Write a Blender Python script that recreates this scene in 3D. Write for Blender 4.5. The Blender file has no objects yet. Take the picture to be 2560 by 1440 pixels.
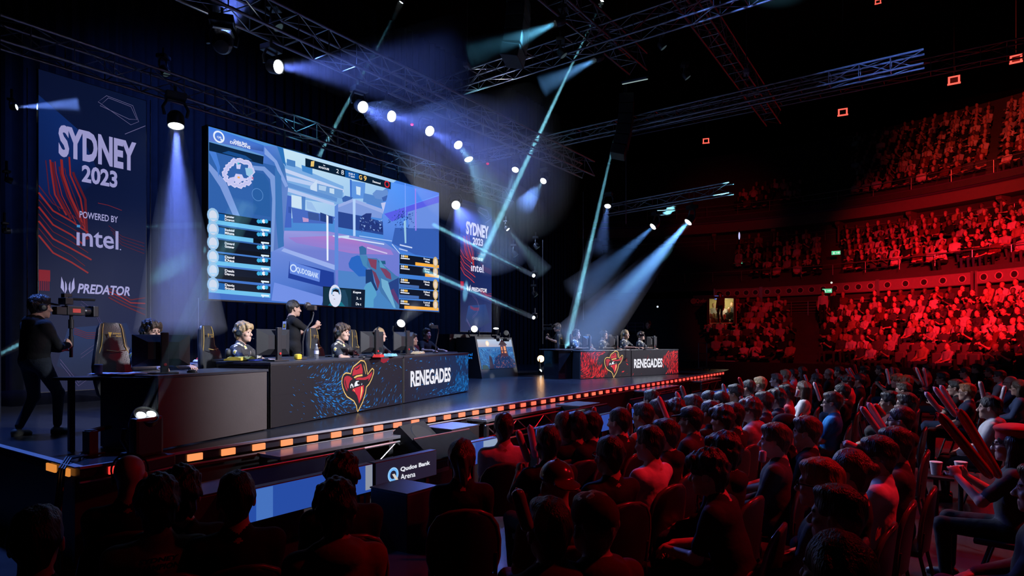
import bpy, bmesh, math, random
import numpy as np
from mathutils import Vector, Matrix
from mathutils.geometry import tessellate_polygon

random.seed(7)
np.random.seed(7)
SC = bpy.context.scene
COL = SC.collection
PI = math.pi

# ------------------------------------------------------------------ camera, world, exposure
# the camera stands in the front rows, 2 m above the arena floor, level, with a little lens shift
FPX, U0, V0, CAMZ = 1575.0, 1280.0, 852.0, 2.0
TH = math.radians(34.93)
FWD = Vector((math.cos(TH), math.sin(TH), 0))
RGT = Vector((math.sin(TH), -math.cos(TH), 0))
UP = Vector((0, 0, 1))
CAM = Vector((0, 0, CAMZ))
cam = bpy.data.cameras.new('camera')
cam.sensor_width = 36.0
cam.lens = 36.0 * FPX / 2560.0
cam.shift_y = (V0 - 720.0) / 2560.0
cam.clip_start, cam.clip_end = 0.05, 300
camo = bpy.data.objects.new('camera', cam)
COL.objects.link(camo)
camo.location = CAM
camo.rotation_euler = (PI / 2, 0, TH - PI / 2)
SC.camera = camo

SC.view_settings.view_transform = 'Standard'
SC.view_settings.look = 'None'
SC.view_settings.exposure = 0.0
SC.view_settings.gamma = 1.0
SC.view_settings.use_curve_mapping = False
SC.render.film_transparent = False
cy = SC.cycles
cy.max_bounces = 5
cy.diffuse_bounces = 2
cy.glossy_bounces = 2
cy.transmission_bounces = 4
cy.transparent_max_bounces = 12
cy.volume_bounces = 0
cy.sample_clamp_indirect = 2.0
cy.sample_clamp_direct = 0.0
cy.caustics_reflective = False
cy.caustics_refractive = False
cy.use_adaptive_sampling = True
cy.adaptive_threshold = 0.02
cy.use_denoising = True
cy.use_light_tree = True

W = bpy.data.worlds.new('world')
SC.world = W
W.use_nodes = True
bg = W.node_tree.nodes['Background']
bg.inputs['Color'].default_value = (0.10, 0.16, 0.30, 1)
bg.inputs['Strength'].default_value = 0.006

STG = 0.90          # stage deck height
EDGE_Y = 6.42       # front edge of the stage


def ray(u, v):
    return FWD + RGT * ((u - U0) / FPX) + UP * ((V0 - v) / FPX)


def at_d(u, v, d):
    return CAM + ray(u, v) * d


def at_y(u, v, y):
    r = ray(u, v)
    return CAM + r * (y / r.y)


def at_x(u, v, x):
    r = ray(u, v)
    return CAM + r * (x / r.x)


def at_z(u, v, z):
    return CAM + ray(u, v) * ((z - CAMZ) / ((V0 - v) / FPX))


def proj(p):
    q = Vector(p) - CAM
    d = q.dot(FWD)
    return (U0 + FPX * q.dot(RGT) / d, V0 - FPX * q.z / d, d)


# ------------------------------------------------------------------ big lights of the hall
def spot(name, loc, target, power, color, size=60, blend=0.5, radius=0.12, parent=None):
    l = bpy.data.lights.new(name, 'SPOT')
    l.energy, l.color = power, color
    l.spot_size, l.spot_blend = math.radians(size), blend
    l.shadow_soft_size = radius
    o = bpy.data.objects.new(name, l)
    COL.objects.link(o)
    o.location = loc
    d = Vector(target) - Vector(loc)
    o.rotation_euler = d.to_track_quat('-Z', 'Y').to_euler()
    return o


RED = (1.0, 0.010, 0.022)
# red wash over the floor seats, from rigs above and behind them
spot('red_wash_near', (7.5, -3.0, 8.3), (5.8, .8, 0.8), 1900, RED, 50, 0.9, 0.3)
spot('red_wash_mid', (15.5, -6.0, 8.5), (10.5, 1.2, 1.0), 2400, RED, 58, 0.9, 0.3)
spot('red_wash_far', (21.5, -7.0, 8.5), (16.5, 1.0, 1.0), 2600, RED, 62, 0.8, 0.3)
# red wash on the tiers, strongest at the near end
spot('red_tier_low', (17.0, -2.5, 8.2), (31.5, -1.0, 3.0), 19000, RED, 40, 0.9, 0.3)
spot('red_tier_mid', (16.0, -1.5, 7.8), (36.0, .0, 6.3), 17000, RED, 30, 0.9, 0.3)
spot('red_tier_far', (18.0, 2.0, 8.0), (34.5, 6.0, 2.6), 3000, RED, 40, 0.9, 0.3)
spot('red_tier_dim', (22.0, 6.0, 8.5), (38.0, 11.0, 9.8), 1100, RED, 24, 0.9, 0.3)
spot('red_tier_high', (24.5, -1.0, 15.0), (40.0, -4.5, 12.0), 4600, (1, 0.05, 0.03), 56, 0.9, 0.3)
# cool white key over the two desks and blue wash on the deck and drapes
spot('stage_key_near', (6.8, 1.6, 5.4), (6.4, 8.2, 1.45), 5200, (0.84, 0.88, 1.0), 54, 0.7, 0.25)
spot('stage_key_far', (22.0, 3.2, 4.6), (18.2, 9.2, 1.7), 3600, (0.86, 0.9, 1.0), 36, 0.6, 0.25)
spot('stage_back_near', (4.0, 11.4, 6.4), (7.2, 8.6, 1.8), 1500, (0.32, 0.46, 1.0), 74, 0.8, 0.2)
spot('stage_back_far', (16.0, 12.0, 6.6), (18.0, 8.6, 1.8), 1500, (0.4, 0.55, 1.0), 60, 0.8, 0.2)
spot('blue_deck_mid', (13.5, 9.2, 6.5), (13.0, 8.2, 0.9), 2800, (0.16, 0.34, 1.0), 96, 0.8, 0.2)
spot('blue_deck_near', (3.2, 9.5, 6.4), (3.2, 8.6, 0.9), 1700, (0.10, 0.24, 1.0), 72, 0.8, 0.2)
spot('blue_drape_near', (7.0, 12.6, 8.2), (9.0, 17.2, 5.0), 1500, (0.08, 0.2, 1.0), 120, 0.9, 0.3)
spot('blue_drape_far', (15.0, 12.6, 8.0), (18.0, 17.2, 4.0), 1500, (0.08, 0.26, 0.9), 120, 0.9, 0.3)
spot('crowd_spill', (11.5, 6.0, 4.4), (10.0, .3, 1.2), 1700, (0.70, 0.78, 1.0), 84, 0.9, 0.4)


# ------------------------------------------------------------------ materials
MATS = {}


def _nt(name):
    m = bpy.data.materials.new(name)
    m.use_nodes = True
    return m, m.node_tree, m.node_tree.nodes['Principled BSDF']


def mat(name, color, rough=0.6, metal=0.0, noise=0.0, nscale=20.0, bump=0.0, bscale=40.0, spec=0.5, coat=0.0, stretch=(1, 1, 1)):
    """procedural surface: a colour broken up by object-space noise, with an optional bump"""
    key = name
    if key in MATS:
        return MATS[key]
    m, nt, b = _nt(name)
    c = (*color, 1)
    b.inputs['Roughness'].default_value = rough
    b.inputs['Metallic'].default_value = metal
    b.inputs['Specular IOR Level'].default_value = spec
    b.inputs['Coat Weight'].default_value = coat
    b.inputs['Base Color'].default_value = c
    if noise or bump:
        tc = nt.nodes.new('ShaderNodeTexCoord')
        mp = nt.nodes.new('ShaderNodeMapping')
        mp.inputs['Scale'].default_value = stretch
        nt.links.new(tc.outputs['Object'], mp.inputs['Vector'])
    if noise:
        n = nt.nodes.new('ShaderNodeTexNoise')
        n.inputs['Scale'].default_value = nscale
        n.inputs['Detail'].default_value = 3
        nt.links.new(mp.outputs[0], n.inputs['Vector'])
        mx = nt.nodes.new('ShaderNodeMix')
        mx.data_type = 'RGBA'
        mx.inputs['A'].default_value = tuple(max(0, x * (1 - noise)) for x in color) + (1,)
        mx.inputs['B'].default_value = tuple(min(1, x * (1 + noise)) for x in color) + (1,)
        nt.links.new(n.outputs['Fac'], mx.inputs['Factor'])
        nt.links.new(mx.outputs['Result'], b.inputs['Base Color'])
    if bump:
        n2 = nt.nodes.new('ShaderNodeTexNoise')
        n2.inputs['Scale'].default_value = bscale
        n2.inputs['Detail'].default_value = 2
        nt.links.new(mp.outputs[0], n2.inputs['Vector'])
        bp = nt.nodes.new('ShaderNodeBump')
        bp.inputs['Strength'].default_value = bump
        bp.inputs['Distance'].default_value = 0.02
        nt.links.new(n2.outputs['Fac'], bp.inputs['Height'])
        nt.links.new(bp.outputs[0], b.inputs['Normal'])
    MATS[key] = m
    return m


def glow(name, color, strength, sample=True):
    if name in MATS:
        return MATS[name]
    m, nt, b = _nt(name)
    b.inputs['Base Color'].default_value = (0.02, 0.02, 0.02, 1)
    b.inputs['Emission Color'].default_value = (*color, 1)
    b.inputs['Emission Strength'].default_value = strength
    if not sample:
        m.cycles.emission_sampling = 'NONE'
    MATS[name] = m
    return m


def display(name, strength=1.0, sample=True, rough=0.6):
    """a lit LED surface: emits the picture stored per corner in the attribute 'picture'"""
    if name in MATS:
        return MATS[name]
    m, nt, b = _nt(name)
    a = nt.nodes.new('ShaderNodeAttribute')
    a.attribute_name = 'picture'
    b.inputs['Base Color'].default_value = (0.006, 0.006, 0.008, 1)
    b.inputs['Specular IOR Level'].default_value = .15
    b.inputs['Roughness'].default_value = rough
    nt.links.new(a.outputs['Color'], b.inputs['Emission Color'])
    b.inputs['Emission Strength'].default_value = strength
    if not sample:
        m.cycles.emission_sampling = 'NONE'
    MATS[name] = m
    return m


def lin(r, g=None, b=None):
    if g is None:
        r, g, b = r
    f = lambda c: (c / 255 / 12.92) if c / 255 <= 0.04045 else ((c / 255 + 0.055) / 1.055) ** 2.4
    return (f(r), f(g), f(b))


# ------------------------------------------------------------------ mesh helpers
def basis(z, hint=(0, 0, 1)):
    z = Vector(z).normalized()
    h = Vector(hint)
    if abs(z.dot(h.normalized())) > 0.98:
        h = Vector((1, 0, 0)) if abs(z.x) < 0.9 else Vector((0, 1, 0))
    x = h.cross(z).normalized()
    return x, z.cross(x), z


class MB:
    """collects shapes for ONE mesh"""

    def __init__(self):
        self.v, self.f, self.m = [], [], []

    def add(self, vs, fs, mi=0, M=None):
        o = len(self.v)
        for p in vs:
            p = Vector(p)
            self.v.append(tuple(M @ p) if M is not None else tuple(p))
        for f in fs:
            self.f.append([i + o for i in f])
            self.m.append(mi)
        return self

    def box(self, c, s, rz=0.0, mi=0, M=None, bev=0.0):
        x, y, z = s[0] / 2, s[1] / 2, s[2] / 2
        R = Matrix.Translation(Vector(c)) @ Matrix.Rotation(rz, 4, 'Z')
        if M is not None:
            R = M @ R
        if bev <= 0:
            vs = [(i, j, k) for k in (-z, z) for j in (-y, y) for i in (-x, x)]
            fs = [(0, 2, 3, 1), (4, 5, 7, 6), (0, 1, 5, 4), (2, 6, 7, 3), (0, 4, 6, 2), (1, 3, 7, 5)]
            return self.add(vs, fs, mi, R)
        b = min(bev, x * .9, y * .9, z * .9)
        bm = bmesh.new()
        bmesh.ops.create_cube(bm, size=2)
        for q in bm.verts:
            q.co = Vector((q.co.x * x, q.co.y * y, q.co.z * z))
        bmesh.ops.bevel(bm, geom=bm.edges[:], offset=b, segments=2, affect='EDGES', profile=0.6)
        bm.verts.index_update()
        self.add([q.co.copy() for q in bm.verts], [[q.index for q in f.verts] for f in bm.faces], mi, R)
        bm.free()
        return self

    def loft(self, rings, mi=0, cap0=True, cap1=True, closed=True, M=None):
        n = len(rings[0])
        vs = [p for r in rings for p in r]
        fs = []
        for k in range(len(rings) - 1):
            for i in range(n if closed else n - 1):
                j = (i + 1) % n
                fs.append((k * n + i, k * n + j, (k + 1) * n + j, (k + 1) * n + i))
        if cap0:
            fs.append(tuple(reversed(range(n))))
        if cap1:
            fs.append(tuple((len(rings) - 1) * n + i for i in range(n)))
        return self.add(vs, fs, mi, M)

    def tube(self, a, b, r0, r1=None, n=8, mi=0, cap=True, M=None):
        r1 = r0 if r1 is None else r1
        a, b = Vector(a), Vector(b)
        x, y, z = basis(b - a)
        rg = lambda c, r: [c + x * (r * math.cos(2 * PI * i / n)) + y * (r * math.sin(2 * PI * i / n)) for i in range(n)]
        return self.loft([rg(a, r0), rg(b, r1)], mi, cap, cap, True, M)

    def path(self, pts, r, n=8, mi=0, M=None):
        pts = [Vector(p) for p in pts]
        rr = r if isinstance(r, (list, tuple)) else [r] * len(pts)
        rings, px = [], None
        for i, p in enumerate(pts):
            t = (pts[min(i + 1, len(pts) - 1)] - pts[max(i - 1, 0)])
            t = t.normalized() if t.length > 1e-9 else Vector((0, 0, 1))
            if px is None:
                x, y, _ = basis(t)
            else:
                x = (px - t * px.dot(t))
                x = x.normalized() if x.length > 1e-6 else basis(t)[0]
                y = t.cross(x)
            px = x
            rings.append([p + x * (rr[i] * math.cos(2 * PI * k / n)) + y * (rr[i] * math.sin(2 * PI * k / n)) for k in range(n)])
        return self.loft(rings, mi, True, True, True, M)

    def lathe(self, prof, c=(0, 0, 0), axis=(0, 0, 1), n=20, mi=0, M=None):
        """prof: [(radius, height)] about axis through c"""
        x, y, z = basis(axis)
        c = Vector(c)
        rings = [[c + z * h + x * (max(r, 1e-4) * math.cos(2 * PI * i / n)) + y * (max(r, 1e-4) * math.sin(2 * PI * i / n)) for i in range(n)] for r, h in prof]
        return self.loft(rings, mi, True, True, True, M)

    def ell(self, c, r, n=14, m=9, mi=0, M=None):
        c = Vector(c)
        rings = []
        for k in range(m + 1):
            t = -PI / 2 + PI * k / m
            cr = max(math.cos(t), 1e-3)
            rings.append([c + Vector((r[0] * cr * math.cos(2 * PI * i / n), r[1] * cr * math.sin(2 * PI * i / n), r[2] * math.sin(t))) for i in range(n)])
        return self.loft(rings, mi, True, True, True, M)

    def prism(self, poly, o, ax, ay, depth, mi=0, M=None):
        """polygon in the (ax, ay) plane at o, with thickness along ax x ay"""
        o, ax, ay = Vector(o), Vector(ax), Vector(ay)
        nn = ax.cross(ay).normalized() * depth
        n = len(poly)
        vs = [o + ax * p[0] + ay * p[1] for p in poly] + [o + ax * p[0] + ay * p[1] - nn for p in poly]
        tri = tessellate_polygon([[Vector((p[0], p[1], 0)) for p in poly]])
        area = sum(poly[i][0] * poly[(i + 1) % n][1] - poly[(i + 1) % n][0] * poly[i][1] for i in range(n))
        fs = []
        for t in tri:
            a, b, c = t
            s = (poly[b][0] - poly[a][0]) * (poly[c][1] - poly[a][1]) - (poly[c][0] - poly[a][0]) * (poly[b][1] - poly[a][1])
            if s < 0:
                a, c = c, a
            fs.append((a, b, c))
            fs.append((c + n, b + n, a + n))
        for i in range(n):
            j = (i + 1) % n
            fs.append((i, i + n, j + n, j) if area > 0 else (j, j + n, i + n, i))
        return self.add(vs, fs, mi, M)

    def build(self, name, mats, parent=None, smooth=False):
        me = bpy.data.meshes.new(name)
        me.from_pydata(self.v, [], self.f)
        mats = mats if isinstance(mats, (list, tuple)) else [mats]
        for m in mats:
            me.materials.append(m)
        me.polygons.foreach_set('material_index', self.m)
        if smooth:
            me.polygons.foreach_set('use_smooth', [True] * len(self.f))
            try:
                me.set_sharp_from_angle(angle=math.radians(50))
            except Exception:
                pass
        me.update()
        return link(name, me, parent)


def link(name, me, parent=None):
    o = bpy.data.objects.new(name, me)
    COL.objects.link(o)
    if parent is not None:
        o.parent = parent
    return o


def thing(name, label, cat, loc=(0, 0, 0), rz=0.0, group=None):
    o = bpy.data.objects.new(name, None)
    o.empty_display_size = 0.1
    COL.objects.link(o)
    o.location, o.rotation_euler = loc, (0, 0, rz)
    return tag(o, label, cat, group)


def tag(o, label=None, cat=None, group=None, kind=None):
    if label:
        o['label'] = label
    if cat:
        o['category'] = cat
    if group:
        o['group'] = group
    if kind:
        o['kind'] = kind
    return o


def dup(o, parent=None):
    c = o.copy()
    COL.objects.link(c)
    if parent is not None:
        c.parent = parent
    for ch in list(o.children):
        if ch.type != 'LIGHT':
            dup(ch, c)
    return c


def wpart(o, M):
    """give a child its own local matrix"""
    o.matrix_local = M
    return o


# ------------------------------------------------------------------ lettering
_TXT = {}


def text_polys(s, bold=0.0, shear=0.0, spacing=1.0):
    """triangles of a word in a unit box: ([(x,y)], [(i,j,k)], width) with cap height 1"""
    key = (s, bold, shear, spacing)
    if key in _TXT:
        return _TXT[key]
    cu = bpy.data.curves.new('lettering', 'FONT')
    cu.body = s
    cu.size = 1.0
    cu.offset = bold
    cu.shear = shear
    cu.space_character = spacing
    cu.resolution_u = 3
    ob = bpy.data.objects.new('lettering', cu)
    COL.objects.link(ob)
    dg = bpy.context.evaluated_depsgraph_get()
    me = bpy.data.meshes.new_from_object(ob.evaluated_get(dg))
    me.calc_loop_triangles()
    pts = [(v.co.x, v.co.y) for v in me.vertices]
    tri = [tuple(t.vertices) for t in me.loop_triangles]
    bpy.data.objects.remove(ob)
    bpy.data.curves.remove(cu)
    bpy.data.meshes.remove(me)
    if not pts:
        pts, tri = [(0, 0), (0.01, 0), (0, 0.01)], [(0, 1, 2)]
    x0, x1 = min(p[0] for p in pts), max(p[0] for p in pts)
    y1 = max(p[1] for p in pts)
    y0 = min(p[1] for p in pts)
    h = max(y1 - y0, 1e-6)
    out = ([((p[0] - x0) / h, (p[1] - y0) / h) for p in pts], tri, (x1 - x0) / h)
    _TXT[key] = out
    return out


class Paint:
    """flat artwork on one plane: layers of coloured polygons a hair apart. M maps (x, z, out) of the plane into the parent's space"""

    def __init__(self, step=0.0006):
        self.v, self.f, self.c, self.k, self.step = [], [], [], 0, step

    def tri(self, pts, tris, col, cols=None):
        o = len(self.v)
        self.k += 1
        h = self.k * self.step
        for p in pts:
            self.v.append((p[0], -h, p[1]))
        for t in tris:
            a, b, c = t
            s = (pts[b][0] - pts[a][0]) * (pts[c][1] - pts[a][1]) - (pts[c][0] - pts[a][0]) * (pts[b][1] - pts[a][1])
            if abs(s) < 1e-12:
                continue
            if s < 0:
                a, c = c, a
            self.f.append((a + o, b + o, c + o))
            for i in (a, b, c):
                self.c.append((*(cols[i] if cols else col), 1.0))

    def poly(self, pts, col=None, cols=None):
        tr = tessellate_polygon([[Vector((p[0], p[1], 0)) for p in pts]])
        self.tri(pts, tr, col, cols)

    def rect(self, x0, z0, x1, z1, col=None, cols=None):
        self.poly([(x0, z0), (x1, z0), (x1, z1), (x0, z1)], col, cols)

    def line(self, pts, w, col, closed=False):
        n = len(pts)
        L, R = [], []
        for i in range(n):
            a = pts[(i - 1) % n] if (closed or i > 0) else pts[i]
            b = pts[(i + 1) % n] if (closed or i < n - 1) else pts[i]
            dx, dz = b[0] - a[0], b[1] - a[1]
            q = math.hypot(dx, dz) or 1e-9
            L.append((pts[i][0] - dz / q * w / 2, pts[i][1] + dx / q * w / 2))
            R.append((pts[i][0] + dz / q * w / 2, pts[i][1] - dx / q * w / 2))
        tris = []
        for i in range(n if closed else n - 1):
            j = (i + 1) % n
            tris += [(i, n + i, n + j), (i, n + j, j)]
        self.tri(L + R, tris, col)

    def disc(self, x, z, r, col, n=20, rz=None):
        rz = rz or r
        self.poly([(x + r * math.cos(2 * PI * i / n), z + rz * math.sin(2 * PI * i / n)) for i in range(n)], col)

    def ring(self, x, z, r, w, col, n=24, a0=0, a1=2 * PI):
        full = abs(a1 - a0 - 2 * PI) < 1e-6
        m = n if full else n + 1
        self.line([(x + r * math.cos(a0 + (a1 - a0) * i / n), z + r * math.sin(a0 + (a1 - a0) * i / n)) for i in range(m)], w, col, full)

    def text(self, s, x0, z0, x1, z1, col, bold=0.02, shear=0.0, spacing=1.0):
        """fits the word into the box"""
        p, t, w = text_polys(s, bold, shear, spacing)
        self.tri([(x0 + (x1 - x0) * q[0] / w, z0 + (z1 - z0) * q[1]) for q in p], t, col)

    def quadtext(self, s, P, col, bold=0.02, shear=0.0, spacing=1.0):
        """fits the word between four corners (bl, br, tr, tl)"""
        p, t, w = text_polys(s, bold, shear, spacing)
        bl, br, tr, tl = P
        pts = []
        for q in p:
            a, b = q[0] / w, q[1]
            pts.append(tuple((bl[i] * (1 - a) + br[i] * a) * (1 - b) + (tl[i] * (1 - a) + tr[i] * a) * b for i in (0, 1)))
        self.tri(pts, t, col)

    def build(self, name, material, parent=None):
        me = bpy.data.meshes.new(name)
        q = min(1.0, .012 / max(self.k * self.step, 1e-9))      # keep the whole stack of layers within a dozen millimetres
        me.from_pydata([(a, b * q, c) for a, b, c in self.v], [], self.f)
        me.materials.append(material)
        at = me.color_attributes.new('picture', 'FLOAT_COLOR', 'CORNER')
        at.data.foreach_set('color', np.array(self.c, dtype=np.float32).ravel())
        me.update()
        return link(name, me, parent)


class Plane:
    """an upright plane through O along (unit) X; pixel() says where a point of the photograph lies on it"""

    def __init__(self, O, X):
        self.O = Vector(O)
        self.X = Vector(X).normalized()
        self.N = self.X.cross(UP).normalized()      # towards the house

    def pixel(self, u, v):
        r = ray(u, v)
        t = (self.O - CAM).dot(self.N) / r.dot(self.N)
        p = CAM + r * t - self.O
        return (p.dot(self.X), p.z)

    def rz(self):
        return math.atan2(self.X.y, self.X.x)
# ------------------------------------------------------------------ figures: implicit bodies, one continuous surface each
SKIN, TOP, LEGS, SHOES, BROW, EYE, TRIMC = range(7)


def V3(*a):
    return np.array(a, dtype=np.float64)


class Body:
    def __init__(self):
        self.p = []

    def cap(self, a, b, ra, rb=None, k=0.03, m=0, flat=None, bias=0.0, sub=False):
        """tapered limb from a to b; flat=(axis, s): s times wider along the axis"""
        self.p.append(('c', np.array(a, float), np.array(b, float), ra, ra if rb is None else rb, k, m, flat, bias, sub))

    def ell(self, c, r, k=0.02, m=0, R=None, bias=0.0, sub=False):
        self.p.append(('e', np.array(c, float), np.array(r, float), R, None, k, m, None, bias, sub))

    @staticmethod
    def dist(q, P):
        if q[0] == 'c':
            _, a, b, ra, rb, _, _, flat, _, _ = q
            if flat is not None:
                ax, s = flat
                ax = np.array(ax, float)
                c = (a + b) / 2
                o = (P - c) @ ax
                P = P - o[..., None] * ax * (1 - 1 / s)
            ba = b - a
            t = np.clip(((P - a) @ ba) / max(ba @ ba, 1e-9), 0, 1)
            return np.linalg.norm(P - a - t[..., None] * ba, axis=-1) - (ra + (rb - ra) * t)
        _, c, r, R, _, _, _, _, _, _ = q
        d = P - c
        if R is not None:
            d = d @ R
        k0 = np.linalg.norm(d / r, axis=-1)
        k1 = np.linalg.norm(d / (r * r), axis=-1)
        return k0 * (k0 - 1) / np.maximum(k1, 1e-6)

    @staticmethod
    def bounds(q):
        if q[0] == 'c':
            _, a, b, ra, rb, _, _, flat, _, _ = q
            r = max(ra, rb) * (flat[1] if flat else 1)
            if flat:
                r += np.linalg.norm(b - a) * (flat[1] - 1) * .5
            return np.minimum(a, b) - r, np.maximum(a, b) + r
        r = np.full(3, np.max(q[2]))
        return q[1] - r, q[1] + r

    def mesh(self, vox, disp=None):
        bs = [self.bounds(q) for q in self.p if not q[9]]
        lo = np.min([b[0] for b in bs], axis=0) - 3 * vox
        hi = np.max([b[1] for b in bs], axis=0) + 3 * vox
        n = np.ceil((hi - lo) / vox).astype(int) + 1
        D = np.full(n, 0.2, dtype=np.float32)
        ax = [lo[i] + vox * np.arange(n[i]) for i in range(3)]
        for q in self.p:
            k = max(q[5], 1e-4)
            b0, b1 = self.bounds(q)
            i0 = np.maximum(np.floor((b0 - k - 2 * vox - lo) / vox).astype(int), 0)
            i1 = np.minimum(np.ceil((b1 + k + 2 * vox - lo) / vox).astype(int) + 1, n)
            if np.any(i1 <= i0):
                continue
            G = np.stack(np.meshgrid(ax[0][i0[0]:i1[0]], ax[1][i0[1]:i1[1]], ax[2][i0[2]:i1[2]], indexing='ij'), -1)
            d = self.dist(q, G)
            if disp is not None and not q[9]:
                d = d + disp(G)
            sl = D[i0[0]:i1[0], i0[1]:i1[1], i0[2]:i1[2]]
            if q[9]:
                h = np.clip(.5 - .5 * (sl + d) / k, 0, 1)
                D[i0[0]:i1[0], i0[1]:i1[1], i0[2]:i1[2]] = sl * (1 - h) - d * h + k * h * (1 - h)
            else:
                h = np.clip(.5 + .5 * (sl - d) / k, 0, 1)
                D[i0[0]:i1[0], i0[1]:i1[1], i0[2]:i1[2]] = sl * (1 - h) + d * h - k * h * (1 - h)
        v, f = surface_nets(D)
        v = v * vox + lo
        fc = v[f].mean(axis=1)
        best = np.full(len(fc), 1e9)
        mi = np.zeros(len(fc), dtype=np.int32)
        for q in self.p:
            if q[9]:
                continue
            d = self.dist(q, fc) - q[8]
            w = d < best
            best[w] = d[w]
            mi[w] = q[6]
        return v, f, mi


def surface_nets(D):
    S = D < 0
    nx, ny, nz = D.shape
    c = np.zeros((nx - 1, ny - 1, nz - 1), dtype=np.int8)
    offs = [(i, j, k) for i in (0, 1) for j in (0, 1) for k in (0, 1)]
    for i, j, k in offs:
        c += S[i:nx - 1 + i, j:ny - 1 + j, k:nz - 1 + k]
    act = (c > 0) & (c < 8)
    idx = np.argwhere(act)
    num = -np.ones(act.shape, dtype=np.int64)
    num[act] = np.arange(len(idx))
    acc = np.zeros((len(idx), 3))
    cnt = np.zeros(len(idx))
    for a in offs:
        for d in range(3):
            if a[d] == 1:
                continue
            b = list(a)
            b[d] = 1
            A, B = idx + np.array(a), idx + np.array(b)
            da = D[A[:, 0], A[:, 1], A[:, 2]].astype(float)
            db = D[B[:, 0], B[:, 1], B[:, 2]].astype(float)
            w = (da < 0) != (db < 0)
            t = np.where(w, da / np.where(np.abs(da - db) < 1e-12, 1, da - db), 0)
            p = A + t[:, None] * (B - A)
            acc[w] += p[w]
            cnt[w] += 1
    v = acc / np.maximum(cnt, 1)[:, None]
    faces = []
    for d in range(3):
        e1, e2 = [(1, 2), (2, 0), (0, 1)][d]
        sh = [slice(None)] * 3
        sh[d] = slice(0, D.shape[d] - 1)
        s2 = [slice(None)] * 3
        s2[d] = slice(1, D.shape[d])
        A, B = S[tuple(sh)], S[tuple(s2)]
        E = np.argwhere(A != B)
        E = E[(E[:, e1] > 0) & (E[:, e2] > 0) & (E[:, e1] < D.shape[e1] - 1) & (E[:, e2] < D.shape[e2] - 1)]
        if not len(E):
            continue
        u1, u2 = np.zeros(3, int), np.zeros(3, int)
        u1[e1], u2[e2] = 1, 1
        q = [num[tuple((E - x).T)] for x in (u1 + u2, u2, 0 * u1, u1)]
        Q = np.stack(q, -1)
        flip = ~A[tuple(E.T)]
        Q[flip] = Q[flip][:, ::-1]
        faces.append(Q)
    f = np.concatenate(faces)
    f = f[np.all(f >= 0, axis=1)]
    return v, f


def np_mesh(name, v, f, mi, nslots, smooth=True):
    me = bpy.data.meshes.new(name)
    me.vertices.add(len(v))
    me.vertices.foreach_set('co', np.asarray(v, dtype=np.float32).ravel())
    w = f.shape[1]
    me.loops.add(len(f) * w)
    me.loops.foreach_set('vertex_index', np.asarray(f, dtype=np.int32).ravel())
    me.polygons.add(len(f))
    me.polygons.foreach_set('loop_start', np.arange(0, len(f) * w, w, dtype=np.int32))
    me.polygons.foreach_set('loop_total', np.full(len(f), w, dtype=np.int32))
    for i in range(nslots):
        me.materials.append(None)
    me.polygons.foreach_set('material_index', np.asarray(mi, dtype=np.int32))
    me.polygons.foreach_set('use_smooth', np.full(len(f), smooth, dtype=bool))
    me.update(calc_edges=True)
    me.validate()
    return me


def unit(a):
    a = np.array(a, float)
    return a / (np.linalg.norm(a) + 1e-12)


def rot(axis, ang):
    return np.array(Matrix.Rotation(ang, 3, axis))


HEADS = 1.09


def add_head(B, H, R, k=0.012, fem=False):
    """face and skull about the head centre H (eye level), R turns head axes into body axes"""
    S_ = HEADS
    P = lambda x, y, z: H + R @ V3(x, y, z) * S_
    jw = 0.9 if fem else 1.0
    B.ell(P(0, -.012, .035), tuple(q * S_ for q in (.075, .096, .086)), .03, SKIN, R)
    B.ell(P(0, .028, -.03), tuple(q * S_ for q in (.061 * jw, .062, .082)), .03, SKIN, R)
    B.ell(P(0, .036, -.082), tuple(q * S_ for q in (.046 * jw, .046, .034)), .025, SKIN, R)
    B.ell(P(0, .07, -.104), tuple(q * S_ for q in (.02, .016, .016)), .02, SKIN, R)
    B.cap(P(-.032, .078, .02), P(.032, .078, .02), .012, None, .016, SKIN)
    for s in (-1, 1):
        B.ell(P(s * .031, .094, .0), tuple(q * S_ for q in (.015, .012, .010)), .012, SKIN, R, sub=True)
        B.ell(P(s * .041, .062, -.028), tuple(q * S_ for q in (.024, .02, .018)), .02, SKIN, R)
        B.ell(P(s * .031, .0765, .0), tuple(q * S_ for q in (.0125, .0125, .0075)), .004, EYE, R, bias=.0005)
        B.ell(P(s * .031, .0705, .0), tuple(q * S_ for q in (.016, .0155, .0135)), .004, SKIN, R)
        B.cap(P(s * .017, .0885, .019), P(s * .045, .078, .021), .005, .0035, .005, BROW, bias=.001)
        B.ell(P(s * .078, -.006, -.008), tuple(q * S_ for q in (.010, .021, .033)), .008, SKIN, R @ rot('X', .2))
        B.ell(P(s * .086, .004, -.006), tuple(q * S_ for q in (.007, .010, .016)), .006, SKIN, R, sub=True)
        B.ell(P(s * .0115, .1, -.04), tuple(q * S_ for q in (.009, .010, .008)), .008, SKIN, R)
    B.cap(P(0, .088, .004), P(0, .110, -.034), .008, .0125, .014, SKIN)
    B.cap(P(-.017, .083, -.067), P(.017, .083, -.067), .0075, None, .010, SKIN)
    B.cap(P(-.014, .081, -.081), P(.014, .081, -.081), .0085, None, .010, SKIN)
    B.cap(P(-.02, .094, -.0735), P(.02, .094, -.0735), .0035, None, .004, SKIN, sub=True)


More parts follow.
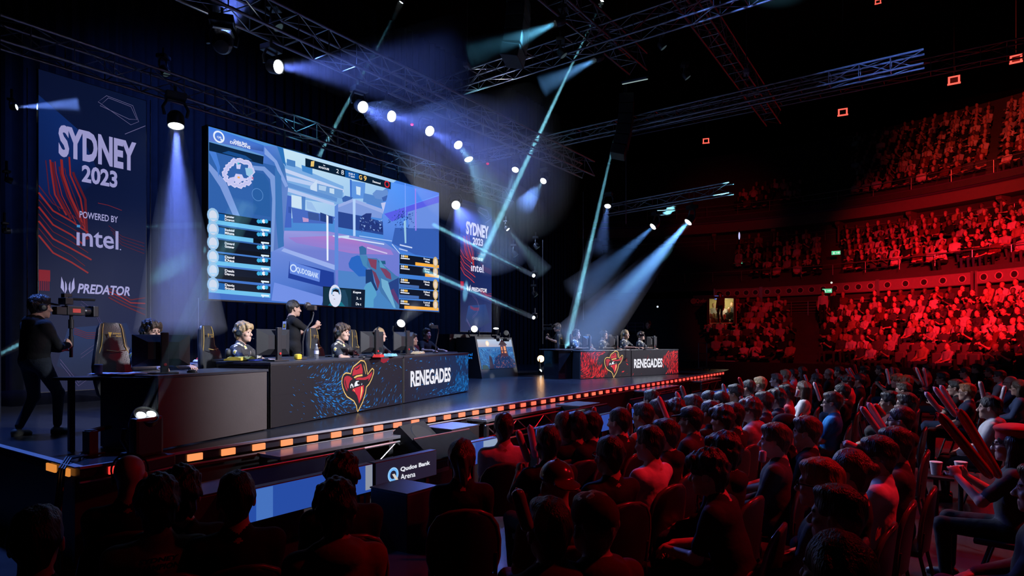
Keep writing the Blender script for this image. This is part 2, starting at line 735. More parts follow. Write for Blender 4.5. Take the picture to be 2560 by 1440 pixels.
def add_hand(B, Wr, d, n, side, curl, vox, spread=1.0, thumb=1.0):
    """palm, four unequal bent fingers and a thumb; d along the hand, n out of the palm"""
    d, n = unit(d), unit(n)
    n = unit(n - d * (n @ d))
    l = np.cross(d, n) * side                       # towards the thumb
    r = max(.0088, .7 * vox)
    R = np.stack([l, d, n], 1)
    B.ell(Wr + d * .045, (.041, .052, .017), .012, SKIN, R)
    for i, (o, ln) in enumerate(((.031, .070), (.0105, .080), (-.0105, .074), (-.031, .058))):
        b = Wr + d * .082 + l * o * spread
        c1 = curl * (1 + .1 * i)
        d1 = unit(d * math.cos(c1) + n * math.sin(c1) + l * o * .25 * spread)
        m = b + d1 * ln * .5
        d2 = unit(d * math.cos(c1 * 2.1) + n * math.sin(c1 * 2.1))
        B.cap(b, m, r * 1.04, r * .98, .005, SKIN)
        B.cap(m, m + d2 * ln * .5, r * .98, r * .8, .004, SKIN)
    t0 = Wr + d * .022 + l * .03
    td = unit(d * .62 + l * (.75 * thumb) + n * .35)
    t1 = t0 + td * .042
    t2 = t1 + unit(d * .9 + l * .1 * thumb + n * .35) * .032
    B.cap(t0, t1, r * 1.35, r * 1.1, .012, SKIN)
    B.cap(t1, t2, r * 1.1, r * .85, .004, SKIN)


def knee_ik(h, a, l1, l2, fwd):
    d = a - h
    L = min(np.linalg.norm(d), (l1 + l2) * .999)
    u = unit(d)
    x = (l1 * l1 - l2 * l2 + L * L) / (2 * L)
    y = math.sqrt(max(l1 * l1 - x * x, 0))
    f = np.array(fwd, float)
    f = unit(f - u * (f @ u))
    return h + u * x + f * y


def figure(vox, pelvis=(0, 0, .53), lean=.0, side=.0, twist=.0, hips=None, ankles=None, wrists=None, hand_d=None, hand_n=None,
           curls=(.45, .45), head_pitch=.0, head_yaw=.0, head_roll=0.0, sleeve='short', fem=False, kneedir=None, elbow=None, girth=1.0, hood=False, toes=None, farhair=False):
    """a posed body facing +y. Returns mesh data and the head's 4x4 frame"""
    B = Body()
    pel = np.array(pelvis, float)
    T = rot('Z', twist) @ rot('Y', side) @ rot('X', -lean)
    up = lambda x, y, z: pel + T @ V3(x, y, z)
    sw = .154 if fem else .178
    tr = (.107 if fem else .117) * girth
    lat = T @ V3(1, 0, 0)
    # trunk: hips, waist, chest, shoulders, neck
    B.cap(pel + V3(-.05, -.005, .0), pel + V3(.05, -.005, .0), .118, None, .04, LEGS)
    B.cap(up(0, 0, .05), up(0, .005, .20), tr * .98, tr * .95, .05, TOP, (lat, 1.34))
    B.cap(up(0, .005, .18), up(0, .0, .36), tr * .97, tr * 1.03, .05, TOP, (lat, 1.42))
    if fem:
        for s in (-1, 1):
            B.ell(up(s * .075, .085, .32), (.06, .055, .06), .04, TOP)
    B.cap(up(-sw * .5, -.012, .425), up(sw * .5, -.012, .425), .076, None, .06, TOP)
    B.cap(up(0, -.015, .40), up(0, -.02, .49), .08, .05, .05, TOP)
    Rh = T @ rot('Z', head_yaw) @ rot('Y', head_roll) @ rot('X', lean * .75 - head_pitch)
    nb = up(0, -.02, .48)
    hc = up(0, .0, .530) + Rh @ V3(0, .028, .122)
    B.cap(nb, hc + Rh @ V3(0, -.03, -.05), .060, .057, .03, SKIN, bias=-.004)
    B.cap(up(-.025, -.02, .492), up(.025, -.02, .492), .056, None, .02, TOP, bias=-.002)
    if hood:
        B.ell(up(0, -.085, .475), (.115, .06, .07), .03, TOP)
        B.cap(up(-.085, -.03, .49), up(.085, -.03, .49), .045, None, .03, TOP)
    add_head(B, hc, Rh, fem=fem)
    # arms
    for i, s in enumerate((-1, 1)):
        S = up(s * sw, -.01, .428)
        Wr = np.array(wrists[i], float)
        ed = elbow[i] if elbow is not None else (s * .5, -.7, -.6)
        E = knee_ik(S, Wr, .285, .255, ed)
        B.cap(S, S + (E - S) * .25, .062, .057, .05, TOP)
        if sleeve == 'short':
            B.cap(S, S + (E - S) * .70, .053, .056, .03, TOP, bias=.004)
            B.cap(S + (E - S) * .5, E, .043, .039, .012, SKIN)
            B.cap(E, Wr, .041, .027, .02, SKIN)
        else:
            B.cap(S, E, .055, .05, .03, TOP, bias=.004)
            B.cap(E, E + (Wr - E) * .88, .052, .040, .025, TOP, bias=.004)
            B.cap(E + (Wr - E) * .7, Wr, .031, .028, .008, SKIN)
        hd = hand_d[i] if hand_d is not None else (Wr - E)
        hn = hand_n[i] if hand_n is not None else (0, 0, -1)
        add_hand(B, Wr, hd, hn, -s, curls[i], vox)
    # legs
    for i, s in enumerate((-1, 1)):
        hip = pel + V3(s * .092, .01, -.01) if hips is None else np.array(hips[i], float)
        A = np.array(ankles[i], float)
        K = knee_ik(hip, A, .435, .425, kneedir[i] if kneedir is not None else (s * .1, 1, .4))
        B.cap(hip, K, .088 * girth, .062, .04, LEGS)
        B.cap(K, A + (K - A) * .12, .063, .045, .03, LEGS)
        td = unit(toes[i]) if toes is not None else unit((s * .15, 1, 0))
        B.cap(A + V3(0, 0, -.03) - td * .03, A + td * .13 + V3(0, 0, -.055), .042, .034, .02, SHOES, bias=.004)
        B.cap(A + V3(0, 0, -.06) - td * .04, A + td * .15 + V3(0, 0, -.062), .032, .03, .01, SHOES, bias=.004)
    if farhair:
        B.ell(hc + Rh @ V3(0, -.03, .055), (.086, .095, .085), .01, BROW, Rh)
    v, f, mi = B.mesh(vox)
    HM = Matrix.Translation(Vector(hc)) @ Matrix(Rh.tolist()).to_4x4() @ Matrix.Scale(HEADS, 4)
    return v, f, mi, HM


# ------------------------------------------------------------------ hair, hats, headsets in the head's own frame
def strands(amp, fx, fy, fz, ph=0.0):
    def g(P):
        x, y, z = P[..., 0], P[..., 1], P[..., 2]
        return amp * (np.sin(fx * x + 1.7 * np.sin(31 * z + ph) + ph) * np.cos(fy * y + 2 * ph) + .6 * np.sin(fz * z + 40 * x + ph))
    return g


def hair_mesh(style, vox):
    B = Body()
    E = lambda c, r, k=.02, sub=False, R=None: B.ell(c, r, k, 0, R, 0, sub)
    disp = None
    if style in ('short', 'neat', 'buzz', 'fade', 'side'):
        t = {'short': .016, 'neat': .013, 'buzz': .006, 'fade': .010, 'side': .016}[style]
        E((0, -.018, .047 + t * .25), (.0765 + t * .45, .097 + t * .5, .086 + t * .75))
        if style in ('short', 'side'):
            E((.008, .045, .098), (.058, .05, .03), .03)
        if style == 'fade':
            E((0, .01, .105), (.062, .08, .03), .02)
        disp = strands(.0035 if style != 'buzz' else .001, 95, 80, 60)
    elif style in ('mop', 'curly'):
        E((0, -.014, .058), (.086, .106, .098))
        E((0, .07, .085), (.07, .045, .042), .02)
        for s in (-1, 0, 1):
            E((s * .04, .088, .062), (.03, .024, .03), .012)
        for s in (-1, 1):
            E((s * .07, .02, .045), (.02, .05, .045), .02)
        disp = strands(.007 if style == 'curly' else .006, 120 if style == 'curly' else 100, 90, 70)
    elif style in ('long', 'pony', 'bun', 'bob'):
        E((0, -.014, .046), (.083, .104, .095))
        if style in ('long', 'bob'):
            z1 = -.27 if style == 'long' else -.12
            for s in (-1, 1):
                B.cap((s * .075, -.02, .03), (s * .085, -.01, z1), .038, .03, .03, 0)
            B.cap((0, -.07, .02), (0, -.085, z1 - .02), .06, .045, .04, 0, (V3(1, 0, 0), 1.4))
        if style == 'pony':
            B.cap((0, -.115, .03), (0, -.135, -.15), .034, .02, .02, 0)
            E((0, -.105, .045), (.03, .028, .03), .015)
        if style == 'bun':
            E((0, -.125, .035), (.042, .034, .04), .012)
        disp = strands(.0035, 110, 60, 30)
    if style not in ('long', 'bob', 'bald'):
        w_ = .006 if style in ('mop', 'curly', 'pony', 'bun') else 0
        B.cap((0, -.066, .02), (0, -.060, -.075), .052 + w_, .030 + w_, .03, 0, (V3(1, 0, 0), 1.35))
    # clear the face, the ears and the neck
    fz = {'mop': .0, 'curly': .0}.get(style, .012)
    E((0, .108, -.05 + fz * .3), (.085, .068, .108 if style not in ('mop', 'curly') else .1), .012, True)
    if style not in ('long', 'bob'):
        for s in (-1, 1):
            E((s * .1, .01, -.045), (.045, .035, .06), .012, True)
        E((0, .06, -.12), (.2, .105, .1), .012, True)
        E((0, -.02, -.215), (.2, .2, .105), .02, True)
    v, f, mi = B.mesh(vox, disp)
    return v, f, mi


def hat_mesh(style, vox):
    B = Body()
    if style in ('cap', 'capback'):
        B.ell((0, -.012, .05), (.087, .106, .088), .01, 0)
        B.ell((0, -.01, -.03), (.2, .2, .07), .01, 0, None, 0, True)
        s = 1 if style == 'cap' else -1
        B.ell((0, -.012 + s * .135, .042), (.068, .07, .0095), .02, 0, rot('X', -.18 * s))
        B.ell((0, -.012, .14), (.012, .012, .008), .006, 0)
    else:  # beanie or beret
        B.ell((0, -.02, .058), (.09, .112, .088), .01, 0)
        if style == 'beret':
            B.ell((0, -.03, .12), (.125, .135, .04), .03, 0)
        B.ell((0, .0, -.06), (.2, .2, .085), .01, 0, None, 0, True)
    v, f, mi = B.mesh(vox)
    return v, f, mi


_HAIR = {}


def hair_data(style, lod):
    key = (style, lod)
    if key not in _HAIR:
        vox = {0: .0055, 1: .009, 2: .016}[lod]
        hat = style in ('cap', 'capback', 'beanie', 'beret')
        v, f, mi = (hat_mesh if hat else hair_mesh)(style, vox)
        _HAIR[key] = np_mesh('hat' if hat else 'hair', v, f, mi, 1)
    return _HAIR[key]


def mk_headset():
    b = MB()
    b.path([(.083 * math.cos(a), -.012, .02 + .108 * math.sin(a)) for a in np.linspace(0, PI, 15)], .0075, 8)
    b.path([(.087 * math.cos(a), -.012, .03 + .112 * math.sin(a)) for a in np.linspace(.5, PI - .5, 11)], .012, 8)
    for s in (-1, 1):
        b.lathe([(.0, -.012), (.036, -.012), (.044, .0), (.042, .018), (.028, .026), (0, .027)], (s * .082, -.008, -.008), (s, 0, 0), 16, 0)
        b.lathe([(.022, .0), (.022, .004), (0, .005)], (s * .108, -.008, -.008), (s, 0, 0), 14, 1)
    b.path([(-.09, .0, -.03), (-.088, .05, -.066), (-.055, .098, -.078), (-.035, .112, -.08)], [.004, .004, .004, .007], 6)
    return b


def mk_glasses():
    b = MB()
    for s in (-1, 1):
        b.path([(s * .034 + .024 * math.cos(a), .098, .0 + .018 * math.sin(a)) for a in np.linspace(0, 2 * PI, 15)], .0028, 6)
        b.path([(s * .058, .096, .004), (s * .08, .05, .006), (s * .083, -.01, .0)], .0028, 6)
    b.path([(-.01, .1, .004), (.01, .1, .004)], .0026, 6)
    return b


# ------------------------------------------------------------------ poses (built once, bodies then share the mesh)
LAPS = dict(ankles=[(-.13, .42, .08), (.13, .44, .08)], wrists=[(-.10, .30, .62), (.10, .30, .62)], hand_d=[(.75, .6, -.15), (-.75, .6, -.15)], hand_n=[(.2, -.2, -1), (-.2, -.2, -1)], curls=(.5, .6))
POSES = {
    'rest': dict(lean=-.10, **LAPS),
    'rest_long': dict(lean=-.08, sleeve='long', **LAPS),
    'hoodie': dict(lean=-.06, sleeve='long', hood=True, girth=1.05, **LAPS),
    'woman': dict(lean=-.06, sleeve='long', fem=True, **LAPS),
    'forward': dict(lean=.30, head_pitch=.0, ankles=[(-.15, .34, .08), (.15, .36, .08)], wrists=[(-.07, .44, .66), (.07, .44, .66)],
                    hand_d=[(.6, .7, -.25), (-.6, .7, -.25)], hand_n=[(.5, -.1, -.8), (-.5, -.1, -.8)], curls=(.7, .7)),
    'clap': dict(lean=-.02, ankles=[(-.13, .42, .08), (.13, .44, .08)], wrists=[(-.11, .34, .90), (.13, .33, .88)],
                 hand_d=[(.25, .45, .85), (-.25, .45, .85)], hand_n=[(.9, .2, -.2), (-.9, .2, -.2)], curls=(1.0, 1.0)),
    'clap_long': dict(lean=-.02, sleeve='long', ankles=[(-.13, .42, .08), (.13, .44, .08)], wrists=[(-.11, .34, .90), (.13, .33, .88)],
                      hand_d=[(.25, .45, .85), (-.25, .45, .85)], hand_n=[(.9, .2, -.2), (-.9, .2, -.2)], curls=(1.0, 1.0)),
    'gamer': dict(lean=.12, head_pitch=-.10, pelvis=(0, 0, .56), ankles=[(-.14, .30, .08), (.14, .26, .08)], wrists=[(-.17, .47, .815), (.25, .46, .815)],
                  hand_d=[(.25, .9, -.05), (-.1, 1, -.02)], hand_n=[(0, 0, -1), (0, 0, -1)], curls=(.32, .38), elbow=[(-.8, -.3, -.6), (.8, -.3, -.6)], head_yaw=-.12),
}
BODY = {}


def body(pose, lod):
    key = (pose, lod)
    if key not in BODY:
        vox = {0: .0072, 1: .012, 2: .02}[lod]
        v, f, mi, HM = figure(vox, **POSES[pose])
        BODY[key] = (np_mesh('person', v, f, mi, 7), HM)
    return BODY[key]


_SHIRTS = {}


def cloth(name, color, rough=.85, bump=.35):
    return mat('cloth_' + name, color, rough, 0, .18, 9, bump, 16, .25)


SKINS = [mat('skin_light', (.52, .32, .24), .5, 0, .08, 30, .05, 160), mat('skin_tan', (.38, .22, .15), .5, 0, .08, 30, .05, 160), mat('skin_dark', (.13, .07, .05), .45, 0, .08, 30, .05, 160)]
HAIRC = {'black': mat('hair_black', (.012, .010, .009), .45, 0, .3, 60, .6, 120, .6, 0, (1, 1, .15)), 'brown': mat('hair_brown', (.055, .032, .018), .45, 0, .35, 60, .6, 120, .6, 0, (1, 1, .15)),
         'blond': mat('hair_blond', (.33, .22, .10), .45, 0, .4, 60, .6, 120, .6, 0, (1, 1, .15)), 'ginger': mat('hair_ginger', (.22, .075, .02), .45, 0, .4, 60, .6, 120, .6, 0, (1, 1, .15))}
EYEM = mat('eye', (.03, .02, .018), .15)
DENIM = mat('denim', (.03, .045, .09), .85, 0, .2, 40, .25, 30, .2)
BLACKT = cloth('black', (.012, .012, .014))
GREYT = cloth('trousers_grey', (.05, .05, .055))
SHOE = mat('shoe', (.03, .03, .033), .5, 0, .2, 40)
GLASSM = mat('spectacle_frame', (.01, .01, .012), .25)
HSM = [mat('headset_shell', (.02, .024, .024), .28, 0, .2, 30), mat('headset_cap', (.16, .2, .18), .25, .6)]
_HS = {}


def person(pose, lod, loc, yaw, label, skin=0, hair='short', hairc='black', top=None, legs=None, shoes=None, trim=None, glasses=False, headset=False, scale=1.0, group=None, hatm=None, extra=None, cat='person'):
    me, HM = body(pose, lod)
    o = link('person', me)
    o.location, o.rotation_euler, o.scale = loc, (0, 0, yaw), (scale,) * 3
    top = top or BLACKT
    ms = [SKINS[skin], top, legs or DENIM, shoes or SHOE, HAIRC[hairc], EYEM, trim or top]
    if len(me.materials) and me.materials[0] is None:
        for i, m in enumerate(ms):
            me.materials[i] = m
    for i, m in enumerate(ms):
        o.material_slots[i].link = 'OBJECT'
        o.material_slots[i].material = m
    tag(o, label, cat, group)

    def wear(name, data, mats_):
        c = link(name, data, o)
        c.matrix_local = HM
        for i, m in enumerate(mats_):
            if data.materials and data.materials[i] is None:
                data.materials[i] = m
            c.material_slots[i].link = 'OBJECT'
            c.material_slots[i].material = m
        return c
    for h in ([hair] if isinstance(hair, str) else hair):
        if h == 'bald':
            continue
        hat = h in ('cap', 'capback', 'beanie', 'beret')
        wear({'cap': 'cap', 'capback': 'cap', 'beanie': 'beanie', 'beret': 'beret'}.get(h, 'hair'), hair_data(h, lod), [hatm or BLACKT] if hat else [HAIRC[hairc]])
    for nm, on, mk, mm in (('glasses', glasses, mk_glasses, [GLASSM]), ('headset', headset, mk_headset, HSM)):
        if on:
            if nm not in _HS:
                t = mk().build(nm, mm, None, True)
                _HS[nm] = t.data
                bpy.data.objects.remove(t)
            c = link(nm, _HS[nm], o)
            c.matrix_local = HM
    return o
# ------------------------------------------------------------------ the hall: floor, walls, ceiling, masking
M_FLOOR = mat('hall_floor', (.045, .045, .05), .22, 0, .35, 3, .12, 6, .5)
M_DARK = mat('hall_black', (.012, .012, .014), .85, 0, .2, 6)
M_DECK = mat('stage_vinyl', (.020, .022, .030), .26, 0, .4, 2.2, .10, 9, .55)
M_BLACK = mat('black_paint', (.012, .012, .013), .5, 0, .25, 18)
M_STEEL = mat('grey_steel', (.16, .16, .17), .38, .85, .2, 30)
M_ALU = mat('truss_aluminium', (.33, .34, .36), .36, .9, .15, 25)
M_DRAPE = mat('black_drape', (.012, .013, .018), .95, 0, .3, 5, .25, 8, .15)
M_PANEL = mat('desk_panel', (.055, .047, .045), .55, 0, .12, 5, .04, 30)
M_TOP = mat('desk_top', (.035, .037, .045), .3, 0, .15, 12)
M_PLASTIC = mat('dark_plastic', (.022, .023, .026), .38, 0, .15, 30)
M_LEATHER = mat('black_leatherette', (.030, .031, .034), .38, 0, .15, 25, .12, 90)
M_GOLD = mat('gold_stitch', (.55, .36, .10), .4, .3)
M_WHITE = glow('white_lettering', (.9, .9, .95), .85, False)

b = MB().box((15, 5, -.05), (110, 90, .1))
tag(b.build('floor', M_FLOOR), 'polished dark concrete arena floor under the seats and stage', None, None, 'structure')
for nm, c, s in (('ceiling', (15, 5, 21.5), (110, 90, .3)), ('wall_left', (-22, 5, 10.5), (.3, 90, 22)), ('wall_front', (15, -30, 10.5), (110, .3, 22)), ('wall_back', (15, 36, 10.5), (110, .3, 22)), ('wall_right', (62, 5, 10.5), (.3, 90, 22))):
    tag(MB().box(c, s).build(nm, M_DARK), 'black surface closing off the arena hall', None, None, 'structure')


def drape(name, label, x0, x1, y, z0, z1, pleat=.32, amp=.07, m=M_DRAPE):
    n = int((x1 - x0) / pleat * 6) + 2
    top = [(x0 + (x1 - x0) * i / (n - 1), y + amp * math.sin(2 * PI * i / 6) + .02 * math.sin(i * .7)) for i in range(n)]
    bb = MB()
    vs = [(p[0], p[1], z1) for p in top] + [(p[0], p[1] + .03 * math.sin(k), z0) for k, p in enumerate(top)] + [(p[0], p[1] + .05, z1) for p in top] + [(p[0], p[1] + .05, z0) for p in top]
    fs = [(i, i + n, i + n + 1, i + 1) for i in range(n - 1)] + [(2 * n + i, 2 * n + i + 1, 3 * n + i + 1, 3 * n + i) for i in range(n - 1)]
    bb.add(vs, fs)
    return tag(bb.build(name, m, None, True), label, 'curtain')


drape('stage_curtain', 'black pleated backdrop curtain hanging behind the big screen', -8, 31, 17.2, .0, 14)
drape('masking_curtain', 'tall black masking curtain at the edge beside the tall Sydney banner with cameraman', -1.2, 3.05, 10.6, .9, 12)

# ------------------------------------------------------------------ stage
E0, E1 = Vector((2.33, 6.19, 0)), Vector((22.9, 6.72, 0))       # front edge
EX = (E1 - E0).normalized()
EN = Vector((EX.y, -EX.x, 0))
stage = thing('stage', 'low black stage with glossy deck and row of orange edge lights', 'stage', (0, 0, 0))
deck = MB()
deck.prism([(2.33, 6.19), (22.9, 6.72), (24.6, 7.0), (24.6, 17.6), (2.33, 17.6)], (0, 0, STG), (1, 0, 0), (0, 1, 0), .09)
deck.build('deck', M_DECK, stage)
sk = MB()
L = (E1 - E0).length
sk.box((0, 0, 0), (L, .05, STG - .1), 0, 0, Matrix.Translation(E0 + EX * L / 2 - EN * .12 + Vector((0, 0, (STG - .1) / 2))) @ Matrix.Rotation(math.atan2(EX.y, EX.x), 4, 'Z'))
sk.box((2.4, 12, (STG - .1) / 2), (.05, 11.2, STG - .1))
sk.build('skirt', M_BLACK, stage)
RE = Matrix.Rotation(math.atan2(EX.y, EX.x), 4, 'Z')
tr = MB()
tr.box((0, 0, 0), (L + .02, .035, .022), 0, 0, Matrix.Translation(E0 + EX * L / 2 + EN * .012 + Vector((0, 0, STG + .002))) @ RE)
tr.box((0, 0, 0), (L + .02, .02, .014), 0, 0, Matrix.Translation(E0 + EX * L / 2 + EN * .02 + Vector((0, 0, STG - .125))) @ RE)
tr.box((2.33, 8.2, STG + .004), (.07, 4.0, .012))
tr.build('edge_trim', mat('edge_trim', (.55, .56, .6), .35, .6, .15, 20), stage)
LEDM = {}
k = 0
s = .30
while s < L - .1:
    t = min(1, max(0, s / L))
    x = E0.x + s
    if k == 0:
        c, st = (1.0, .05, .04), 1.0
    elif x < 5.6:
        c, st = (1.0, .30 - .02 * (k > 5), .10), 1.1
    elif x < 8.5:
        c, st = (1.0, .25, .11), 1.15
    elif x < 13:
        c, st = (1.0, .16, .09), 1.2
    else:
        c, st = (1.0, .08, .06), 1.3
    key = tuple(round(q, 2) for q in c) + (st,)
    gm = glow('edge_led_%d' % len(LEDM), c, st * 1.0, True) if key not in LEDM else LEDM[key]
    LEDM[key] = gm
    q = MB().box((0, 0, 0), (.155, .02, .07), 0, 0, Matrix.Translation(E0 + EX * s + EN * .012 + Vector((0, 0, STG - .062))) @ RE, .006)
    q.build('edge_light', gm, stage)
    s += .36
    k += 1
q = MB()
for y in (6.45, 6.75):
    q.box((2.31, y, STG - .06), (.02, .2, .07), 0, 0, None, .006)
q.build('side_light', glow('edge_led_amber', (1.0, .34, .06), .7), stage)

# steps / speaker shelves along the front of the stage
M_STEP = mat('step_top', (.10, .10, .115), .22, 0, .2, 8, .04, 30)
for i, (x0, x1, lab) in enumerate(((4.02, 6.2, 'long black shelf with lattice front below the stage edge, just behind the Qudos Bank sign'),
                                   (7.7, 10.8, 'long shelf below the stage edge, behind the broad man in white T-shirt'),
                                   (14.4, 16.75, 'shelf below the stage edge in front of the far desk'), (18.8, 20.9, 'farthest shelf below the stage edge, near its end'))):
    y1 = 6.19 + (x0 - 2.33) * .0258 - .03
    t = thing('stage_step', lab, 'step', ((x0 + x1) / 2, y1 - .2, 0), math.atan2(EX.y, EX.x), 'shelves along the front of the stage')
    w = x1 - x0
    MB().box((0, 0, .765), (w, .40, .04), 0, 0, None, .006).build('top', M_STEP, t)
    f = MB()
    for yy in (-.18, .18):
        for zz in (.70, .42):
            f.tube((-w / 2, yy, zz), (w / 2, yy, zz), .018, None, 6)
    nseg = int(w / .4)
    for j in range(nseg):
        xa, xb = -w / 2 + w * j / nseg, -w / 2 + w * (j + 1) / nseg
        f.tube((xa, -.18, .42 if j % 2 else .70), (xb, -.18, .70 if j % 2 else .42), .01, None, 6)
    f.build('lattice', M_ALU, t)
    for xx in (-w / 2 + .05, w / 2 - .05):
        for yy in (-.16, .16):
            MB().box((xx, yy, .375), (.06, .06, .75)).build('leg', M_BLACK, t)

# ------------------------------------------------------------------ artwork: the emblem, drawn once in a unit square
LOGO = [  # (kind, colour, points in the picture's own grid)
    ('fill', lin(24, 24, 31), [(770, 135), (825, 145), (850, 190), (868, 300), (880, 360), (930, 290), (955, 262), (978, 285), (975, 340), (945, 430), (905, 510), (860, 560), (845, 660), (800, 800), (745, 910), (722, 955), (712, 930), (700, 860), (660, 785), (600, 745), (550, 715), (510, 650), (480, 570), (465, 490), (470, 420), (490, 365), (530, 335), (580, 340), (610, 350), (625, 290), (650, 235), (700, 195)]),
    ('line', lin(244, 196, 112), None),
    ('fill', lin(196, 42, 58), [(775, 185), (800, 280), (800, 345), (720, 355), (635, 382), (640, 320), (660, 255), (710, 225), (745, 205)]),
    ('fill', lin(40, 16, 24), [(668, 268), (715, 262), (762, 212), (745, 262), (700, 287)]),
    ('fill', lin(244, 196, 112), [(655, 405), (700, 375), (795, 355), (798, 385), (720, 397), (672, 422)]),
    ('fill', lin(244, 196, 112), [(812, 190), (828, 240), (842, 300), (852, 352), (846, 356), (832, 290), (818, 230)]),
    ('fill', lin(184, 40, 56), [(510, 400), (545, 380), (590, 388), (640, 430), (600, 460), (578, 520), (575, 590), (555, 560), (552, 630), (525, 590), (500, 510), (498, 440)]),
    ('fill', lin(70, 20, 30), [(520, 430), (530, 480), (545, 560), (548, 600), (525, 540), (512, 480)]),
    ('fill', lin(196, 42, 58), [(680, 432), (730, 405), (800, 410), (860, 395), (915, 350), (950, 310), (945, 370), (915, 430), (885, 470), (898, 420), (840, 446), (760, 446), (700, 446)]),
    ('fill', lin(240, 240, 250), [(600, 577), (602, 530), (622, 500), (640, 520), (655, 560), (640, 575), (626, 530), (612, 548), (613, 577)]),
    ('fill', lin(240, 240, 250), [(665, 556), (670, 500), (690, 466), (730, 460), (742, 470), (715, 478), (712, 505), (726, 521), (757, 521), (720, 540)]),
    ('fill', lin(240, 240, 250), [(774, 526), (784, 494), (790, 520)]),
    ('fill', lin(206, 34, 58), [(640, 590), (700, 565), (815, 530), (818, 620), (790, 720), (755, 790), (738, 825), (730, 770), (710, 700), (670, 640), (630, 620)]),
    ('fill', lin(250, 206, 120), [(776, 556), (792, 552), (795, 620), (776, 700), (752, 775), (770, 640)]),
    ('fill', lin(250, 206, 120), [(635, 584), (664, 606), (674, 642), (656, 612)]),
]


def draw_logo(P, f, lw):
    """f maps the emblem's grid onto the panel"""
    out = LOGO[0][2]
    for kind, col, pts in LOGO:
        if kind == 'line':
            P.line([f(*p) for p in out], lw, col, True)
        else:
            P.poly([f(*p) for p in pts], col)


def splatter(P, x0, z0, x1, z1, n, cols, dens, seed, ang=.25, sz=(.008, .05)):
    """flowing paint-like dashes, denser where dens(s, t) is high"""
    r = random.Random(seed)
    done = tries = 0
    while done < n and tries < n * 30:
        tries += 1
        a, c = r.random(), r.random()
        if r.random() > dens(a, c):
            continue
        x, z = x0 + (x1 - x0) * a, z0 + (z1 - z0) * c
        th = ang + .9 * math.sin(5 * a + 3 * c + seed) + r.uniform(-.3, .3)
        l = r.uniform(*sz)
        w = r.uniform(.25, .5) * l * .6
        dx, dz = math.cos(th) * l, math.sin(th) * l
        px, pz = -math.sin(th) * w, math.cos(th) * w
        pts = [(x - dx, z - dz), (x + px * .7 - dx * .2, z + pz * .7 - dz * .2), (x + dx, z + dz), (x - px + dx * .1, z - pz + dz * .1)]
        pts = [(min(max(p[0], x0), x1), min(max(p[1], z0), z1)) for p in pts]
        P.poly(pts, r.choice(cols))
        done += 1
        if done % 40:
            P.k -= 1


BLUES = [lin(16, 92, 165), lin(24, 118, 200), lin(12, 70, 130), lin(30, 140, 225), lin(10, 50, 100)]
REDS = [lin(190, 22, 30), lin(225, 30, 40), lin(140, 14, 22), lin(100, 10, 18), lin(240, 50, 55)]
M_LED = display('led_panel', 1.0)
M_LEDQ = display('led_panel_art', 1.0, False)

# ------------------------------------------------------------------ near desk
D1A, D1B = Vector((3.12, 6.49, STG)), Vector((10.64, 8.58, STG))
X1 = (D1B - D1A).normalized()
RZ1 = math.atan2(X1.y, X1.x)
PL1 = Plane(Vector((D1A.x, D1A.y, 0)), X1)
N1 = PL1.N


def desk_module(name, label, o, X, length, h, depth, group, panel_m):
    """front panel, end panels and a worktop; origin at the front corner on the deck"""
    t = thing(name, label, 'desk', o, math.atan2(X.y, X.x), group)
    MB().box((length / 2, .02, h / 2), (length - .03, .04, h - .03), 0, 0, None, .004).build('front_panel', panel_m, t)
    for x in (.03, length - .03):
        MB().box((x, depth / 2, (h - .04) / 2), (.04, depth - .06, h - .05)).build('side_panel', M_BLACK, t)
    MB().box((length / 2, depth / 2 - .005, h - .012), (length + .004, depth + .01, .03), 0, 0, None, .005).build('worktop', M_TOP, t)
    return t


s1, s2, s3 = 1.60, 4.96, (D1B - D1A).length
deskA = desk_module('player_desk', 'plain dark grey desk section nearest the cameraman, with twin beam lamp before it', D1A, X1, s1 - .02, .75, .82, 'sections of the near players desk', M_PANEL)
deskB = desk_module('player_desk', 'desk section with red hat and bandana emblem on blue splatter', D1A + X1 * (s1 + .02), X1, s2 - s1 - .05, .83, .85, 'sections of the near players desk', M_PANEL)
deskC = desk_module('player_desk', 'desk section lettered RENEGADES with blue splatter at its end', D1A + X1 * (s2 + .01), X1, s3 - s2 - .01, .84, .85, 'sections of the near players desk', M_PANEL)


def panel_art(root, o, X, length, h, art):
    """a lit skin on the front panel; art(P, W) paints with W(u, v) = place on the panel of a point seen there"""
    pl = Plane(Vector((o.x, o.y, o.z)), X)

    def Wp(u, v):
        a, z = pl.pixel(u, v)
        return (a, z)
    P = Paint(.00045)
    art(P, Wp, length, h)
    ob = P.build('led_display', M_LED, root)
    ob.location = (0, -.0035, 0)
    return ob


def seams(P, l, h, nx, c):
    for i in range(1, nx):
        P.rect(l * i / nx - .002, .02, l * i / nx + .002, h - .02, c)
    P.rect(.02, h * .5 - .002, l - .02, h * .5 + .002, c)


def artB(P, Wp, l, h):
    a = lin(31, 26, 28)
    P.rect(.02, .02, l - .02, h - .035, None, [lin(30, 25, 26), lin(22, 26, 44), lin(30, 28, 38), lin(34, 28, 28)])
    seams(P, l, h, 4, lin(22, 19, 22))
    d = lambda s, t: max(0, 1 - ((s - .40) / .24) ** 2) * (.35 + .65 * math.exp(-((t - .45 + .3 * (s - .4)) / .28) ** 2)) + (.25 if s > .55 and .02 < t < .18 else 0) + .05
    splatter(P, .3, .03, l - .04, h - .05, 900, BLUES, d, 3)
    P.poly([Wp(*p) for p in ((951, 897), (973, 896), (965, 905), (957, 908), (950, 904))], lin(150, 22, 40))
    f = lambda x, y: Wp(780 + x / 6.4, 880 + y / 6.4)
    draw_logo(P, f, .018)


